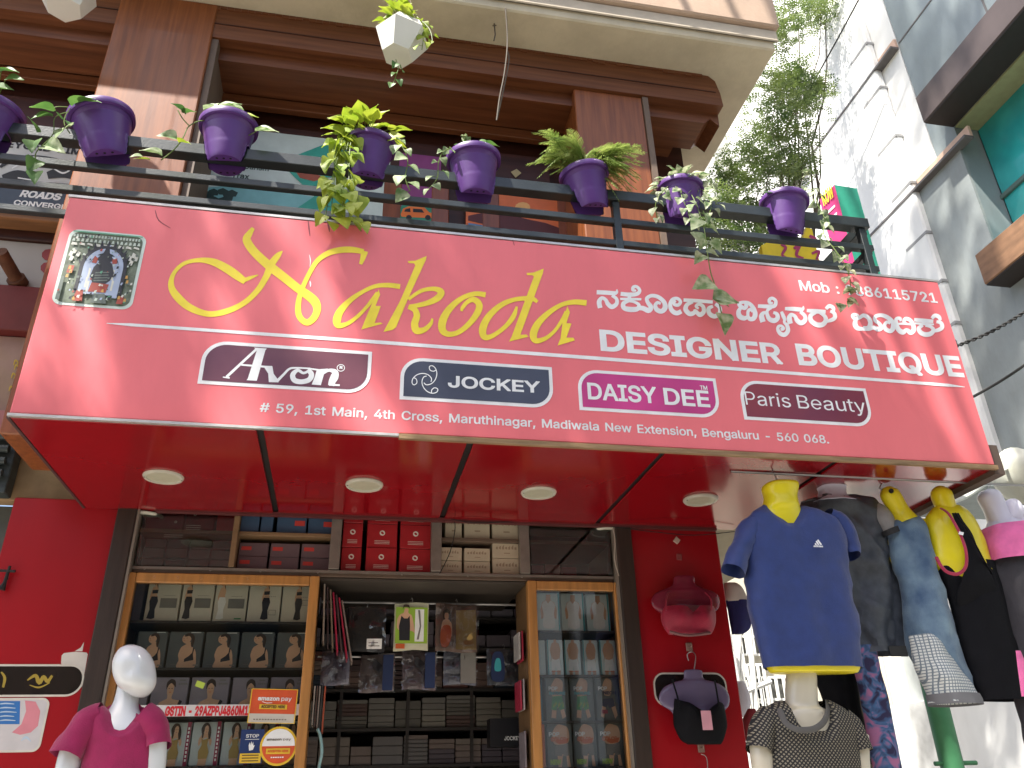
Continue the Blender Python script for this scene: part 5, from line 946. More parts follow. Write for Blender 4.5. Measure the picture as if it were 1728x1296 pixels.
def packet(lab, x0, y0, x1, y1, Y, m_, pic=None, th=.012, grp='packets on the doorway rails', mats=None, tilt=0, name='garment_packet', film_=True):
    A = PY(x0, y1, Y); Bp = PY(x1, y1, Y); w = Bp.x-A.x; z0 = PY((x0+x1)/2, y1, Y).z; h = PY((x0+x1)/2, y0, Y).z - z0
    nx, nz_ = 9, 12; b = MB()
    sd_ = random.random()*50
    vs = []
    for s_ in (0, 1):
        for j in range(nz_+1):
            for i in range(nx+1):
                u, v = i/nx, j/nz_
                edge = min(1, 4*min(u,1-u), 4*min(v,1-v)); y = (-1 if s_ == 0 else 1)*th*(.15+.85*edge) + .006*noise.noise(Vector((u*4+sd_, v*5, s_)))*edge
                vs.append((w*(u-.5)*(1-.02*noise.noise(Vector((v*3,sd_,0)))), y, h*v + (.004*math.sin(u*5+sd_) if j in (0, nz_) else 0)))
    N = (nx+1)*(nz_+1); fs = []
    for j in range(nz_):
        for i in range(nx):
            a_ = j*(nx+1)+i; fs += [(a_, a_+1, a_+nx+2, a_+nx+1), (N+a_, N+a_+nx+1, N+a_+nx+2, N+a_+1)]
    for i in range(nx): fs += [(i, N+i, N+i+1, i+1), (nz_*(nx+1)+i, nz_*(nx+1)+i+1, N+nz_*(nx+1)+i+1, N+nz_*(nx+1)+i)]
    for j in range(nz_): a_ = j*(nx+1); fs += [(a_, a_+nx+1, N+a_+nx+1, N+a_), (a_+nx, N+a_+nx, N+a_+2*nx+1, a_+2*nx+1)]
    b.add(vs, fs); o = b.build(name, m_, smooth=True); o.location = ((A.x+Bp.x)/2, Y, z0); o.rotation_euler = (0, tilt, random.uniform(-.08,.08)); tag(o, lab, 'garment packet', grp)
    if pic: p_ = pic(w, h); p_.b.build('printed_front', mats or PM, None, fix=False).parent = o
    if film_:
        f_ = MB(); fx, fz = 10, 14; ff = []
        for j in range(fz+1):
            for i in range(fx+1):
                u, v = i/fx, j/fz
                ff.append((w*(u-.5)*1.06, -th-.010-.012*noise.noise(Vector((u*7+sd_, v*5, 3)))-.009*noise.noise(Vector((u*14+sd_, v*4+u*9, 3))), h*v*1.03-.004))
        f_.add(ff, [(j*(fx+1)+i, j*(fx+1)+i+1, (j+1)*(fx+1)+i+1, (j+1)*(fx+1)+i) for j in range(fz) for i in range(fx)])
        fo = f_.build('clear_wrapper', film, None, smooth=True, fix=False); fo.parent = o
    hk = MB(); hk.tube([(0, 0, h-.004), (.004, 0, h+.016), (0, 0, h+.026), (-.005, 0, h+.018)], .0016, 5); hk.build('hook', steel).parent = o
    return o
cb = lambda *c, r=.35: mat('fabric_%d_%d_%d' % tuple(int(x*999) for x in c), c, r, .2, 18, .35, 60)
packet('black garment packet with a pale paper label, left on the upper rail', 582,1026,648,1100,4.03, cb(.014,.014,.018), lambda w,h: Pic(w,h,-.028).r(4,.55,.04,.94,.27).r(3,.60,.10,.88,.12).r(3,.60,.17,.84,.19))
def p_tank(w, h):
    q = Pic(w,h,-.014); q.r(9,.04,.14,.96,.90); q.r(4,.60,.18,.86,.86)
    q.p(0, [(.12,.42),(.08,.62),(.16,.74),(.26,.78),(.30,.88),(.40,.86),(.40,.78),(.50,.72),(.56,.55),(.60,.36),(.50,.40)], True); q.p(2, [(.16,.20),(.14,.50),(.20,.72),(.28,.66),(.38,.66),(.44,.72),(.46,.50),(.46,.20)]); q.p(1, [(.24,.86),(.26,.95),(.40,.95),(.44,.86),(.40,.90),(.28,.90)], True)
    q.r(7,.06,.03,.32,.13); q.p(3,[(.68,.84),(.74,.5),(.66,.22),(.72,.22),(.78,.5),(.74,.84)]); return q
packet('pale and green packet with a man in a black vest, on the upper rail', 663,1018,722,1098,4.03, simple(.60,.58,.42,.5), p_tank, th=.008, film_=False)
def p_pink(w, h):
    q = Pic(w,h,-.014); q.r(11,0,0,.01,.01); q.b.cur=0
    q.p(0, [(.12,.30),(.14,.58),(.20,.66),(.30,.66),(.38,.55),(.36,.28)], True); q.p(7, [(.14,.10),(.10,.30),(.16,.52),(.34,.52),(.36,.28),(.28,.10)], True); q.p(1, [(.18,.66),(.16,.82),(.26,.88),(.34,.80),(.34,.60),(.30,.70)], True); q.p(0,[(.21,.68),(.21,.79),(.29,.79),(.29,.68)], True)
    q.p(5, [(.48,.04),(.48,.86),(.96,.88),(.97,.04)]); return q
packet('brown packet with a figure in pink, right on the upper rail', 734,1020,805,1100,4.04, cb(.16,.10,.075), p_pink)
for i, (x0, x1, y0, y1, c, lab, pm2) in enumerate([(540,588,1098,1156,(.20,.19,.25),'pale lilac packet at the left end of the lower rail',None),(606,664,1104,1168,(.16,.125,.12),'taupe packet with a dark figure print beside a navy half, lower rail',1),(678,735,1100,1164,(.15,.11,.115),'taupe packet with a leaping dark figure, centre of the lower rail',1),(748,803,1100,1156,(.13,.14,.18),'grey-blue shiny packet right of centre on the lower rail',2),(822,880,1096,1157,(.045,.055,.075),'dark packet with a blue-green oval, right end of the lower rail',3)]):
    def pf(w, h, k=pm2):
        q = Pic(w,h,-.028)
        if k == 1: q.p(2,[(.40,.85),(.48,.80),(.46,.62),(.70,.12),(.62,.30),(.56,.48),(.72,.62),(.78,.72),(.66,.66),(.50,.52),(.36,.62),(.34,.74)]); q.r(8,.66,.02,.96,.96)
        if k == 2: q.r(3,.50,.03,.97,.95)
        if k == 3: q.p(8,[(.10,.2),(.14,.8),(.3,.92),(.46,.8),(.48,.2),(.3,.08)], True); q.p(6,[(.2,.4),(.24,.7),(.36,.7),(.38,.4)], True)
        return q
    packet(lab, x0, y0, x1, y1, 4.10, cb(*c), pf if pm2 else None)
# side bunches hanging edge-on from the cabinet sides
for i in range(7):
    xx = cx1 + .018 + i*.014; c = [(.30,.26,.22),(.05,.03,.03),(.22,.17,.12),(.40,.02,.06),(.08,.05,.05),(.35,.02,.05),(.25,.20,.17)][i]
    b = MB(); z1_ = PY(545,990+i*4,3.93).z; z0_ = PY(545,1085+i*6,3.93).z
    b.bbox((xx, 3.87+.006*i, z0_), (xx+.008, 4.02, z1_), .002, Matrix.Translation((xx,3.9,z1_)) @ Matrix.Rotation(R(-3-1.6*i),4,'Y') @ Matrix.Translation((-xx,-3.9,-z1_)))
    o = b.build('hanging_card_packet', cb(*c)); tag(o, 'thin ' + ['cream','black','tan','crimson','dark brown','deep red','beige'][i] + ' packet hanging edge-on by the left cabinet', 'garment packet', 'edge-on packets left of the doorway')
for i in range(5):
    xx = cx1 + .012 + i*.011; c = [(.40,.36,.32),(.10,.06,.05),(.30,.25,.22),(.05,.05,.05),(.45,.10,.05)][i]
    b = MB(); z1_ = PY(545,1160,3.93).z; z0_ = PY(545,1225+i*3,3.93).z; b.bbox((xx, 3.87, z0_), (xx+.006, 4.0, z1_), .0015)
    o = b.build('hanging_card_packet', cb(*c)); tag(o, 'lower ' + ['off-white','brown','beige','black','orange-tipped'][i] + ' card packet hanging by the left cabinet', 'garment packet', 'edge-on packets left of the doorway')
for i, (ya, yb, c, n_) in enumerate(((1068,1118,(.32,.015,.04),'crimson'),(1070,1115,(.40,.38,.36),'pale'),(1148,1200,(.36,.32,.32),'clear grey'),(1150,1200,(.35,.02,.05),'red'),(1235,1296,(.20,.17,.18),'crinkled clear'))):
    xx = dx0 - .022 - .014*(i % 2); b = MB(); b.bbox((xx, 3.87, PY(885,yb,3.93).z), (xx+.008, 4.0, PY(885,ya,3.93).z), .002)
    o = b.build('hanging_card_packet', cb(*c)); tag(o, n_ + ' packet hanging edge-on beside the right cabinet', 'garment packet', 'edge-on packets right of the doorway')
b = MB(); b.tube(catmull([PY(536,1230,3.86),PY(541,1245,3.86),PY(543,1270,3.86),PY(538,1296,3.86),PY(536,1330,3.86)],4), [.014]*21, 10, flat=.5); o = b.build('rolled_packet', cb(.30,.50,.50), smooth=True); tag(o, 'pale aqua rolled packet at the bottom of the left cabinet edge', 'garment packet')
# shelving at the back with stacks
bs = thing('stock_shelf', 'dark stock shelving packed with boxes at the back of the shop', 'shelving', (.3,4.6,0))
YB2 = 4.62
shl = [PY(700,py,YB2).z for py in (1040, 1092, 1162, 1228, 1290)] + [.9, .5]
for z in shl: rect((-.62, YB2, z-.014), (1.45, YB2+.32, z), 'shelf', shelfd, bs)
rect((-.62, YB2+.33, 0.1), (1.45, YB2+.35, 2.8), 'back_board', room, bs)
for px in (578, 690, 796, 905): x = PY(px,1150,YB2).x; rect((x-.008, YB2+.002, .1), (x+.008, YB2+.30, 2.8), 'upright', shelfd, bs)
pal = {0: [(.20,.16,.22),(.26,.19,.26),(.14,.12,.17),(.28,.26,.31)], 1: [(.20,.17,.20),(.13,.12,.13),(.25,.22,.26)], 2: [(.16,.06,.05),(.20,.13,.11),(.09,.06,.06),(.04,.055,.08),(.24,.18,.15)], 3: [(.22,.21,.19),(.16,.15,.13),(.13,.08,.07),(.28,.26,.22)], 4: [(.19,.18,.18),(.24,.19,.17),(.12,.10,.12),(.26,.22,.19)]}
ORD = ['first','second','third','fourth','fifth','sixth','seventh','eighth','ninth','tenth','eleventh','twelfth','thirteenth','fourteenth','fifteenth','sixteenth','seventeenth','eighteenth']
def tone(c):
    l = sum(c)/3
    h_ = 'reddish brown' if c[0] > c[2]*1.6 else ('slate' if c[2] > c[0]*1.4 else ('mauve' if c[2] > c[1]*1.12 else 'greyish'))
    return ('dark ' if l < .13 else 'dull ') + h_
cnt = 0
for r_ in range(5):
    ztop_ = (PY(700,1004,YB2).z if r_ == 0 else shl[r_-1]-.016); zbot = shl[r_]
    x = -.55; pile = 0
    while x < 1.30:
        w_ = random.choice([.11,.13,.14,.16]); z = zbot + .001
        hgt = random.choice([.020,.024,.030,.045]) if r_ in (2,3,4) else random.choice([.05,.07])
        nn_ = int((ztop_ - zbot - random.choice([.004,.010,.018,.03])) / hgt)
        for k in range(nn_):
            c = random.choice(pal[r_]) if k % 3 == 0 or not k else c
            if cnt < 298:
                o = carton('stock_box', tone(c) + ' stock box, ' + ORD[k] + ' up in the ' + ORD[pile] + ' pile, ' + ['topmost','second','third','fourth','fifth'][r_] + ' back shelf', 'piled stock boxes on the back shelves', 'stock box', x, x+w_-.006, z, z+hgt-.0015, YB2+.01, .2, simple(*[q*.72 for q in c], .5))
                cnt += 1
            z += hgt
        x += w_; pile += 1
o, w, h = card('black_box', 'black box with a small white brand word low in the doorway', 'box', 822, 1215, 885, 1262, simple(.015,.015,.018,.4), Y=4.4, th=.1)
q = Pic(w, h, -.102); q.t(4, 'JOCKEY', .36,.22,.44,.14, 6); q.b.build('printed_front', PM, None, fix=False).parent = o

# ================================================================== mannequins and hanging forms
EPS[0] = 0
whiteplast = mat('mannequin_white', (.66,.68,.69), .22, .03, 5, coat=.5)
yform = mat('form_yellow', (.78,.66,.015), .35, .10, 5, coat=.3)
lilform = mat('form_white', (.62,.60,.70), .35, .05, 5, coat=.3)
def fabric(name, c, var=.12, rough=.75, **k): return mat(name, c, rough, var, k.pop('scale', 25), k.pop('bump', .25), k.pop('bscale', 260), sheen=(.2 if sum(c) > .2 else 0), **k)
pinkf = fabric('fabric_raspberry', (.30,.006,.075)); bluef = fabric('fabric_royal_blue', (.014,.034,.155), rough=.6); greyf = fabric('fabric_graphite', (.055,.062,.075), rough=.30, var=.3)
def hook(pts, parent, r=.0028):
    b = MB(); b.tube(catmull(pts, 5), r, 7); return b.build('hook', steel, parent, smooth=True)
def tubepx(pts, n=20, flat=1.0, fold=0.0, seed=0, k=4, cap=(False, False)):
    """soft tube through (px, py, distance, radius)"""
    P = catmull([PY(p[0], p[1], p[2]) for p in pts], k); r_ = catmull([Vector((p[3],0,0)) for p in pts], k)
    b = MB(); b.tube(P, [max(.001,q.x) for q in r_], n, False, flat)
    if fold:
        for v in b.v:
            d = noise.noise_vector(v*11 + Vector((seed,0,0))) + .5*noise.noise_vector(v*26 + Vector((0,seed,0))); v += d*fold
    if cap[0]: b.f.append(list(range(n-1,-1,-1))); b.mi.append(0)
    if cap[1]: m_ = len(b.v); b.f.append([m_-n+i for i in range(n)]); b.mi.append(0)
    return b
# --- left mannequin with raspberry top
YM = 3.02
mm = thing('shop_mannequin', 'white egg-headed mannequin in a raspberry t-shirt before the left cabinet', 'mannequin', (PY(210,1296,YM).x, YM, .14))
b = loftpx([(1089,213,231),(1094,203,243),(1104,195,253),(1118,190,260),(1134,190,263),(1148,194,264),(1159,200,261),(1167,210,256),(1174,222,249),(1177,231,243)], YM, .95, 36, 5, 2.0)
for v in b.v:                                              # brow, nose ridge and chin of the plain face, turned to the right
    c = PY(238,1140,YM); dx, dz = v.x-c.x, v.z-c.z
    if v.y < YM: v.y -= .006*math.exp(-(dx*dx)/.0005 - ((dz+.012)**2)/.0014); v.y += .006*math.exp(-((abs(dx)-.026)**2)/.0003 - ((dz-.012)**2)/.0004)
b.build('head', whiteplast, mm, smooth=True)
b = loftpx([(1150,200,236,.03),(1168,196,236,.02),(1185,191,234,.01),(1200,182,236,0,.7),(1213,172,244,-.01,.55),(1232,160,252,-.02,.5),(1250,156,254,-.02,.46)], YM+.015, .75, 28, 4, 2.0); b.build('neck', whiteplast, mm, smooth=True)
b = loftpx([(1180,196,236),(1188,178,240),(1196,160,250),(1206,146,258),(1225,140,263),(1260,140,262),(1296,136,258),(1340,134,256),(1400,140,254),(1500,146,262),(1560,150,262)], YM, .52, 44, 4, 2.3, fold=.004, seed=3, ff=4, caps=(False, False)); 
c0 = PY(214,1192,YM)
for v in b.v:                                              # scoop the neckline at the front
    if v.y < YM+.02 and v.z > c0.z-.10 and abs(v.x-c0.x) < .070: v.z -= .062*math.cos((v.x-c0.x)/.070*1.57)*max(0,min(1,(v.z-c0.z+.10)/.07))
b.build('tshirt_body', pinkf, mm, smooth=True)
b = tubepx([(176,1204,YM,.046),(156,1214,YM,.056),(138,1234,YM-.01,.060),(122,1256,YM-.02,.058),(110,1276,YM-.03,.056)], fold=.010, seed=1, flat=.85); b.build('sleeve', pinkf, mm, smooth=True)
b = tubepx([(240,1205,YM,.045),(256,1218,YM,.050),(264,1240,YM,.045),(266,1262,YM-.01,.042)], fold=.006, seed=2, flat=.9); b.build('sleeve', pinkf, mm, smooth=True)
b = tubepx([(134,1240,YM,.04),(118,1280,YM-.01,.036),(108,1330,YM-.02,.032),(104,1420,YM-.03,.026)], cap=(True,True)); b.build('arm', whiteplast, mm, smooth=True)
b = tubepx([(262,1240,YM,.036),(262,1290,YM,.032),(258,1340,YM,.028),(254,1430,YM,.024)], cap=(True,True)); b.build('arm', whiteplast, mm, smooth=True)
b = MB(); xm = mm.location.x
b.tube([(xm, YM, .16),(xm, YM, 1.2)], .02, 12); b.lathe([(0,.14),(.17,.14),(.17,.155),(.03,.17),(0,.17)], 28, Matrix.Translation((xm,YM,0))); b.build('stand', steel, mm, smooth=True)
b = MB()
for s_ in (-1, 1): b.tube([(xm+s_*.09,YM,1.3),(xm+s_*.08,YM,.75),(xm+s_*.07,YM,.24)], [.085,.06,.045], 14)
b.build('legs', whiteplast, mm, smooth=True)

def neckform(parent, m_, x0, x1, ytop, ybot, Y, top_w=None, shoulder=None, dr=.8):
    rows = [(ytop-2, x0+(x1-x0)*.12, x1-(x1-x0)*.12),(ytop+1, x0+1, x1-1),(ytop+8, x0, x1),((ytop+ybot)/2, x0+3, x1-2),(ybot-6, x0-1, x1+1)]
    rows += [(ybot+4, x0-14, x1+14)] if shoulder is None else shoulder
    b = loftpx(rows, Y, dr, 32, 4, 2.7); return b.build('form_neck', m_, parent, smooth=True)

# --- blue shirt
YF = 2.95
f1 = thing('hanging_bust_form', 'yellow hanging bust form in a royal blue t-shirt with a white three-bar emblem', 'bust form', PY(1318,800,YF), 'bust forms hanging under the canopy')
hook([(PY(1307,790,YF).x, YF, ZS+.0),(PY(1303,796,YF).x, YF, ZS-.02),(PY(1309,806,YF).x, YF, ZS-.04),(PY(1313,820,YF).x, YF, ZS-.08)], f1)
neckform(f1, yform, 1289, 1344, 817, 862, YF, shoulder=[(866,1285,1350,0,.62),(880,1276,1362,0,.45),(896,1270,1376,0,.34),(910,1268,1380,0,.30)])
b = loftpx([(854,1287,1347),(859,1278,1360),(867,1264,1384),(877,1256,1404),(892,1252,1418),(920,1251,1430),(960,1256,1432),(1010,1264,1436),(1060,1274,1444),(1105,1285,1450),(1128,1289,1453)], YF, .36, 56, 5, 2.5, fold=.014, seed=5, ff=4, caps=(False, False))
cz = PY(1318,856,YF)
for v in b.v:
    if v.y < YF and v.z > cz.z-.13 and abs(v.x-cz.x) < .085: v.z -= .062*(1-abs(v.x-cz.x)/.085)*max(0,min(1,(v.z-cz.z+.13)/.09))
b.build('tshirt_body', bluef, f1, smooth=True)
b = tubepx([(1290,878,YF,.045),(1268,892,YF,.060),(1254,915,YF-.005,.062),(1243,942,YF-.01,.062),(1235,965,YF-.015,.064)], fold=.014, seed=11, flat=.72); b.build('sleeve', bluef, f1, smooth=True)
b = tubepx([(1392,872,YF,.052),(1412,884,YF,.062),(1424,905,YF,.060),(1430,925,YF-.005,.054),(1434,940,YF-.01,.050)], fold=.010, seed=12, flat=.72); b.build('sleeve', bluef, f1, smooth=True)
b = loftpx([(1000,1268,1428),(1100,1291,1446),(1122,1295,1450),(1134,1302,1447),(1136,1312,1440)], YF, .31, 48, 4, 2.4, fold=.004, seed=8); b.build('form_torso', yform, f1, smooth=True)
EPS[0] = 0
b = MB(); yl = YF - .099
for (x0, y0, x1, y1, w) in ((1375.5,917,1377.5,919.5,2.4),(1377.5,913,1381.5,919.5,2.6),(1379.8,911,1386.0,919.5,2.6)):
    stroke(b, [(x0,y0,w),(x1,y1,w)], tf=lambda x,y,Y: PY(x,y,Y), Y=yl, k=1)
ptext(b, 'adidas', (1373,923), (1389,923.8), 3.2, yl, bold=14)
o = b.build('chest_emblem', whitep, f1, fix=False)

# --- graphite shirt behind
YG2 = 3.12
f2 = thing('hanging_bust_form', 'white hanging bust form in a shiny graphite shirt, half behind the blue one', 'bust form', PY(1403,800,YG2), 'bust forms hanging under the canopy')
hook([(PY(1405,795,YG2).x, YG2, ZS),(PY(1400,803,YG2).x, YG2, ZS-.02),(PY(1406,815,YG2).x, YG2, ZS-.06)], f2)
neckform(f2, lilform, 1381, 1426, 811, 846, YG2)
b = loftpx([(838,1384,1440),(842,1374,1466),(850,1362,1482),(866,1360,1490),(900,1372,1498),(950,1388,1506),(1000,1400,1514),(1050,1410,1522),(1085,1418,1530),(1104,1420,1533)], YG2, .34, 60, 6, 2.4, fold=.030, seed=21, ff=5, caps=(False, False)); b.build('shirt_body', greyf, f2, smooth=True)
b = tubepx([(1468,856,YG2-.0,.045),(1484,866,YG2-.03,.056),(1496,884,YG2-.05,.054),(1503,897,YG2-.055,.050)], fold=.006, seed=4, flat=.7); b.build('sleeve', fabric('fabric_light_grey', (.32,.31,.30)), f2, smooth=True)
b = tubepx([(1501,893,YG2-.075,.053),(1506,902,YG2-.075,.053)], k=1, flat=.72); b.build('cuff', simple(.02,.02,.022,.7), f2, smooth=True)
b = loftpx([(900,1392,1478),(1040,1424,1500),(1088,1438,1510),(1092,1444,1504)], YG2, .25, 30, 3); b.build('form_torso', lilform, f2, smooth=True)
b = MB(); A = PY(1503,1108,YG2-.08); Bq = PY(1528,1090,YG2-.08); b.bbox((A.x, YG2-.083, A.z), (Bq.x, YG2-.080, Bq.z), .0005); b.build('care_label', simple(.02,.02,.02,.6), f2)

# --- denim dress
YD = 3.05
denim = mat('denim_faded', (.05,.10,.19), .8, .4, 9, .4, 240, col2=(.20,.30,.38), sheen=.2); net = None
f3 = thing('hanging_bust_form', 'yellow hanging bust form in a faded denim sleeveless dress with a white checked hem', 'bust form', PY(1500,805,YD), 'bust forms hanging under the canopy')
hook([(PY(1486,806,YD).x, YD, ZS-.01),(PY(1482,812,YD).x, YD, ZS-.03),(PY(1490,822,YD).x, YD, ZS-.05),(PY(1500,830,YD).x, YD, ZS-.08)], f3)
b = tubepx([(1496,823,YD,.022),(1500,832,YD,.045),(1508,845,YD,.047),(1518,862,YD,.046),(1528,880,YD,.062)], n=24, flat=.9, cap=(True,True)); b.build('form_neck', yform, f3, smooth=True)
b = MB(); q = PY(1503,829,YD-.046); b.lathe([(0,0),(.010,0),(.010,.008),(0,.008)], 12, Matrix.Translation(q) @ Matrix.Rotation(R(90),4,'X')); b.build('peg_hole', blackgap, f3)
b = loftpx([(872,1520,1550),(882,1508,1556),(896,1505,1562),(930,1508,1569),(965,1516,1578),(1000,1524,1590),(1040,1530,1600),(1075,1535,1608),(1110,1548,1622),(1150,1568,1636),(1168,1576,1642)], YD, .7, 56, 5, 2.2, fold=.016, seed=31, ff=3, caps=(False, False)); b.build('dress_body', denim, f3, smooth=True)
b = loftpx([(880,1498,1565),(930,1500,1566),(960,1512,1568)], YD+.02, .5, 28, 3); b.build('form_torso', yform, f3, smooth=True)
# checked white underskirt
def checked(name, c1, c2, sc, sx=(1,1,1), rot=(0,0,0), kind='check', c3=None, lo_=.12):
    M = bpy.data.materials.new(name); M.use_nodes = True; n = M.node_tree.nodes; l = M.node_tree.links; b_ = n['Principled BSDF']; b_.inputs['Roughness'].default_value = .8
    tc = n.new('ShaderNodeTexCoord'); mp = n.new('ShaderNodeMapping'); mp.inputs['Scale'].default_value = sx; mp.inputs['Rotation'].default_value = rot; l.new(tc.outputs['Object'], mp.inputs[0])
    rp = n.new('ShaderNodeValToRGB'); 
    if kind == 'check':
        w1 = n.new('ShaderNodeTexWave'); w1.inputs['Scale'].default_value = sc; w1.bands_direction = 'X'; w2 = n.new('ShaderNodeTexWave'); w2.inputs['Scale'].default_value = sc; w2.bands_direction = 'Z'
        for w_ in (w1, w2): l.new(mp.outputs[0], w_.inputs[0]); w_.inputs['Distortion'].default_value = .6
        mu = n.new('ShaderNodeMath'); mu.operation = 'MINIMUM'; l.new(w1.outputs[1], mu.inputs[0]); l.new(w2.outputs[1], mu.inputs[1]); l.new(mu.outputs[0], rp.inputs[0])
        rp.color_ramp.elements[0].position = lo_; rp.color_ramp.elements[1].position = lo_+.18
    else:
        v_ = n.new('ShaderNodeTexNoise'); v_.inputs['Scale'].default_value = sc; v_.inputs['Distortion'].default_value = 1.2; l.new(mp.outputs[0], v_.inputs['Vector']); l.new(v_.outputs['Fac' if 'Fac' in v_.outputs else 0], rp.inputs[0])
        rp.color_ramp.elements[0].position = .38; rp.color_ramp.elements[1].position = .62
        e_ = rp.color_ramp.elements.new(.5); e_.color = (*c3, 1)
    rp.color_ramp.elements[0].color = (*c1, 1); rp.color_ramp.elements[-1].color = (*c2, 1)
    l.new(rp.outputs[0], b_.inputs[0]); return M
hemm = checked('white_check', (.16,.20,.24), (.62,.64,.62), 28)
b = loftpx([(1072,1540,1578),(1085,1543,1592),(1120,1552,1606),(1150,1564,1630),(1172,1572,1640),(1186,1574,1648)], YD-.035, .8, 48, 5, 2.2, fold=.012, seed=33, ff=4, caps=(False, False)); b.build('checked_skirt', hemm, f3, smooth=True)
b = loftpx([(1172,1570,1643),(1190,1574,1650)], YD-.033, .84, 48, 4, 2.2, fold=.008, seed=33, ff=4, caps=(False, False)); b.build('hem_band', simple(.16,.16,.17,.8), f3, smooth=True)

# --- black tank top with red trim on yellow form
YT = 3.02
blackf = fabric('fabric_black', (.007,.007,.009), spec=.15); redf = fabric('fabric_crimson', (.35,.02,.06))
f4 = thing('hanging_bust_form', 'yellow hanging bust form in a long black tank dress with crimson piping', 'bust form', PY(1590,815,YT), 'bust forms hanging under the canopy')
hook([(PY(1583,812,YT).x, YT, ZS-.02),(PY(1580,818,YT).x, YT, ZS-.04),(PY(1586,826,YT).x, YT, ZS-.06)], f4)
b = tubepx([(1586,823,YT,.026),(1588,832,YT,.052),(1594,850,YT,.052),(1600,862,YT,.050),(1606,878,YT,.065)], n=24, flat=.85, cap=(True,True)); b.build('form_neck', yform, f4, smooth=True)
b = loftpx([(856,1576,1618),(868,1566,1632),(886,1564,1644),(910,1570,1654),(940,1576,1664),(962,1588,1672),(980,1600,1680)], YT, .55, 44, 5, 2.2, fold=.006, seed=41, ff=2); b.build('form_torso', yform, f4, smooth=True)
b = loftpx([(950,1584,1672),(968,1588,1678),(1000,1600,1690),(1060,1618,1704),(1120,1634,1722),(1170,1652,1738),(1182,1656,1744)], YT, .48, 56, 5, 2.3, fold=.009, seed=42, ff=3, caps=(False, False))
b.build('dress_body', blackf, f4, smooth=True)
b = loftpx([(866,1606,1618),(880,1612,1626),(900,1622,1640),(925,1630,1650),(950,1632,1662),(980,1622,1676,.015),(1010,1614,1686,.05),(1050,1618,1694,.11)], YT-.085, .26, 24, 4, 2.2); b.build('front_panel', blackf, f4, smooth=True)
b = MB(); b.tube(catmull([PY(1588,858,YT-.07),PY(1600,866,YT-.11),PY(1612,885,YT-.135),PY(1622,905,YT-.145),PY(1630,930,YT-.15),PY(1630,955,YT-.145),PY(1618,968,YT-.135),PY(1600,966,YT-.13),PY(1588,955,YT-.12),PY(1580,940,YT-.10)],5), .007, 10, True, .5); b.build('piping', redf, f4, smooth=True)
b = MB(); b.tube(catmull([PY(1612,866,YT-.10),PY(1628,888,YT-.125),PY(1646,918,YT-.12),PY(1662,948,YT-.10),PY(1674,968,YT-.06)],5), .006, 8, True, .5); b.build('piping', blackf, f4, smooth=True)
b = MB(); stroke(b, [(1618,899,5),(1626,901,5)], tf=lambda x,y,Y: PY(x,y,Y), Y=YT-.152, k=1); b.build('chest_emblem', whitep, f4, fix=False)

# --- pink top form at the right edge
YP = 3.0
f5 = thing('hanging_bust_form', 'white hanging bust form in a bright pink top over charcoal trousers at the right edge', 'bust form', PY(1690,815,YP), 'bust forms hanging under the canopy')
b = tubepx([(1664,828,YP,.030),(1668,836,YP,.058),(1680,858,YP,.060),(1694,884,YP,.075)], n=24, flat=.85, cap=(True,True)); b.build('form_neck', lilform, f5, smooth=True)
b = tubepx([(1712,846,YP-.03,.020),(1708,856,YP-.03,.05),(1706,880,YP-.02,.06),(1708,900,YP,.06)], n=20, flat=.8, cap=(True,True)); b.build('form_shoulder', lilform, f5, smooth=True)
b = loftpx([(858,1684,1742),(876,1672,1770),(900,1666,1790),(930,1668,1800)], YP, .5, 36, 4, 2.3); b.build('form_torso', lilform, f5, smooth=True)
b = loftpx([(890,1664,1790),(900,1662,1798),(925,1663,1806),(948,1668,1812)], YP, .56, 48, 5, 2.3, fold=.010, seed=51, ff=7, caps=(False, False)); b.build('top_body', fabric('fabric_pink', (.72,.14,.36)), f5, smooth=True)
b = loftpx([(944,1672,1790),(990,1678,1800),(1060,1694,1815),(1130,1708,1830),(1200,1724,1850),(1300,1750,1870)], YP+.01, .5, 48, 5, 2.3, fold=.014, seed=52, ff=6, caps=(False, False)); b.build('trousers', fabric('fabric_charcoal', (.035,.032,.038)), f5, smooth=True)
b = loftpx([(1098,1714,1722),(1130,1718,1734),(1175,1724,1742)], YP-.16, .3, 20, 3, 2.2); b.build('pink_fold', MATS['fabric_pink'], f5, smooth=True)
hook([(PY(1668,806,YP).x, YP, ZS-.01),(PY(1663,814,YP).x, YP, ZS-.03),(PY(1666,824,YP).x, YP, ZS-.05)], f5)
# hanging rail carrying them beyond the canopy
b = MB(); b.tube([(1.55, 2.985, ZS-.012), (X1+.35, 2.985, ZS-.012)], .006, 8); o = b.build('garment_rail', steel); tag(o, 'thin steel rod under the canopy edge from which bust forms hang', 'garment rail')

# --- patterned leggings, black cloth
b = loftpx([(1090,1438,1478),(1115,1440,1480),(1160,1450,1490),(1210,1460,1502),(1260,1470,1512),(1310,1480,1522),(1420,1500,1540)], 3.10, .7, 40, 5, 2.2, fold=.006, seed=61, ff=3)
o = b.build('patterned_leggings', checked('floral_violet', (.02,.015,.06), (.35,.13,.26), 16, kind='floral', c3=(.05,.12,.26)), smooth=True); tag(o, 'violet and blue floral leggings hanging below the graphite shirt', 'leggings')
b = loftpx([(1120,1372,1440),(1150,1378,1446),(1190,1392,1452),(1230,1400,1462),(1290,1416,1474)], 3.20, .3, 36, 4, 2.2, fold=.008, seed=62); o = b.build('black_garment', blackf, smooth=True); tag(o, 'plain black garment hanging behind the patterned blouse mannequin', 'garment')

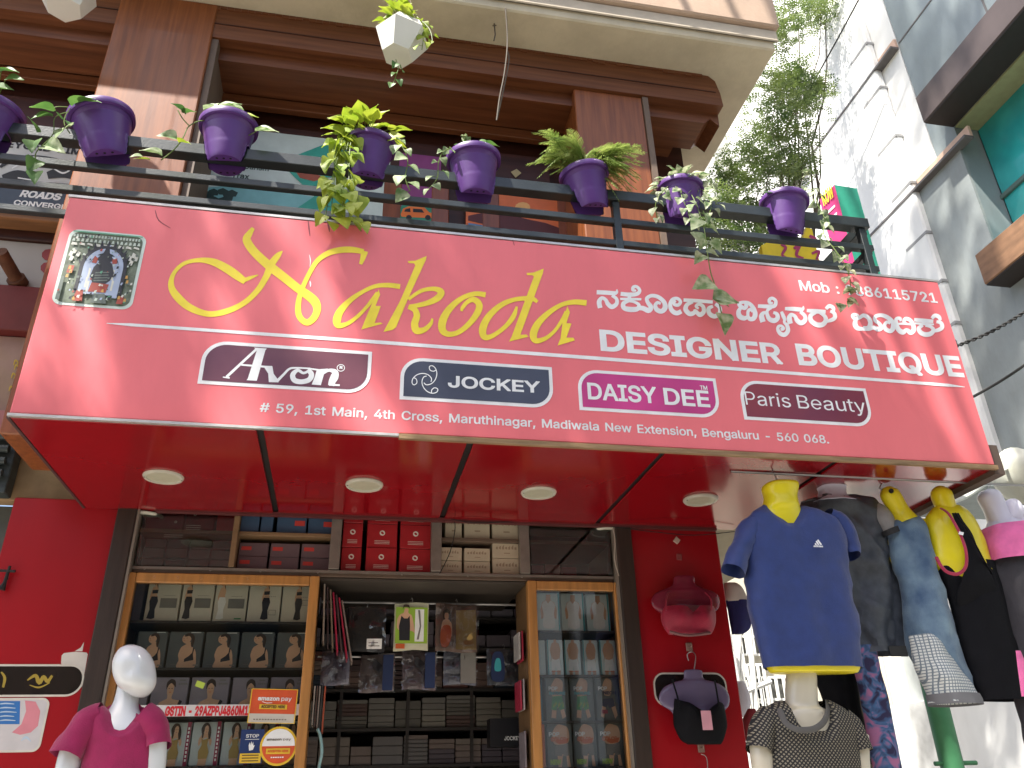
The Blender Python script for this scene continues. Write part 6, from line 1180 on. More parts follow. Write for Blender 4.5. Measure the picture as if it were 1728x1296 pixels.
# --- lower right mannequin with checked blouse
YN = 2.98
blouse = checked('blouse_check', (.012,.012,.014), (.24,.21,.155), 30, sx=(1,1,1), rot=(0,R(45),0), lo_=.36)
m2 = thing('shop_mannequin', 'headless white mannequin in a black and cream checked blouse under the blue shirt', 'mannequin', (PY(1360,1296,YN).x, YN, .14))
b = loftpx([(1136,1329,1374),(1142,1328,1376),(1165,1327,1377),(1190,1326,1380,0,.7),(1200,1316,1394,0,.62),(1214,1306,1406,0,.52),(1240,1298,1416,0,.46),(1270,1296,1420,0,.44)], YN, .8, 32, 4, 2.1); b.build('neck', mat('mannequin_ivory', (.58,.53,.42), .3, .05, 5, coat=.4), m2, smooth=True)
b = loftpx([(1182,1316,1392),(1190,1300,1408),(1200,1290,1422),(1216,1284,1434),(1240,1286,1440),(1270,1290,1444),(1300,1294,1448),(1380,1304,1452),(1480,1316,1480)], YN, .5, 60, 5, 2.4, fold=.005, seed=71, ff=4, caps=(False, False))
cz = PY(1354,1186,YN)
for v in b.v:
    if v.y < YN and v.z > cz.z-.16 and abs(v.x-cz.x) < .088: v.z -= .098*(1-(abs(v.x-cz.x)/.088)**4)*max(0,min(1,(v.z-cz.z+.16)/.13))
b.build('blouse_body', blouse, m2, smooth=True)
b = MB(); b.tube(catmull([PY(1314,1184,YN-.01),PY(1317,1200,YN-.06),PY(1326,1220,YN-.098),PY(1342,1230,YN-.110),PY(1358,1232,YN-.112),PY(1376,1229,YN-.110),PY(1390,1218,YN-.098),PY(1397,1200,YN-.06),PY(1396,1184,YN-.01)],5), .011, 10, True, .4); b.build('neck_band', simple(.10,.095,.09,.8), m2, smooth=True)
b = tubepx([(1300,1204,YN,.050),(1290,1222,YN,.058),(1284,1245,YN-.01,.056),(1281,1268,YN-.02,.054)], fold=.005, seed=7, flat=.8); b.build('sleeve', blouse, m2, smooth=True)
b = tubepx([(1415,1206,YN,.050),(1430,1224,YN,.058),(1442,1246,YN-.01,.056),(1452,1270,YN-.02,.054)], fold=.005, seed=9, flat=.8); b.build('sleeve', blouse, m2, smooth=True)
for (xa, xb) in ((1283,1292),(1446,1458)):
    b = tubepx([(xa,1240,YN,.042),(xa+4,1296,YN-.01,.038),(xb+4,1360,YN,.030),(xb+10,1460,YN,.024)], cap=(True,True)); b.build('arm', MATS['mannequin_ivory'], m2, smooth=True)
xm = m2.location.x; b = MB(); b.tube([(xm, YN, .16),(xm, YN, 1.0)], .02, 12); b.lathe([(0,.14),(.17,.14),(.17,.155),(.03,.17),(0,.17)], 28, Matrix.Translation((xm,YN,0))); b.build('stand', steel, m2, smooth=True)

# --- bust forms on the right pier
trans_f = mat('clear_form', (.40,.28,.34), .12, .05, 5, coat=.8, trans=.55, ior=1.2)
YQ2 = YW - .05
def busthang(lab, px, py, sc, Y, m_, rows, arms):
    t_ = thing('hanging_bust_form', lab, 'bust form', PY(px, py, Y), 'clear bust forms hanging on the right pier')
    b = loftpx(rows, Y, .30, 40, 4, 2.2); b.build('form_torso', m_, t_, smooth=True)
    for a_ in arms: b = tubepx(a_, n=18, flat=.8, cap=(True, True)); b.build('form_arm', m_, t_, smooth=True)
    return t_
g1 = busthang('translucent pink bust form in a crimson bra, upper on the right red pier', 1155, 940, 1, YQ2, mat('clear_form_pink', (.26,.025,.055), .15, .05, 5, coat=.8, trans=.3, ior=1.2),
  [(972,1140,1170),(976,1137,1172),(986,1135,1174,0,.3),(993,1124,1188,0,.2),(1001,1106,1208,0,.14),(1014,1099,1214,0,.13),(1026,1103,1213,0,.16),(1036,1116,1204,0,.25),(1044,1120,1202),(1062,1130,1200),(1072,1136,1194)], [])
cri = fabric('fabric_bra_crimson', (.32,.006,.035), rough=.5)
b = loftpx([(1024,1120,1204),(1034,1117,1207),(1050,1118,1207),(1062,1124,1204),(1070,1130,1200)], YQ2-.012, .32, 44, 4, 2.2, fold=.003, seed=81)
for v in b.v:
    for cxp in (1142, 1184):
        q = PY(cxp, 1044, YQ2); d2 = (v.x-q.x)**2 + (v.z-q.z)**2
        if v.y < YQ2: v.y -= .022*math.exp(-d2/.0018)
q = PY(1163,1030,YQ2)
for v in b.v:
    if v.z > q.z-.03: v.z -= .035*math.exp(-((v.x-q.x)/.022)**2)*min(1,(v.z-q.z+.03)/.03)
b.build('bra', cri, g1, smooth=True)
b = MB(); b.tube(catmull([PY(1130,1066,YQ2-.05),PY(1160,1072,YQ2-.07),PY(1198,1068,YQ2-.05)],5), .007, 8); b.build('bra_band', simple(.20,.09,.09,.5), g1)
for xa, xb in ((1124,1128),(1200,1190)): b = MB(); b.tube(catmull([PY(xa,1030,YQ2-.06),PY(xa,1012,YQ2-.05),PY(xb,1000,YQ2-.02)],5), .004, 6); b.build('strap', cri, g1)
YQ3 = YW - .06
g2 = busthang('translucent violet bust form in a black strappy camisole, lower on the right red pier', 1172, 1110, 1, YQ3, mat('clear_form_violet', (.20,.16,.27), .15, .05, 5, coat=.8, trans=.3, ior=1.2),
  [(1130,1158,1180),(1133,1154,1185),(1146,1153,1188),(1151,1138,1206,0,.2),(1160,1120,1222,0,.14),(1176,1112,1231,0,.12),(1190,1117,1230,0,.14),(1202,1134,1222,0,.25),(1225,1142,1222),(1246,1150,1222)], [])
b = loftpx([(1196,1140,1214),(1205,1139,1222),(1222,1138,1226),(1238,1144,1224),(1250,1152,1220),(1256,1162,1216)], YQ3-.012, .34, 44, 4, 2.2, fold=.004, seed=82)
for v in b.v:
    if v.y < YQ3: 
        for cxp in (1158, 1202):
            q = PY(cxp, 1208, YQ3); d2 = (v.x-q.x)**2 + (v.z-q.z)**2; v.y -= .02*math.exp(-d2/.0018); v.z += .022*math.exp(-d2/.0010)
q = PY(1180,1200,YQ3)
for v in b.v:
    if v.z > q.z-.05: v.z += (.045*abs(v.x-q.x)/.075 - .030)*min(1,(v.z-q.z+.05)/.04)
b.build('camisole', blackf, g2, smooth=True)
for pts in ([(1148,1200),(1143,1175),(1134,1146)], [(1214,1196),(1210,1170),(1206,1148)]):
    b = MB(); b.tube(catmull([PY(x,y,YQ3-.065) for x,y in pts],5), .004, 6); b.build('strap', blackf, g2)
b = MB(); A = PY(1186,1232,YQ3-.09); Bq = PY(1199,1199,YQ3-.09); b.bbox((A.x,A.y-.003,A.z),(Bq.x,A.y,Bq.z),.001); b.build('price_tag', simple(.72,.35,.42,.5), g2)
hook([PY(1162,1115,YQ3+.03),PY(1160,1104,YQ3+.03),PY(1168,1100,YQ3+.02),PY(1174,1108,YQ3),PY(1171,1132,YQ3)], g2, .0025)
for i, (px, py) in enumerate(((1163,1092),(1183,1262))):
    b = MB(); q = PY(px,py,YW-.004); b.bbox((q.x-.016,YW-.008,q.z-.02),(q.x+.016,YW-.001,q.z+.02),.003); b.tube([(q.x,YW-.008,q.z),(q.x,YW-.03,q.z-.004),(q.x,YW-.035,q.z+.008)],.003,6)
    o = b.build('adhesive_hook', simple(.26,.16,.13,.5)); tag(o, ['grey adhesive hook above the camisole form','grey adhesive hook below the camisole form'][i], 'wall hook')
for i, (px, py, c) in enumerate(((1142,912,(.55,.42,.34)),(1146,940,(.25,.06,.06)))):
    b = MB(); q = PY(px,py,YW-.004); b.bbox((q.x-.014,YW-.007,q.z-.016),(q.x+.014,YW-.001,q.z+.016),.003, Matrix.Translation(q) @ Matrix.Rotation(R([40,5][i]),4,'Y') @ Matrix.Translation(-q)); o = b.build('adhesive_pad', simple(*c,.5)); tag(o, ['pale tilted adhesive pad high on the right red pier','dark square adhesive pad under the pale one'][i], 'adhesive pad')
b = MB(); q0 = PY(1183,1272,YW-.02); b.tube(catmull([q0, PY(1192,1278,YW-.03), PY(1194,1300,YW-.03), PY(1190,1340,YW-.03)],5), .0022, 6); o = b.build('hook_wire', steel); tag(o, 'bent wire hook hanging under the camisole form', 'wire hook')

# --- stickers on the piers
def pillsticker(lab, x0, y0, x1, y1, r_, face, prints=None, Y=YW-.001, edge=simple(.62,.58,.50,.5)):
    A = PY(x0, y1, Y); T = PY((x0+x1)/2, y0, Y); Bp = PY(x1, y1, Y); zb = PY((x0+x1)/2, y1, Y).z
    b = MB(); b.prism(rrect(A.x, zb, Bp.x, T.z, (r_,)*4, Y-.0012), (0,.0011,0)); o = b.build('wall_sticker', edge); tag(o, lab, 'sticker')
    b = MB(); i_ = .008; b.poly(rrect(A.x+i_, zb+i_, Bp.x-i_, T.z-i_, (max(.002,r_-i_),)*4, Y-.0017)); b.build('sticker_face', face, o, fix=False)
    return o, A.x, zb, Bp.x, T.z
blackst = mat('black_sticker', (.015,.010,.008), .25, .4, 10, coat=.4); gold = simple(.34,.24,.03,.5)
o, xa, za_, xb, zb_ = pillsticker('black pill-shaped sticker with gold scribble on the left red pier', -70, 1121, 136, 1176, .06, blackst)
b = MB(); EPS[0] = .002
for s_ in ([(46,1148,2),(60,1140,6),(66,1152,7),(74,1142,6),(80,1150,6),(88,1140,4)], [(50,1156,1.5),(66,1160,3),(84,1152,1.5)], [(2,1134,3),(8,1144,5),(5,1160,4)]): stroke(b, s_, tf=lambda x,y,Y: PY(x,y,Y), Y=YW-.001)
b.build('gold_scribble', gold, o, fix=False)
o, *_ = pillsticker('black pill-shaped sticker behind the camisole form on the right red pier', 1106, 1135, 1231, 1192, .055, blackst)
o, *_ = pillsticker('worn white, blue and pink poster remnant on the left red pier', -60, 1178, 66, 1270, .03, simple(.55,.52,.52,.5))
b = MB(); EPS[0] = .002
for pts in ([(0,1183),(34,1183),(33,1222),(0,1222),(-50,1222),(-50,1183)],): pol(b, pts, lambda x,y,Y: PY(x,y,Y), YW-.001)
b.build('blue_patch', simple(.03,.15,.42,.5), o, fix=False)
b = MB()
pol(b, [(42,1182),(60,1184),(68,1200),(64,1225),(52,1236),(34,1240),(20,1236),(36,1222),(44,1200)], lambda x,y,Y: PY(x,y,Y), YW-.001); b.build('pink_stain', simple(.62,.22,.26,.6), o, fix=False)
b = MB()
for k in range(5): stroke(b, [(0,1188+7*k,1.6),(10,1187+7*k,2.4),(24+(k%3)*2,1188+7*k,1.2)], tf=lambda x,y,Y: PY(x,y,Y), Y=YW-.001)
stroke(b, [(36,1250,1.5),(44,1244,4),(52,1251,1.5)], tf=lambda x,y,Y: PY(x,y,Y), Y=YW-.001)
b.build('print_marks', simple(.45,.55,.65,.5), o, fix=False)
b = MB(); EPS[0] = .0002
pol(b, [(103,1120),(104,1106),(108,1102),(126,1100),(146,1101),(148,1104),(139,1158),(134,1162),(120,1164),(118,1130)], lambda x,y,Y: PY(x,y,Y), YW-.0004)
pol(b, [(126,1099),(136,1093),(142,1083),(139,1099)], lambda x,y,Y: PY(x,y,Y), YW-.0004)
o = b.build('torn_sticker', simple(.60,.56,.50,.6), fix=False); tag(o, 'torn pale sticker remnant behind the black pill sticker', 'sticker')
b = MB(); q = PY(90,911,YW); b.lathe([(0,-.012),(.012,-.012),(.014,-.004),(.02,0)], 14, Matrix.Translation(q) @ Matrix.Rotation(R(-90),4,'X').inverted() ) ; o = b.build('wall_bolt', simple(.55,.45,.35,.25)); tag(o, 'small shiny bolt on the left red pier', 'bolt')
b = MB(); q = PY(10,975,YW-.02)
b.tube([(q.x-.03,q.y,q.z+.03),(q.x+.03,q.y,q.z+.028)], .006, 6); b.tube([(q.x+.004,q.y,q.z+.05),(q.x,q.y,q.z-.02),(q.x-.006,q.y,q.z-.05)], [.006,.008,.016], 8); b.tube([(q.x,q.y+.02,q.z),(q.x,q.y,q.z)], .004, 6)
o = b.build('iron_bracket', blackgap); tag(o, 'small black iron bracket at the left edge of the left pier', 'bracket')
b = MB(); EPS[0] = .0003
A = PY(118,800,YW); q = PZ(118,798,ZS-.006)
b.poly([(q.x+dx, q.y+dy, ZS-.0095) for dx, dy in ((-.02,-.01),(-.005,-.03),(.006,-.012),(.03,-.006),(.008,.012),(.0,.03),(-.012,.008))]); o = b.build('scraped_patch', simple(.45,.06,.05,.6), cs, fix=False)

# ================================================================== upper floor
EPS[0] = 0
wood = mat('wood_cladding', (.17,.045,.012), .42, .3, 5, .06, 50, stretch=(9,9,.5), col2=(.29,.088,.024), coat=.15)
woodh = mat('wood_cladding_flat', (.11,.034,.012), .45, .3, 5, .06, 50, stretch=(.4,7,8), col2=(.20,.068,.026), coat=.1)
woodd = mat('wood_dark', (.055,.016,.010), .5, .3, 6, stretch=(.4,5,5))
ZU = 5.52
kf = ZU - CZ
def atz(px, py): return PZ(px, py, ZU)
cA = atz(1310, 85); YSL = cA.y; XSL = cA.x
YBM = atz(1210, 130).y; XBM = atz(1210, 130).x
YWL = YBM + .42

creamp = mat('slab_cream', (.60,.52,.38), .85, .10, 3, .12, 60, dirt=.22)
tanp2 = mat('fascia_tan', (.50,.36,.27), .85, .10, 3, .1, 60, dirt=.2)
bld = thing('upper_storey', 'upper storey of the shop building with wood clad beam, columns and projecting slab', 'building', (0, YWL, 2.9))
b = MB(); b.bbox((-7, YSL, ZU), (XSL, YWL+3, ZU+.16), .01); b.build('projecting_slab', creamp, bld)
b = MB(); b.bbox((-7, YSL-.05, ZU+.155), (XSL+.03, YSL+.12, ZU+1.1), .01); b.build('parapet', tanp2, bld)
b = MB(); b.bbox((XSL-.12, YSL+.121, ZU+.161), (XSL+.03, YWL+3, ZU+1.1), .01); b.build('parapet', tanp2, bld)
b = MB(); b.bbox((-7, YSL-.020, ZU+.06), (XSL+.018, YSL-.001, ZU+.15), .006); b.build('drip_moulding', simple(.55,.47,.37,.8), bld)
zf = PY(965,144,YBM).z                                   # underside of the upper fascia
zg_ = PY(1190,208,YBM+.07).z                             # underside of the lower, set-back beam
b = MB(); b.prism([(x, YBM, z) for x, z in ((-7,zf),(-7,ZU-.002),(XBM-.06,ZU-.002),(XBM-.02,ZU-.04),(XBM,ZU-.14),(XBM+.005,zf))], (0,.30,0)); b.build('beam_fascia', woodh, bld)
b = MB(); b.prism([(x, YBM+.07, z) for x, z in ((-7,zg_),(-7,zf-.001),(XBM+.0,zf-.001),(XBM-.005,zf-.10),(XBM-.06,zg_+.04),(XBM-.10,zg_))], (0,.23,0)); b.build('lower_beam', woodh, bld)
b = MB(); b.box((-7, YBM+.301, zg_+.03), (XBM-.20, YWL-.001, ZU-.002)); b.build('beam_core', woodh, bld)
b = MB()
for k in range(150):
    x = -3.6 + k*(XBM-.1+3.6)/150; h_ = .010+.022*abs(noise.noise(Vector((x*9,0,0))))+.012*random.random(); b.box((x, YBM-.006, ZU-.001-h_), (x+.036, YBM-.0005, ZU-.0005))
b.build('ragged_top_edge', woodh, bld, kind='stuff')
for k in range(1):
    z = zf + (ZU-zf)*.42; b = MB(); b.box((-7, YBM-.004, z), (XBM-.03, YBM-.0005, z+.006)); b.build('cladding_joint', woodd, bld)
b = MB(); b.bbox((-7, YBM+.305, zg_-.07), (PY(955,200,YBM+.34).x, YBM+.35, zg_-.001), .003); b.build('lower_member', woodh, bld)
# rear wall with openings
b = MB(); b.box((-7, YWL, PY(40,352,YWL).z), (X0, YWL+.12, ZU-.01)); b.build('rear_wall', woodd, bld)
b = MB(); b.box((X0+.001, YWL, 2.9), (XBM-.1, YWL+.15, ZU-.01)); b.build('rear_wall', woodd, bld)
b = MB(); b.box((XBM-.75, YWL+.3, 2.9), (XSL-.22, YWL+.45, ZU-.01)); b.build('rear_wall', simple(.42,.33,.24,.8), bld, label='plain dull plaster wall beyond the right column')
for (pl, pr_, lab) in ((172, 352, 'wide varnished wood column between the grey poster and the teal poster'), (962, 1083, 'varnished wood column near the right end of the balcony')):
    a_, c_ = PY(pl+8, 90 if pl < 500 else 150, YBM).x, PY(pr_, 90 if pl < 500 else 150, YBM).x
    b = MB(); b.bbox((a_, YBM+.02 if pl > 500 else YBM-.012, 2.9), (c_, YBM+.40, zf-.001 if pl > 500 else ZU-.004), .006); b.build('column', wood, bld, label=lab)
    b = MB(); b.box((c_+.001, YBM+.01, 2.9), (c_+.035, YBM+.39, zf-.004)); b.build('column_edge', simple(.16,.11,.08,.6), bld)
# dark track and doors under the beam
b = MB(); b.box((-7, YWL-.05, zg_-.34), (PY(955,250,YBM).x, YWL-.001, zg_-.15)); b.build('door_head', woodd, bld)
for px in (662, 742, 826, 950):
    x = PY(px, 330, YWL-.02).x; b = MB(); b.bbox((x-.05, YWL-.06, 2.9), (x+.05, YWL-.001, zg_-.35), .004); b.build('mullion', mat('wood_orange', (.22,.055,.018), .4, .25, 5, stretch=(6,6,.5), coat=.2), bld)
b = MB(); b.box((X0, 2.96, 2.82), (PY(1480,470,3.0).x+.0, YWL+1.5, 2.93)); b.build('balcony_floor', concrete, bld)
b = MB(); b.box((-7, 3.93, 2.94-.06), (xl0, 4.05, 3.0)) ; 
# posters on the rear wall
def poster(lab, x0, y0, x1, y1, m_, Y, fn=None, mats=None, cat='poster'):
    A = PY(x0, y1, Y); Bp = PY(x1, y1, Y); zt_ = PY((x0+x1)/2, y0, Y).z; zb = PY((x0+x1)/2, y1, Y).z
    b = MB(); b.box((A.x, Y-.006, zb), (Bp.x, Y, zt_)); o = b.build('wall_poster', m_); tag(o, lab, cat)
    if fn:
        EPS[0] = .001; b = MB(); fn(b, lambda x, y, YY: PY(x, y, YY), Y-.006); b.build('printed_front', mats, o, fix=False)
    return o
T_ = lambda b, c, s, a, e, cap, Y, bold=10, **k: (setattr(b, 'cur', c), ptext(b, s, a, e, cap, Y, bold=bold, **k))
YP1 = YWL - .03
def f1_(b, tf, Y):
    T_(b, 0, 'NO', (32,196), (60,198), 14, Y, 16)
    T_(b, 0, 'BEYOND LIMITS', (-6,247), (176,262), 12, Y, 12)
    b.cur = 0
    for s_ in ([(0,282,4),(20,270,10),(60,268,12),(100,276,14),(140,292,8)], [(4,300,10),(30,296,18),(60,300,10)], [(80,296,12),(110,290,20),(140,300,16)], [(10,312,6),(70,312,10),(140,316,6)]): stroke(b, s_, tf=tf, Y=Y)
    b.cur = 1
    for s_ in ([(20,284,2),(40,276,3),(70,282,2)], [(90,284,2),(106,292,3),(120,286,2)], [(30,300,2),(56,304,2)]): stroke(b, s_, tf=tf, Y=Y)
o = poster('grey poster with a black off-road car and slogan left of the wide column', -60, 236, 146, 312, simple(.60,.60,.57,.6), YP1, f1_, [simple(.02,.02,.022,.5), whitec])
def f2_(b, tf, Y):
    T_(b, 0, 'ROADS END', (32,332), (150,339), 12, Y, 16, shear=.2); T_(b, 0, 'CONVERGE', (22,346), (112,352), 9, Y, 12)
poster('navy poster band with white slogan below the grey poster', -60, 313, 150, 354, simple(.05,.07,.10,.5), YP1, f2_, [whitec])
o = poster('pale header poster band with dark letters at the left edge', -60, 180, 116, 206, simple(.34,.25,.16,.6), YP1, lambda b, tf, Y: T_(b, 0, 'NO', (32,196), (78,199), 13, Y, 14), [blackc])
def f3_(b, tf, Y):
    T_(b, 0, 'Tourism', (404,284), (454,288), 9, Y, 8); T_(b, 0, 'Trax', (390,300), (420,303), 9, Y, 8); T_(b, 0, 'Tracking Club', (338,306), (446,316), 9, Y, 8)
    b.cur = 1; pol(b, [(330,318),(400,312),(545,334),(545,366),(330,352)], tf, Y)
    b.cur = 2; pol(b, [(500,262),(556,240),(600,252),(652,262),(652,300),(600,296),(545,300)], tf, Y)
    pol(b, [(480,282),(505,262),(560,330),(545,346)], tf, Y); pol(b, [(500,352),(550,318),(600,330),(570,360)], tf, Y)
    b.cur = 0
    for k in range(9): a_ = k*.7; x, y = 372+26*math.cos(a_)*(.5+.06*k), 332+8*math.sin(a_); pol(b, [(x-9,y-4),(x,y-7),(x+10,y-2),(x+6,y+5),(x-7,y+4)], tf, Y)
    stroke(b, [(372,334,4),(370,346,3),(368,356,5)], tf=tf, Y=Y)
    b.cur = 3; pol(b, [(494,282),(520,288),(548,300),(530,306),(506,300)], tf, Y)
    b.cur = 4; pol(b, [(330,352),(545,366),(648,380),(648,392),(330,364)], tf, Y)
poster('teal and white travel club poster with a dark tree left of the purple poster', 326, 228, 652, 392, simple(.62,.70,.66,.5), YP1-.02, f3_, [simple(.02,.05,.04,.5), simple(.22,.50,.52,.5), simple(.04,.36,.28,.5), simple(.35,.08,.04,.5), simple(.05,.14,.18,.5)])
def f4_(b, tf, Y):
    b.cur = 0; pol(b, [(668,360),(680,344),(744,352),(744,408),(668,402)], tf, Y)
    T_(b, 2, 'CARAVAN', (690,290), (744,296), 7, Y, 8)
    b.cur = 1; pol(b, [(676,362),(680,352),(690,348),(716,350),(724,358),(732,361),(731,368),(678,366)], tf, Y)
    b.cur = 3; pol(b, [(684,353),(692,351),(693,358),(682,357)], tf, Y); pol(b, [(697,352),(712,353),(716,359),(697,358)], tf, Y)
    for cx_ in (690, 722): pol(b, [(cx_+5*math.cos(k*.785), 367+4.5*math.sin(k*.785)) for k in range(8)], tf, Y)
    pol(b, [(682,342),(700,340),(716,344),(712,349),(686,346)], tf, Y)
poster('purple poster with a small orange van over green ground', 668, 262, 742, 396, simple(.26,.05,.20,.5), YP1-.02, f4_, [simple(.03,.24,.15,.5), simple(.80,.18,.03,.5), simple(.5,.25,.12,.5), blackc])
def f5_(b, tf, Y):
    b.cur = 1; pol(b, [(882+13*math.cos(k*.524), 350+9*math.sin(k*.524)) for k in range(12)], tf, Y)
    b.cur = 0; pol(b, [(790,364),(830,356),(862,362),(890,370),(920,376),(948,386),(948,400),(860,388),(790,372)], tf, Y)
    pol(b, [(826,364),(834,360),(842,367),(838,370)], tf, Y)
    b.cur = 2; pol(b, [(790,376),(862,388),(948,402),(948,424),(790,410)], tf, Y)
    b.cur = 3; stroke(b, [(792,384,3),(830,390,6),(880,396,4),(940,408,5)], tf=tf, Y=Y); stroke(b, [(800,398,2),(850,404,5),(900,410,3)], tf=tf, Y=Y)
    b.cur = 4; pol(b, [(862,290),(872,285),(880,292),(870,300)], tf, Y)
poster('orange sunset poster over blue water left of the right column', 786, 318, 950, 425, simple(.72,.16,.04,.45), YP1-.02, f5_, [simple(.10,.015,.015,.5), simple(.85,.45,.15,.5), simple(.10,.22,.42,.5), simple(.45,.55,.62,.5), simple(.5,.4,.2,.5)])
# wires hanging from the slab
b = MB(); xw = atz(853,14)
pts = [(xw.x,xw.y,ZU)] + [PY(x,y,xw.y+.02) for x,y in ((856,60),(855,92),(850,130),(843,165),(838,203))]; b.tube(catmull(pts,4), .004, 6)
pts = [PY(x,y,xw.y+.03) for x,y in ((855,85),(859,100),(850,150),(839,200))]; b.tube(catmull(pts,4), .0035, 6)
o = b.build('hanging_wire', simple(.10,.08,.06,.7)); tag(o, 'pair of thin wires hanging from the concrete slab', 'wire')
b = MB(); q = atz(834,40); b.tube([(q.x,q.y,ZU),(q.x+.004,q.y,ZU-.09),(q.x-.004,q.y,ZU-.14)], .004, 6); b.tube([(q.x-.01,q.y,ZU-.02),(q.x+.012,q.y,ZU-.012)], .003, 6); o = b.build('hanging_wire', MATS['paint_191414_70'] if 'paint_191414_70' in MATS else simple(.10,.08,.06,.7)); tag(o, 'short wire stub left of the hanging pair of wires', 'wire')

# ------------------------------------------------------------------ railing
YR = 3.0
railm = mat('railing_black', (.022,.028,.030), .38, .2, 10, .08, 120, coat=.25)
rl = thing('balcony_railing', 'black steel balcony railing with three horizontal bars above the signboard', 'railing', (0, YR, 2.93))
zt0, zm0, zl0 = PY(700,298,YR).z, PY(700,340,YR).z, PY(700,378,YR).z
xe = PY(1462,385,YR).x
for z, h_, w_ in ((zt0,.030,.030),(zm0,.017,.017),(zl0,.016,.016)):
    b = MB(); b.bbox((-6, YR-w_, z-h_), (xe, YR+w_, z+h_), .003); b.build('bar', railm, rl)
    b = MB(); b.bbox((xe-w_*1.2, YR+w_+.001, z-h_), (xe+w_*.8, YWL-.2, z+h_), .003); b.build('bar', railm, rl)
z4 = zl0 - (zm0-zl0); 
b = MB(); b.bbox((-6, YR-.016, z4-.015), (xe, YR+.016, z4+.015), .003); b.build('bar', railm, rl)
for px in (-420, 300-560, 1042, 1452):
    x = PY(px, 390, YR).x; b = MB(); b.bbox((x-.018, YR-.018, 2.93 if px > 500 else z4-.03), (x+.018, YR+.018, zt0-.031), .002); b.build('post', railm, rl)
b = MB(); b.bbox((xe-.03, YWL-.24, 2.93), (xe+.006, YWL-.20, zt0), .002); b.build('post', railm, rl)


# ------------------------------------------------------------------ pots
purple = mat('pot_purple', (.105,.038,.20), .42, .10, 4, coat=.1); soil = mat('soil', (.035,.022,.014), .95, .4, 30, .8, 80)
def make_pot(rt=.135, ht=.235, rb=.078):
    t_ = thing('railing_pot', 'x', 'flower pot', (0,0,0), 'purple pots straddling the railing')
    b = MB(); zsl = ht*.45
    rad = lambda z: rb + (rt-.014-rb) * (z/ht)**.85
    prof = [(rad(zsl),zsl)] + [(rad(ht*k/12), ht*k/12) for k in range(6,12)] + [(rt-.014,ht-.030),(rt-.001,ht-.028),(rt,ht-.022),(rt+.001,ht-.004),(rt-.002,ht),(rt-.010,ht),(rt-.014,ht-.010),(rt-.02,ht-.05),(rt-.03,ht-.06)]
    b.lathe(prof, 44); 
    for s_ in (-1, 1):
        for z0, z1 in ((0, zsl),):
            rings = []
            for q in range(9):
                z = z0 + (z1-z0)*q/8; rr_ = rad(z)
                if 1 <= q <= 5 and q % 2: rr_ += .0022
                ring = []
                for k in range(25):
                    a_ = math.pi*k/24; x = rr_*math.cos(a_); y = max(.034, rr_*math.sin(a_)); ring.append((x, s_*y, z))
                rings.append(ring)
            b.rings(rings, True, True)
    b.build('pot_body', purple, t_, smooth=True)
    b = MB(); b.lathe([(0,ht-.045),(rt-.03,ht-.05)], 24); b.build('soil', soil, t_)
    b = MB()
    for s_ in (-1,1):
        for k in range(3): b.lathe([(0,-.0008),(.006,-.0008)], 8, Matrix.Translation((-.03+.03*k, s_*.052, 0)))
    b.build('drain_hole', blackgap, t_, fix=False)
    return t_
POT = make_pot()
pots = [(-18,188,0,1.02,'left edge'),(170,196,-16,1.03,''),(386,212,-3,.97,''),(626,244,2,.90,''),(799,268,-3,.98,''),(985,294,-9,.92,''),(1149,318,4,.88,''),(1325,340,6,.92,'')]
plab = ['purple pot cut by the left edge of the view','purple pot tilted over the rail, second from the left, with bare heart leaves','purple pot with a few upright pale heart leaves','purple pot under the bushy lime vine','purple pot with a small sparse seedling and a thin vine on its left','purple pot overflowing with feathery fern','purple pot half hidden by small variegated leaves','purple pot nearest the right end of the railing']
potpos = []
for i, (px, py, tl, sc, _) in enumerate(pots):
    q = PY(px, py, YR-.02); o = POT if i == 0 else copy_tree(POT)
    s = sc; o.scale = (s, s, s); o.rotation_euler = (R(3), R(tl), R(40*i))
    o.rotation_euler.z = R(random.uniform(-4,4))
    o.location = (q.x + .235*s*math.sin(R(-tl))*1.0, YR, q.z - .225*s); o['label'] = plab[i]
    potpos.append(Vector((q.x, YR, q.z)))

# ------------------------------------------------------------------ leaves
def leaf_mesh(name, heart=True, fold=.25, L=1.0, W=.8):
    vs = []; fs = []; n = 7
    for i in range(n+1):
        t = i/n
        w = (math.sin(math.pi*min(1, t*1.0)**.55) if heart else math.sin(math.pi*t**.8)) * W*.5
        if i == n: w = .004
        zc = -.25*t*t*.9
        for s_ in (-1, -.5, 0, .5, 1): vs.append((s_*w, t*L - (.06*abs(s_)*(1-t) if heart else 0), zc + abs(s_)*fold*w + .02*math.sin(9*t+s_*3)))
    for i in range(n):
        for k in range(4): a_ = i*5+k; fs.append((a_, a_+1, a_+6, a_+5))
    b = MB(); b.add(vs, fs); return b
lmL = leafmat('leaf_lime', (.22,.34,.02), (.42,.48,.05)); lmG = leafmat('leaf_green', (.05,.13,.03), (.12,.24,.05)); lmV = leafmat('leaf_variegated', (.09,.17,.05), (.55,.58,.38), 45); lmP = leafmat('leaf_pale', (.12,.22,.06), (.45,.52,.30), 30); lmT = leafmat('leaf_tree', (.055,.10,.025), (.19,.25,.07), 3.0)
leafM = {}
for nm, mt_ in (('lime', lmL), ('green', lmG), ('var', lmV), ('pale', lmP)):
    for hv in (0, 1):
        b = leaf_mesh('leaf', True, .25+.25*hv, 1, 1.05-.15*hv); o = b.build('leaf', mt_, smooth=True, fix=False); leafM[(nm, hv)] = o.data; bpy.data.objects.remove(o)
stemm = leafmat('stem_green', (.16,.24,.05), (.22,.30,.08)); 
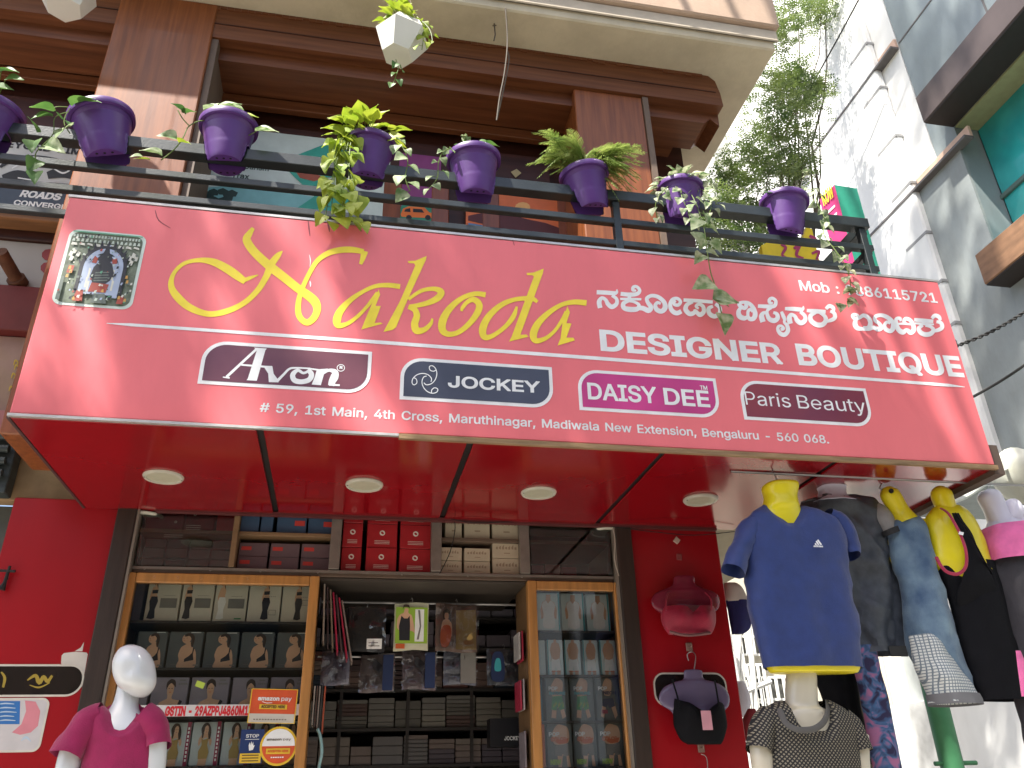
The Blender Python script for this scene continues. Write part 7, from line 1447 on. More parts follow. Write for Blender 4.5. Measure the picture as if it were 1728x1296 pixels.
def put_leaf(parent, kind, p, d, size, nrm=None):
    o = bpy.data.objects.new('leaf', leafM[(kind, random.randint(0,1))]); COL.objects.link(o); o.parent = parent
    d = Vector(d).normalized(); up = Vector(nrm) if nrm else Vector((random.uniform(-.5,.5), random.uniform(-1,-.2), random.uniform(.2,1)))
    x = d.cross(up)
    if x.length < .1: x = d.cross(Vector((1,0,0)))
    x.normalize(); z = x.cross(d)
    Mx = Matrix((x, d, z)).transposed().to_4x4()
    o.matrix_local = Matrix.Translation(Vector(p) - parent.location) @ Mx @ Matrix.Scale(size, 4)
    return o
def plant(lab, loc, cat='potted plant', grp=None, name='trailing_plant'): return thing(name, lab, cat, loc, grp)
def vine(par, pts, kind, size, step=.045, spread=.03, r_=.0022, tip=True, mb=None):
    C = catmull(pts, 6); b = mb or MB(); b.tube(C, r_, 5)
    acc = 0; side = 1
    for i in range(1, len(C)):
        acc += (C[i]-C[i-1]).length
        if acc > step:
            acc = 0; side = -side
            d = Vector((side*random.uniform(.4,1), random.uniform(-.7,.1), random.uniform(-.9,.1)))
            p = C[i] + d.normalized()*random.uniform(.2,1)*spread; b.tube([C[i], p], r_*.6, 4)
            put_leaf(par, kind, p, Vector((d.x*.6, d.y*.5, -abs(d.z)-.3)), size*random.uniform(.7,1.15))
    return b
def clump(par, c, kind, n, size, rx, rz, b, up=.5):
    for k in range(n):
        a_ = random.uniform(0, 6.28); rr_ = random.uniform(.2, 1)
        p = Vector(c) + Vector((rx*rr_*math.cos(a_), rx*.8*rr_*math.sin(a_), random.uniform(0, rz)*(1.1-.5*rr_)))
        b.tube(catmull([Vector(c)+Vector((0,0,-.03)), (Vector(c)+p)/2+Vector((0,0,.02)), p], 3), .0018, 4)
        put_leaf(par, kind, p, (p-Vector(c)) * Vector((1,1,.3)) + Vector((0,0,random.uniform(-.03,.03)*up)), size*random.uniform(.7,1.15))
vpt = lambda *a: [PY(x, y, Y) for x, y, Y in a]
# 0
q = potpos[0]; t_ = plant('small vine in the pot at the left edge of the view', q); b = MB()
for (x, y) in ((10,133),(2,120),(-8,150)): p = PY(x,y,2.98); b.tube(catmull([q, (q+p)/2+Vector((0,0,.03)), p],4), .002, 5); put_leaf(t_, 'green', p, (.8,-.2,.1), .075)
b.build('stem', stemm, t_)
# 1
q = potpos[1]; t_ = plant('trailing heart-leaf vine spilling left from the tilted purple pot', q); b = MB()
for pts in ([(165,195,3.0),(140,172,2.95),(120,180,2.9),(108,205,2.88),(118,225,2.87)], [(150,185,3.0),(110,190,2.9),(92,200,2.88),(90,225,2.87),(72,245,2.86),(60,260,2.86),(62,285,2.86)], [(150,185,3.0),(100,180,2.92),(86,186,2.9)]):
    P = vpt(*pts); b.tube(catmull(P,5), .0024, 5)
for (x, y, dx, dz, s_, k_) in ((122,178,.6,.3,.10,'green'),(92,186,-.9,0,.09,'green'),(104,200,.5,-.4,.08,'green'),(88,196,-.6,-.3,.08,'green'),(118,214,-.3,-.6,.10,'pale'),(62,222,-.3,.7,.07,'green'),(58,238,.1,-.6,.085,'green'),(76,246,.7,-.3,.10,'pale'),(62,270,-.1,-.9,.08,'green'),(60,290,.2,-.9,.07,'green'),(135,172,.9,.1,.09,'green')): put_leaf(t_, k_, PY(x,y,2.86), (dx,-.3,dz), s_)
b.build('stem', stemm, t_)
# 2
q = potpos[2]; t_ = plant('heart-leaf plant with upright pale leaves and a vine drooping left over the bars', q); b = MB()
for (x, y, dx, dz, s_, k_) in ((345,184,.9,.1,.095,'pale'),(368,182,.8,.35,.105,'pale'),(410,186,-.9,.05,.11,'pale'),(404,196,.9,.1,.085,'lime'),(390,195,.9,0,.08,'lime'),(432,222,.9,.15,.10,'pale'),(350,190,.4,.6,.07,'pale')):
    p = PY(x,y,2.93); b.tube(catmull([q+Vector((0,0,-.02)), Vector(((q.x+p.x)/2, 2.97, p.z-.01)), p],3), .0025, 5); put_leaf(t_, k_, p, (dx,-.25,dz), s_, (.1,-.75,.65))
for pts in ([(372,205,2.98),(338,204,2.92),(318,214,2.88),(310,230,2.87),(296,250,2.87),(272,270,2.87)], [(320,213,2.88),(308,200,2.88),(300,186,2.88)]): b.tube(catmull(vpt(*pts),5), .0026, 5)
for (x, y, dx, dz, s_, k_) in ((312,192,-.6,.5,.07,'green'),(308,190,.9,.2,.06,'green'),(298,234,-.9,0,.08,'pale'),(302,240,.7,-.1,.06,'lime'),(272,262,-.9,.15,.085,'pale'),(252,270,-.6,-.1,.06,'lime'),(240,264,-.8,-.2,.05,'pale')): put_leaf(t_, k_, PY(x,y,2.87), (dx,-.3,dz), s_)
b.build('stem', stemm, t_)
# 3
q = potpos[3]; t_ = plant('bushy lime green vine with a long leafy curtain hanging to the signboard', q); b = MB()
clump(t_, q + Vector((-.03,-.02,-.02)), 'lime', 42, .085, .15, .15, b)
for j, (x0, x1, y1, n_) in enumerate(((590,548,372,0),(580,560,350,1),(600,590,376,2),(575,566,330,3),(596,578,365,4),(588,606,340,5))):
    vine(t_, vpt((600,228,2.98),(x0-8,240,2.88),((x0+x1)/2-6,290,2.84),(x1,y1,2.785 if y1 < 340 else 2.77)), 'lime', .078, .045, .035, mb=b)
vine(t_, vpt((650,225,2.98),(676,244,2.88),(688,270,2.86),(684,300,2.86),(692,322,2.86)), 'pale', .062, .04, .03, mb=b)
for (x, y) in ((552,372),(572,368),(606,376)): put_leaf(t_, 'lime', PY(x,y,2.77), (.4,-.4,-.6), .085)
b.build('stem', stemm, t_)
# 4
q = potpos[4]; t_ = plant('sparse young plant with a thin wiry vine curling down its left side', q); b = MB()
clump(t_, q + Vector((.0,-.02,-.02)), 'green', 12, .055, .10, .07, b); 
b.tube(catmull(vpt((790,250,2.97),(788,238,2.95),(786,230,2.95)),4), .002, 5); clump(t_, PY(787,232,2.95), 'pale', 5, .03, .02, .01, b)
for (x, y) in ((808,242),(818,244)): put_leaf(t_, 'green', PY(x,y,2.95), (.9,-.2,.05), .07)
vine(t_, vpt((765,250,2.97),(748,256,2.9),(740,275,2.88),(738,300,2.87),(724,318,2.86)), 'pale', .05, .035, .025, mb=b)
b.build('stem', stemm, t_)
# 5 fern
q = potpos[5]; t_ = plant('feathery light green fern spilling over both sides of its pot', q, name='fern_plant'); fr = MB(); st = MB()
def frond(base, tip, lift, mb, stm, npin=18, ln=.045):
    base = Vector(base); tip = Vector(tip); C = catmull([base, (base*2+tip)/3+Vector((0,0,lift)), (base+tip*2)/3+Vector((0,0,lift*.9)), tip], 8); stm.tube(C, .0016, 4)
    m_ = len(C)
    for k in range(npin):
        i = int((k+1)/(npin+1)*(m_-1)); c = C[i]; d = (C[min(i+1,m_-1)]-C[i-1]).normalized(); sd = d.cross(Vector((0,-.3,1))).normalized(); l_ = ln*math.sin(math.pi*(.12+.8*k/npin))
        for s_ in (-1, 1):
            v = (sd*s_ + d*.7 + Vector((0,0,random.uniform(-.35,.1)))).normalized(); w_ = d*.0055; nn_ = 4
            for j in range(nn_):
                a_ = c + v*l_*(j/nn_); e_ = c + v*l_*((j+1.0)/nn_)
                for s2 in (-1,1):
                    vv = (v*.5 + d*s2 + Vector((0,0,-.2))).normalized()*l_*.30*(1.1-j/nn_)
                    mb.add([a_, (a_+e_)/2+vv*.5+w_*.3, a_+vv, a_+vv*.6-v*.002], [(0,1,2,3)])
                mb.add([a_-w_*.3, e_, a_+w_*.5], [(0,1,2)])
for k in range(80):
    sx = random.choice([-1,1,1]); tip = q + Vector((sx*random.uniform(.10,.30), random.uniform(-.20,.06), random.uniform(-.18,.12) if sx > 0 else random.uniform(-.04,.14)))
    frond(q+Vector((random.uniform(-.05,.05),random.uniform(-.05,.03),-.01)), tip, random.uniform(.05,.12), fr, st)
fr.build('fronds', leafmat('leaf_fern', (.20,.30,.06), (.46,.54,.16)), t_, fix=False, kind='stuff'); st.build('stem', stemm, t_)
# 6
q = potpos[6]; t_ = plant('variegated small-leaf vine with one long strand hanging over the signboard lettering', q); b = MB()
clump(t_, q + Vector((0,-.03,-.02)), 'var', 34, .055, .13, .10, b)
for pts in (((1130,312,2.95),(1112,330,2.88),(1106,350,2.87),(1112,375,2.86)), ((1150,316,2.95),(1150,330,2.86),(1160,355,2.85),(1168,380,2.85)), ((1175,316,2.95),(1192,326,2.88),(1200,350,2.87),(1190,372,2.86)), ((1170,312,2.95),(1190,300,2.92),(1205,318,2.88),(1208,345,2.87))): vine(t_, vpt(*pts), 'var', .045, .028, .028, mb=b)
vine(t_, vpt((1160,316,2.95),(1175,345,2.86),(1188,385,2.80),(1192,415,2.76)), 'pale', .075, .05, .03, mb=b)
b.tube(catmull(vpt((1192,415,2.76),(1196,440,2.74),(1200,462,2.735),(1206,480,2.73),(1212,505,2.73),(1218,530,2.73)),6), .0028, 5)
for (x, y, dx, dz, s_) in ((1203,478,-.8,-.25,.105),(1205,505,.95,.05,.115),(1206,504,.9,-.4,.07),(1216,530,.1,-.9,.10),(1172,392,.3,-.8,.08),(1192,425,.8,-.2,.06),(1185,430,-.5,-.6,.07)): put_leaf(t_, 'pale', PY(x,y,2.72), (dx,-.15,dz), s_, (.15,-.9,.35))
b.build('stem', stemm, t_)
# 7
q = potpos[7]; t_ = plant('thin straggly plant with a variegated strand trailing past the phone number', q); b = MB()
clump(t_, q + Vector((0,-.02,-.02)), 'green', 14, .04, .12, .05, b)
for pts in (((1310,325,2.96),(1318,312,2.92),(1322,302,2.92)), ((1340,325,2.96),(1362,312,2.92),(1372,298,2.92),(1375,288,2.92))): b.tube(catmull(vpt(*pts),4), .0016, 5)
clump(t_, PY(1374,292,2.92), 'var', 6, .04, .03, .02, b)
vine(t_, vpt((1350,325,2.96),(1372,320,2.9),(1380,345,2.87),(1392,370,2.86),(1390,395,2.84),(1408,420,2.80),(1422,440,2.76),(1432,462,2.74),(1436,485,2.73)), 'var', .050, .026, .028, mb=b)
for (x, y, dx, dz, s_) in ((1424,492,.9,.1,.06),(1440,492,-.9,-.2,.065),(1430,505,.8,-.4,.06),(1418,512,-.2,-.8,.05),(1436,478,.5,-.6,.06),(1440,510,-.7,-.5,.05)): put_leaf(t_, 'var', PY(x,y,2.72), (dx,-.2,dz), s_)
b.build('stem', stemm, t_)

# ------------------------------------------------------------------ hanging hexagonal planters
hexm = mat('planter_white', (.72,.71,.64), .35, .06, 4, coat=.3)
def hexplanter(px, py, lab, rotz, tilt, grp='white faceted planters hanging from the slab edge'):
    Y = YSL-.10; q = PY(px, py, Y); t_ = thing('hanging_planter', lab, 'hanging planter', q, grp)
    Mx = Matrix.Translation(q) @ Matrix.Rotation(R(tilt),4,'Y') @ Matrix.Rotation(R(rotz),4,'Z')
    b = MB(); n = 6; rings = []
    for r_, z in ((.080,-.11),(.142,.03),(.105,.095),(.097,.093),(.125,.03),(.07,-.09)): rings.append([(r_*math.cos(6.2832*k/n + (0 if 1 else 0)), r_*math.sin(6.2832*k/n), z) for k in range(n)])
    b.rings(rings, True, True, Mx); b.build('planter_body', hexm, t_)
    b = MB()
    for k in range(3):
        a_ = 6.2832*k/3; b.tube([Mx @ Vector((.08*math.cos(a_), .08*math.sin(a_), .084)), Vector((q.x, q.y, q.z+.5))], .0018, 5)
    b.tube([Vector((q.x,q.y,q.z+.5)), Vector((q.x,q.y,ZU+1.0))], .002, 5); b.build('hanging_cord', simple(.35,.30,.2,.7), t_)
    return t_, q
h1, q = hexplanter(677, 70, 'white faceted planter with lime foliage hanging in front of the slab', 12, 8)
pl1 = plant('lime foliage growing from the right white hanging planter with roots dangling below', q, name='hanging_plant'); b = MB()
clump(pl1, q + Vector((.0,0,.09)), 'lime', 44, .065, .10, .14, b)
vine(pl1, vpt((690,20,YSL-.1),(706,40,YSL-.16),(714,60,YSL-.17),(712,84,YSL-.17)), 'lime', .055, .03, .03, mb=b)
vine(pl1, vpt((700,25,YSL-.1),(724,48,YSL-.14),(730,70,YSL-.15)), 'lime', .045, .028, .025, mb=b)
vine(pl1, vpt((668,100,YSL-.12),(672,115,YSL-.13),(668,128,YSL-.13),(664,140,YSL-.13)), 'green', .045, .03, .02, mb=b)
b.build('stem', stemm, pl1)
h2, q = hexplanter(112, -12, 'white faceted planter cut by the top edge, upper left', 40, -6)

# ================================================================== left neighbour, lower left strip
YL = 3.86
def LP(x, y): return PY(x, y, YL)
nb = thing('neighbour_front', 'patchy old shopfront with painted panels left of the signboard', 'building', (-2.2, YL, 0))
def strip(name, ya, yb, m_, y0=0, th=.08, x1=None, lab=None):
    zt_ = PY(40, ya, YL).z; zb = PY(40, yb, YL).z; b = MB(); b.bbox((-7, YL-y0, zb), (X0+.02 if x1 is None else x1, YL-y0+th, zt_), .004); return b.build(name, m_, nb, label=lab)
strip('wood_beam', 352, 392, mat('old_wood', (.22,.10,.04), .6, .35, 6, stretch=(.5,4,4)), .12, .2)
strip('dark_recess', 392, 408, woodd, .02)
strip('painted_panel', 408, 492, checked('patch_paint', (.42,.40,.36), (.45,.26,.07), 1.6, kind='floral', c3=(.5,.46,.38), sx=(1.6,1,.2)))
strip('red_brown_beam', 493, 568, mat('oxide_beam', (.14,.02,.018), .6, .2, 5, dirt=.3), .06)
strip('pale_panel', 569, 700, mat('pale_pink_panel', (.42,.27,.26), .7, .15, 3, dirt=.3, col2=(.36,.26,.16)))
strip('pink_ledge', 701, 742, simple(.40,.16,.16,.6), .05)
strip('shutter_box', 743, 845, mat('shutter_dark', (.035,.045,.045), .5, .4, 6, stretch=(.4,1,8)), .10, x1=-1.50)
strip('beige_wall', 743, 845, mat('beige_plaster', (.32,.22,.12), .85, .3, 7, dirt=.3))
strip('lower_wall', 846, 1500, simple(.09,.10,.09,.7), -.08, .1)
for k in range(4):
    z = PY(30, 755+20*k, YL).z; b = MB(); b.tube([(-7, YL-.125, z), (-1.52, YL-.125, z)], .018, 10); b.build('shutter_rib', MATS['shutter_dark'], nb, smooth=True)
b = MB(); q = PY(30,470,YL); b.tube([(q.x+.02, YL, q.z-.04), (q.x-.02, YL-.20, q.z+.02)], .032, 14); b.tube([(q.x+.022, YL-.01, q.z-.042), (q.x+.012, YL-.05, q.z-.03)], .045, 14); b.build('pipe_stub', mat('rusty_pipe', (.10,.04,.02), .8, .4, 14), nb, smooth=True)
b = MB(); EPS[0] = .002; 
for (x, y) in ((82,430),(80,452)): pol(b, [(x+12*math.cos(k*.7), y+10*math.sin(k*.7)) for k in range(9)], lambda a,c,Y: PY(a,c,Y), YL-.001)
b.build('red_mark', simple(.30,.05,.05,.6), nb, fix=False)
b = MB()
for (x, y) in ((26,612),(22,634),(18,656),(27,620)): stroke(b, [(x-3,y+4,1.5),(x,y-4,3),(x+4,y,2),(x+1,y+5,1.5)], tf=lambda a,c,Y: PY(a,c,Y), Y=YL-.001)
b.build('gold_letters', simple(.55,.38,.05,.5), nb, fix=False)

# ================================================================== right background
XB = 6.0
whitew = mat('white_wall', (.80,.80,.78), .8, .04, 2, dirt=.10); greyw = mat('grey_panel', (.25,.29,.30), .45, .12, 1.2, dirt=.2, coat=.15); peach = simple(.66,.45,.34,.7); jointm = simple(.13,.12,.12,.7)
YB_ = PX(1489,0,XB).y; zA = PX(1529,333,XB).z
wb = thing('white_building', 'sunlit white building across the side street with stepped pilasters and ledges', 'building', (XB, 9, 0))
b = MB(); b.box((XB, YB_, 0), (XB+8, 8.3, 18)); b.build('wall', whitew, wb)
b = MB(); b.box((XB+.25, 8.301, 0), (XB+8, 26, 15)); b.build('wall', whitew, wb)
b = MB(); b.box((XB-.025, PX(1533,336,XB).y+.002, .14), (XB-.001, 8.29, 3.6)); b.build('dado', mat('dado_grey', (.40,.43,.43), .8, .1, 1.5, dirt=.2), wb)
b = MB(); b.box((XB-.030, PX(1533,336,XB).y+.002, 2.28), (XB-.026, 8.29, 2.33)); b.build('panel_joint', jointm, wb)

# corner pilaster with panel joints
yq = PX(1560,470,XB).y
pz = []
for (x, y) in ((1429,80),(1458,146),(1488,222),(1514,301),(1540,386)): q = PX(x+26, y+2, XB-.10); pz.append(q)
ypil = sum(p.y for p in pz)/len(pz)

b = MB(); b.bbox((XB-.10, ypil, 0), (XB-.001, ypil+1.7, 18), .02); b.build('pilaster', whitew, wb)
for p in pz + [PX(1586,475,XB-.10), PX(1590,560,XB-.10)]:
    b = MB(); b.box((XB-.103, ypil-.008, p.z-.02), (XB-.0, ypil+.35, p.z+.015)); b.build('panel_joint', simple(.30,.30,.30,.8), wb)
for (x, y, x2, y2) in ((1511,68,1393,224),(1529,333,1400,480)):
    q = PX(x, y, XB-.11); yn_ = PX(1640,222,XB).y if y > 300 else YB_; b = MB(); b.box((XB-.11, yn_, q.z-.012), (XB-.001, 12, q.z+.016)); b.build('ledge', jointm, wb)
    b = MB(); b.box((XB-.035, yn_, q.z+.017), (XB-.002, ypil-.02, q.z+.15)); b.build('ledge_band', peach, wb)
b = MB(); b.bbox((XB-.10, 10.2, 4), (XB+.6, 10.9, 15), .02); b.build('pilaster', simple(.42,.42,.40,.8), wb, label='narrow grey pilaster on the far part of the white building')
for z in (7.2, 9.8, 12.6): b = MB(); b.bbox((XB-.10, 10.1, z), (XB+.3, 11.0, z+.14), .02); b.build('ledge', simple(.30,.30,.29,.8), wb)
for z in (5.2, 8.4, 11.6):
    for y in (12.0, 14.6, 17.5):
        b = MB(); b.bbox((XB+.17, y, z), (XB+.249, y+1.3, z+1.5), .02); f_ = b.build('window', simple(.30,.33,.34,.5), wb); b = MB(); b.box((XB+.163, y+.08, z+.08), (XB+.169, y+1.22, z+1.42)); b.build('pane', simple(.05,.07,.08,.1), f_)
# grey clad building nearer
gb = thing('grey_building', 'grey panel clad building with brown framed teal glass bays at the upper right', 'building', (XB, 4, 0))
qa = PX(1558, 208, XB-.35); yo = PX(1611, 218, XB).y; zo1 = qa.z; zo0 = PX(1700, 455, XB).z; ylow = PX(1533, 336, XB).y
b = MB(); b.box((XB+.001, -3, zo1), (XB+8, YB_-.01, 18)); b.build('wall', greyw, gb)
b = MB(); b.box((XB+.001, yo, 0), (XB+8, YB_-.01, zo1-.001)); b.build('wall', greyw, gb)
b = MB(); b.box((XB+.001, -3, 0), (XB+8, yo-.001, zo0)); b.build('wall', greyw, gb)
b = MB(); b.box((XB+.9, -3, zo0+.001), (XB+8, yo-.001, zo1-.001)); b.build('inner_wall', simple(.10,.12,.11,.6), gb)
b = MB(); b.box((XB-.03, -3, 0.14), (XB, ylow, zA-.03)); 
for v in b.v:
    if v.z > 1: v.z = min(v.z, zA-.03)
b2 = MB(); b2.box((XB-.03, yo, .14), (XB, ylow, zA-.03)); b2.box((XB-.03, -3, .14), (XB, yo-.001, zo0)); b2.build('wall_lower', mat('grey_render', (.30,.33,.33), .8, .1, 1.5, dirt=.25), gb)
for z in (9.4, 11.9): b = MB(); b.box((XB-.006, -3, z), (XB, YB_-.02, z+.02)); b.build('panel_joint', jointm, gb)
for y in (1.2, 3.0, 4.6): b = MB(); b.box((XB-.006, y, zo1+.4), (XB, y+.02, 17)); b.build('panel_joint', jointm, gb)
brownb = mat('brown_metal', (.085,.065,.062), .5, .15, 3, dirt=.2); dkb = simple(.03,.022,.02,.6); olive = simple(.30,.32,.17,.7)
def bay(cpx, cpy, xf, zh, lab, m_, yn, under, xin):
    q = PX(cpx, cpy, xf)                                  # far lower corner of the projecting frame
    t2 = thing('window_bay', lab, 'window bay', (xf, q.y, q.z), 'projecting framed bays on the grey building')
    b = MB(); b.bbox((xf, yn, q.z), (xin, q.y, q.z+zh), .01); b.build('frame_lintel', m_, t2)
    b = MB(); b.box((xf+.012, yn, q.z-.012), (xin-.002, q.y-.012, q.z-.001)); b.build('frame_underside', under, t2)
    return t2, q
t2, q = bay(1558, 208, XB-.35, .36, 'dark brown projecting frame over teal glass at the upper right', brownb, -2.9, dkb, XB-.001)
gl_t = mat('teal_glass', (.03,.36,.35), .10, .3, 1.5, coat=.6); gl_g = mat('sage_glass', (.14,.20,.16), .06, .4, 1.5, coat=1.0)
win = thing('teal_window', 'tall teal and sage reflective window recessed under the brown frame', 'window', (XB+.6, 3, 5), None)
ys = PX(1640, 330, XB+.28).y
b = MB(); b.box((XB+.28, -2.9, zo0+.002), (XB+.31, ys-.03, zo1-.03)); b.build('pane', gl_t, win)
b = MB(); b.box((XB+.28, ys+.03, zo0+.002), (XB+.31, yo-.01, zo1-.03)); b.build('pane', gl_g, win)
for y in (ys, 2.6, 1.4): b = MB(); b.bbox((XB+.24, y-.028, zo0+.002), (XB+.32, y+.028, zo1-.03), .004); b.build('mullion', simple(.10,.16,.14,.5), win)
b = MB(); b.bbox((XB+.25, -2.9, zo0+.9), (XB+.325, ys-.03, zo0+.95), .004); b.build('transom', simple(.10,.16,.14,.5), win)
b = MB(); b.box((XB+.01, -2.9, zo1-.028), (XB+.88, yo-.01, zo1-.003)); b.build('soffit_panel', olive, win)
t3, q = bay(1661, 481, XB-.30, .34, 'wood-brown projecting sill block at the right edge', mat('bay_wood', (.24,.13,.07), .6, .25, 4, stretch=(4,1,4), dirt=.2), -2.8, dkb, XB-.031)
# cables
def cable(pts, lab, r_=.012, tw=False):
    b = MB(); C = catmull(pts, 14)
    if tw:
        for s_ in (0, math.pi): b.tube([c + Vector((0, math.cos(i*.9+s_)*r_, math.sin(i*.9+s_)*r_)) for i, c in enumerate(C)], r_*.8, 6)
    else: b.tube(C, r_, 6)
    o = b.build('overhead_cable', simple(.02,.02,.02,.6)); tag(o, lab, 'cable')
cable([(X1+.05,3.7,2.86),PX(1600,592,4.25),PX(1618,583,4.3),PX(1660,566,4.4),PX(1700,545,4.5),PX(1740,520,4.6),PX(1820,470,5.0),(XB-.03,3.2,5.6)], 'thick twisted black cable right of the signboard, upper', .009, True)
cable([(X1+.05,3.75,2.80),PX(1620,682,4.22),PX(1645,668,4.3),PX(1690,642,4.4),PX(1740,608,4.5),PX(1830,540,4.9),(XB-.03,3.0,4.9)], 'thin black cable right of the signboard, lower', .010)
cable([PX(1190,440,5.0),PX(1260,330,5.2),PX(1320,230,5.3),PX(1400,90,5.4),PX(1470,-40,5.5)], 'thin cable crossing the tree branches', .010)
# banner boxes behind the railing
mb_ = thing('banner_box', 'tall banner box with magenta front and green side behind the railing end', 'advertising sign', PY(1420,400,4.6))
mgp = simple(.55,.05,.20,.5); grp_ = simple(.03,.30,.20,.5)
def prismpx(ptsY, zt_, zb, m_, name, par):
    b = MB(); b.prism([(p[0], p[1], zb) for p in ptsY], (0,0,zt_-zb)); return b.build(name, m_, par)
pb_ = PY(1408,312,4.3); zt_ = pb_.z; zb = PY(1408,520,4.3).z - .3
pa = PZ(1383,337,zt_); pc = PZ(1446,318,zt_)
b = MB(); b.prism([(pa.x,pa.y,zb),(pb_.x,pb_.y,zb),(pb_.x,pb_.y,zt_),(pa.x,pa.y,zt_)], (.05,.05,0)); b.build('front_panel', mgp, mb_)
b = MB(); b.prism([(pb_.x+.002,pb_.y,zb),(pc.x,pc.y,zb),(pc.x,pc.y,zt_-.0),(pb_.x+.002,pb_.y,zt_)], (.0,.05,0)); b.build('side_panel', grp_, mb_)
b = MB(); EPS[0] = .004
def ontext(b, s, p0, p1, z, cap, **k):
    d = Vector((p1.x-p0.x, p1.y-p0.y, 0)); text(b, s, (p0.x+d.x*.18-.004, p0.y+d.y*.18, z), d, (0,0,1), d.length*.7, cap, **k)
ontext(b, 'NOW', pa, pb_, PY(1396,372,4.6).z, .12, bold=16); b.build('banner_lettering', simple(.80,.62,.05,.5), mb_, fix=False)
b = MB()
for k, py in enumerate((334,344,384)): ontext(b, ['COME','ENROL','CALL'][k] if 0 else 'LEARN'[:4-k%2] , pa, pb_, PY(1400,py,4.45).z, .035, bold=10) if 0 else None
for py in (336, 348, 386, 398):
    z = PY(1396,py,4.6).z; d = Vector((pb_.x-pa.x, pb_.y-pa.y, 0)); p = Vector((pa.x,pa.y,z)) + d*.25 - Vector((.004,.004,0)); b.quad(p, p+d*.5, p+d*.5+Vector((0,0,.02)), p+Vector((0,0,.02)))
b.build('banner_print', whitec, mb_, fix=False)
yb = thing('yellow_sign', 'yellow sign with maroon lettering low behind the railing', 'advertising sign', PY(1340,430,3.9))
A = PY(1296,470,3.9); Bq = PY(1392,478,3.9); zt_ = PY(1345,388,3.9).z; zb = A.z-.3
b = MB(); b.prism([(A.x,3.9,zb),(Bq.x,3.9,zb),(Bq.x,3.9,zt_+.02),(PY(1362,386,3.9).x,3.9,zt_+.04),(PY(1356,400,3.9).x,3.9,zt_-.06),(PY(1310,402,3.9).x,3.9,zt_-.08),(A.x,3.9,zt_-.16)], (0,.04,0)); b.build('panel', simple(.72,.52,.01,.5), yb)
EPS[0] = .003; b = MB(); tfp = lambda x,y,Y: PY(x,y,Y)
for s_ in ([(1318,412,4),(1326,418,5),(1320,430,4),(1330,436,3)], [(1340,420,5),(1350,412,6),(1344,430,5),(1356,436,4)], [(1366,398,5),(1376,404,6),(1368,414,5),(1362,404,4)], [(1370,428,4),(1382,424,5),(1378,438,4)]): stroke(b, s_, tf=tfp, Y=3.9)
b.build('sign_lettering', simple(.35,.02,.10,.5), yb, fix=False)
b = MB(); b.tube([(A.x+.1,3.96,2.935),(A.x+.1,3.96,zt_-.2)], .02, 8); b.tube([(Bq.x-.1,3.96,2.935),(Bq.x-.1,3.96,zt_-.1)], .02, 8); b.build('leg', railm, yb)

# things behind the hanging clothes
sg = thing('side_wall', 'dull plaster side wall of the shop behind the hanging clothes', 'wall', (xr1, 5, 0))
b = MB(); b.box((xr1-.02, YW+.13, 0), (xr1, 5.4, 3.0)); b.build('wall', simple(.35,.29,.20,.8), sg)
fb = thing('far_house', 'pale far house with window grilles seen between the red pier and the blue shirt', 'building', (4.2, 9, 0))
xa, xb2 = PY(1205,1000,9).x, PY(1480,1000,9).x
b = MB(); b.box((xa-.6, 9, 0), (6.24, 11, 6.5)); b.build('wall', mat('far_cream', (.62,.58,.48), .8, .1, 2, dirt=.2), fb)
for (px, py, w_, h_) in ((1240,1060,.5,.6),(1300,1200,.55,.7),(1262,1170,.4,.6),(1225,1110,.35,.5)):
    q = PY(px, py, 8.98); b = MB(); b.box((q.x-w_/2, 8.95, q.z-h_/2), (q.x+w_/2, 8.999, q.z+h_/2)); f_ = b.build('window', simple(.12,.12,.11,.4), fb)
    b = MB()
    for k in range(7): x = q.x-w_/2+w_*k/6; b.box((x-.012, 8.90, q.z-h_/2), (x+.012, 8.93, q.z+h_/2))
    for k in range(4): z = q.z-h_/2+h_*k/3; b.box((q.x-w_/2, 8.93, z-.012), (q.x+w_/2, 8.948, z+.012))
    b.build('grille', whitew, f_)
b = MB(); q = PY(1250,1040,8.5); 
for (x0,y0,x1,y1) in ((1234,1020,1262,1200),(1250,1040,1238,1210),(1240,1175,1300,1150),(1262,1040,1285,1296),(1236,1100,1270,1296)): b.tube([PY(x0,y0,8.5), PY(x1,y1,8.6)], .03, 6)
o = b.build('steel_frame', whitew); tag(o, 'white steel pipe frame leaning before the far house', 'pipe frame')
b = MB(); b.tube([(PY(1579,1180,4.4).x,4.4,0),(PY(1579,1180,4.4).x,4.4,PY(1579,1150,4.4).z)], .062, 16); q = PY(1610,1288,4.4); b.tube([(q.x-.12,4.4,q.z),(q.x+.14,4.4,q.z)], .012, 8)
o = b.build('green_pole', mat('green_paint', (.05,.20,.09), .5, .2, 5, dirt=.3), smooth=True); tag(o, 'green painted pole below the denim dress', 'pole')
b = MB(); b.bbox((PX(1480,1100,XB-.06).x-.02, PX(1560,1100,XB-.06).y, 1.0), (XB-.031, PX(1475,1100,XB-.06).y, PX(1500,1192,XB-.06).z), .01); o = b.build('wall_box', simple(.55,.56,.56,.6)); tag(o, 'pale cabinet against the grey wall below the shirts', 'cabinet')
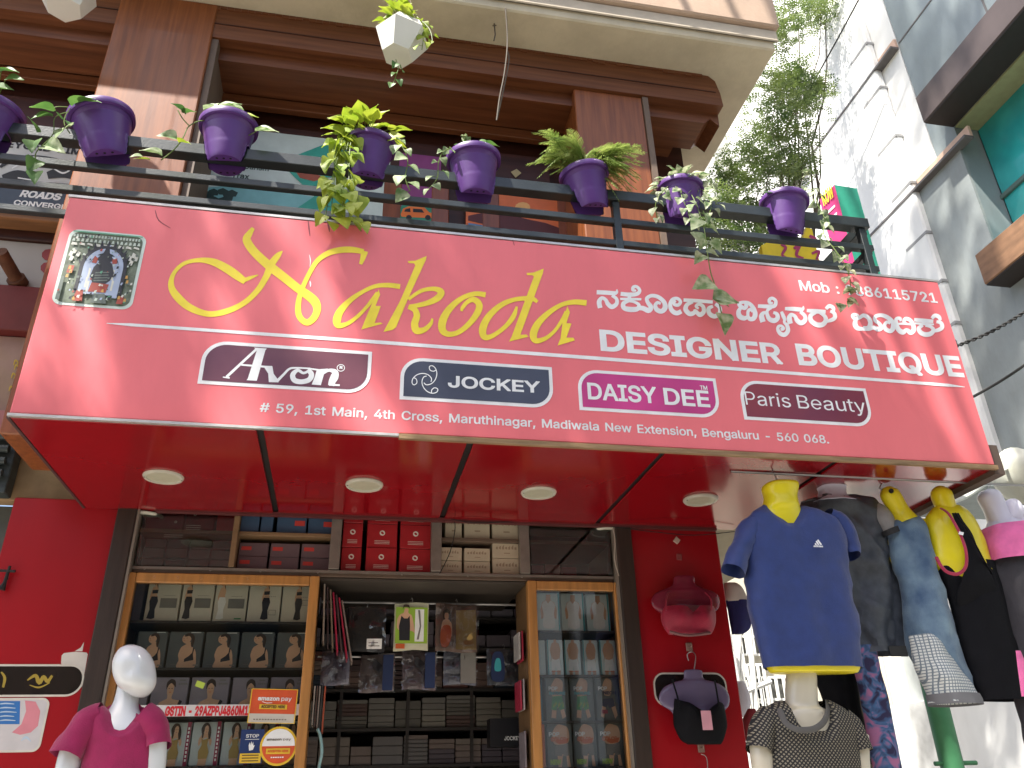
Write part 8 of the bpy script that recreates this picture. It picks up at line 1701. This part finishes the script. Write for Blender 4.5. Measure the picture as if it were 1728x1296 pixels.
# hat-like shade and dark bag behind blue sleeve
b = loftpx([(984,1222,1242),(990,1220,1250),(1000,1219,1256),(1010,1220,1260),(1016,1224,1262)], 3.9, .6, 24, 4); o = b.build('pale_cap', simple(.55,.50,.46,.6), smooth=True); tag(o, 'small whitish cap-shaped form behind the blue sleeve', 'form')
b = loftpx([(1014,1224,1266),(1030,1230,1268),(1060,1234,1264),(1070,1236,1252)], 3.9, .5, 28, 4, fold=.006, seed=91); o = b.build('navy_garment', fabric('fabric_navy', (.012,.012,.10)), smooth=True); tag(o, 'small navy garment on the form beside the right pier', 'garment')
b = loftpx([(1150,1240,1256),(1180,1240,1266),(1210,1246,1262)], 4.2, .6, 20, 4); o = b.build('white_form_arm', lilform, smooth=True); tag(o, 'curved pale mannequin arm between the right pier and the blouse', 'mannequin arm')
b = loftpx([(1196,1262,1274),(1220,1252,1284),(1250,1258,1284)], 4.0, .5, 20, 4); o = b.build('red_cloth', simple(.22,.02,.03,.7), smooth=True); tag(o, 'dark red cloth between the pier and the checked blouse', 'cloth')
# pipes and fittings at the right below the canopy corner
b = MB(); b.bbox((PX(1640,800,4.6).x, PX(1640,800,4.6).y, PX(1640,826,4.6).z), (5.6, PX(1600,800,4.6).y+.5, PX(1640,786,4.6).z), .02); o = b.build('outdoor_unit', simple(.30,.34,.34,.6)); tag(o, 'grey outdoor equipment box beyond the canopy corner', 'outdoor unit')
b = MB(); b.lathe([(0,0),(.10,.01),(.16,.05),(.18,.12),(.15,.13),(0,.10)], 24, Matrix.Translation(PX(1700,812,3.9)) @ Matrix.Rotation(R(70),4,'Y')); o = b.build('wall_lamp', simple(.55,.56,.48,.4), smooth=True); tag(o, 'pale round lamp bowl at the right edge under the cables', 'lamp')
cable([PY(1600,850,3.5),PY(1630,838,3.6),PY(1665,815,3.8),PY(1700,790,4.0),PY(1760,760,4.4)], 'pale conduit rising from the canopy corner', .012)
bpy.data.objects['overhead_cable.003'].data.materials[0] = simple(.5,.52,.48,.6)

# ================================================================== trees
def leafcloud(mb, c, rad, n, size, flat=.8):
    for k in range(n):
        v = Vector((random.gauss(0,.5), random.gauss(0,.5), random.gauss(0,.5)*flat)); 
        if v.length > 1.25: continue
        p = Vector(c) + v*rad
        a = random.uniform(0,6.28); d = Vector((math.cos(a), math.sin(a), random.uniform(-.6,.3))).normalized(); u = d.cross(Vector((random.uniform(-.4,.4),random.uniform(-.4,.4),1))).normalized()
        s_ = size*random.uniform(.6,1.3)
        for j in range(3):
            b0 = p + d*s_*.55*j; 
            for sg_ in (-1,1):
                t_ = b0 + (u*sg_ + d*.5)*s_*.62; m_ = (b0+t_)/2
                mb.add([b0, m_ + d*s_*.22, t_, m_ - d*s_*.22], [(0,1,2,3)])
barkm = mat('bark', (.10,.075,.05), .95, .3, 12, .8, 40, stretch=(3,3,.6))
def branch(mb, a, b_, r0, r1, seg=5, wob=.12):
    a = Vector(a); b_ = Vector(b_); pts = [a]
    for k in range(1, seg): pts.append(a.lerp(b_, k/seg) + Vector((random.uniform(-1,1),random.uniform(-1,1),random.uniform(-.5,.5)))*wob)
    pts.append(b_); mb.tube(pts, [r0+(r1-r0)*i/seg for i in range(seg+1)], 8); return pts
t_ = thing('street_tree', 'light green feathery street tree rising between the slab corner and the white building', 'tree', (4.3, 6.6, 0))
tr = MB(); base = Vector((4.3,6.6,0)); fork = Vector((4.2,6.5,4.6)); branch(tr, base, fork, .17, .12, 6, .05)
cl = [(1310,150,6.2,50),(1345,175,6.3,55),(1300,215,6.1,60),(1335,235,6.2,55),(1262,262,6.0,55),(1300,285,6.1,50),(1345,20,6.4,60),(1310,55,6.3,45),(1385,15,6.5,45),(1235,300,5.9,45),(1345,285,6.2,40),(1220,350,5.8,45),(1270,355,6.0,45),(1180,395,5.7,50),(1240,405,5.8,55),(1300,400,6.0,45),(1120,410,5.6,40),(1405,-20,6.6,60),(1340,130,6.3,35),(1375,150,6.4,30),(1290,470,6,60),(1210,480,5.8,60)]
lf = MB()
for (px, py, Y, r_) in cl:
    c = PY(px, py, Y); rad = r_/1377*c.length*.75*1.25
    branch(tr, fork.lerp(c, random.uniform(.0,.55)) + Vector((random.uniform(-.1,.1),0,random.uniform(-.2,.2))), c, .018, .004, 6, .10)
    leafcloud(lf, c, rad*.80, int(270), .05)
lf.build('crown', lmT, t_, fix=False); tr.build('trunk', barkm, t_, smooth=True)
# street tree behind the photographer: its crown throws the dappled shade on the signboard
t_ = thing('street_tree', 'tall street tree on the far pavement behind the camera that dapples the shopfront', 'tree', (-4.6, -6.9, 0))
tr = MB(); lf = MB(); base = Vector((-4.6,-6.9,0)); fork = Vector((-4.4,-5.6,5.2)); branch(tr, base, fork, .26, .18, 7, .06)
limbs = []
for (px, py, Y, t) in ((250,500,YS,5.5),(700,480,YS,5.5),(1100,520,YS,5.5),(1340,1000,2.95,5.5),(1650,900,2.95,5.5),(220,1200,3.0,5.0)):
    limbs.append(branch(tr, fork + Vector((0,0,random.uniform(-.4,.6))), PY(px,py,Y) + SUN*t, .075, .03, 8, .10))
def shade(px, py, Y, t, r_):
    p = PY(px, py, Y) + SUN*t; L_ = min(limbs, key=lambda l: (l[-1]-p).length)
    branch(tr, L_[-1-random.randint(0,2)], p, .022, .006, 5, .08); leafcloud(lf, p, r_*1.25, int(160*(r_/.3)**2)+12, .07)
SH = [(250,430,.10),(275,520,.08),(262,600,.11),(272,680,.12),(300,350,.13),(400,340,.10),(600,395,.10),(640,440,.08),(730,480,.13),(760,570,.16),(660,605,.11),(840,440,.15),(900,530,.22),(1000,600,.26),(990,480,.22),(1130,570,.28),(1120,470,.20),(1240,520,.20),(1240,620,.19),(890,640,.17),(1110,690,.18),(1300,590,.09),(1250,440,.12),(520,690,.12),(1440,590,.035),(1455,620,.035),(1470,650,.035),(150,350,.08),(1560,720,.06)]
for (px, py, r_) in SH: shade(px, py, YS, random.uniform(6.2,7.6), r_)
for (px, py, r_) in ((1345,990,.20),(1350,1070,.22),(1300,1110,.10),(1420,940,.12),(1480,960,.12),(1470,1050,.14),(1560,930,.07),(1610,1040,.20),(1680,1080,.18),(1640,960,.10),(1360,1230,.28),(1300,1280,.2),(1430,1290,.2),(200,1230,.30),(150,1290,.25),(270,1290,.2),(215,1130,.12),(1490,1180,.12)): shade(px, py, 2.92, random.uniform(6.2,7.6), r_)
for (px, py, r_) in ((40,900,.3),(120,960,.3),(30,1020,.3),(130,1080,.3),(40,1130,.3),(110,1180,.3),(30,1240,.3),(120,1290,.3),(170,1000,.25)): shade(px, py, 3.8, random.uniform(6.2,7.6), r_)
for (x, y) in ((1580,470),(1560,640),(1600,760),(1640,900),(1700,1150),(1600,1200),(1680,560),(1700,700),(1500,60),(1560,100),(1640,120)):
    p = PX(x, y, XB) + SUN*random.uniform(8.5,10.5); leafcloud(lf, p, .48, 230, .09); branch(tr, limbs[4][-2], p, .03, .008, 6, .12)
lf.build('crown', lmT, t_, fix=False); tr.build('trunk', barkm, t_, smooth=True)

# ================================================================== opposite side of the street, mirrored in the cabinet glass
ob = thing('opposite_house', 'white rendered house across the street mirrored in the cabinet glass', 'building', (3.5,-11,0))
b = MB(); b.box((5.05,-16,0),(5.55,-10.4,9.5)); b.build('wall', whitew, ob)
for z in (1.2,4.2,7.0):
    for x in (5.15,): b = MB(); b.bbox((x,-10.4,z),(x+.4,-10.33,z+1.0),.01); f_ = b.build('window', simple(.2,.2,.2,.4), ob); b = MB(); b.box((x+.05,-10.325,z+.05),(x+.35,-10.32,z+.95)); b.build('pane', simple(.04,.05,.06,.1), f_)
b = MB(); b.box((4.2,-15,0),(4.7,-10.3,7.0)); b.build('wing', whitew, ob)
ob = thing('opposite_house', 'ochre plastered house across the street behind the camera', 'building', (-5,-11,0))
b = MB(); b.box((-11,-16,0),(5.0,-10.8,9)); b.box((5.6,-16,0),(12,-10.8,8)); b.build('wall', mat('ochre', (.22,.16,.10), .85, .1, 2, dirt=.2), ob)
for z in (1.2,4.2):
    for x in (-10,-7.5,-5,-2.5,0): b = MB(); b.bbox((x,-10.8,z),(x+1.2,-10.72,z+1.5),.01); f_ = b.build('window', simple(.2,.15,.1,.4), ob); b = MB(); b.box((x+.07,-10.715,z+.07),(x+1.13,-10.71,z+1.43)); b.build('pane', simple(.04,.05,.06,.1), f_)
cable([(-8,-4,6.2),(-2,-4.1,5.7),(3,-4,5.8),(9,-3.8,6.4)], 'black cable strung along the street behind the camera', .014)
cable([(-8,-4.3,5.6),(-2,-4.3,5.1),(3,-4.2,5.2),(9,-4,5.9)], 'second lower black cable strung along the street behind the camera', .014)
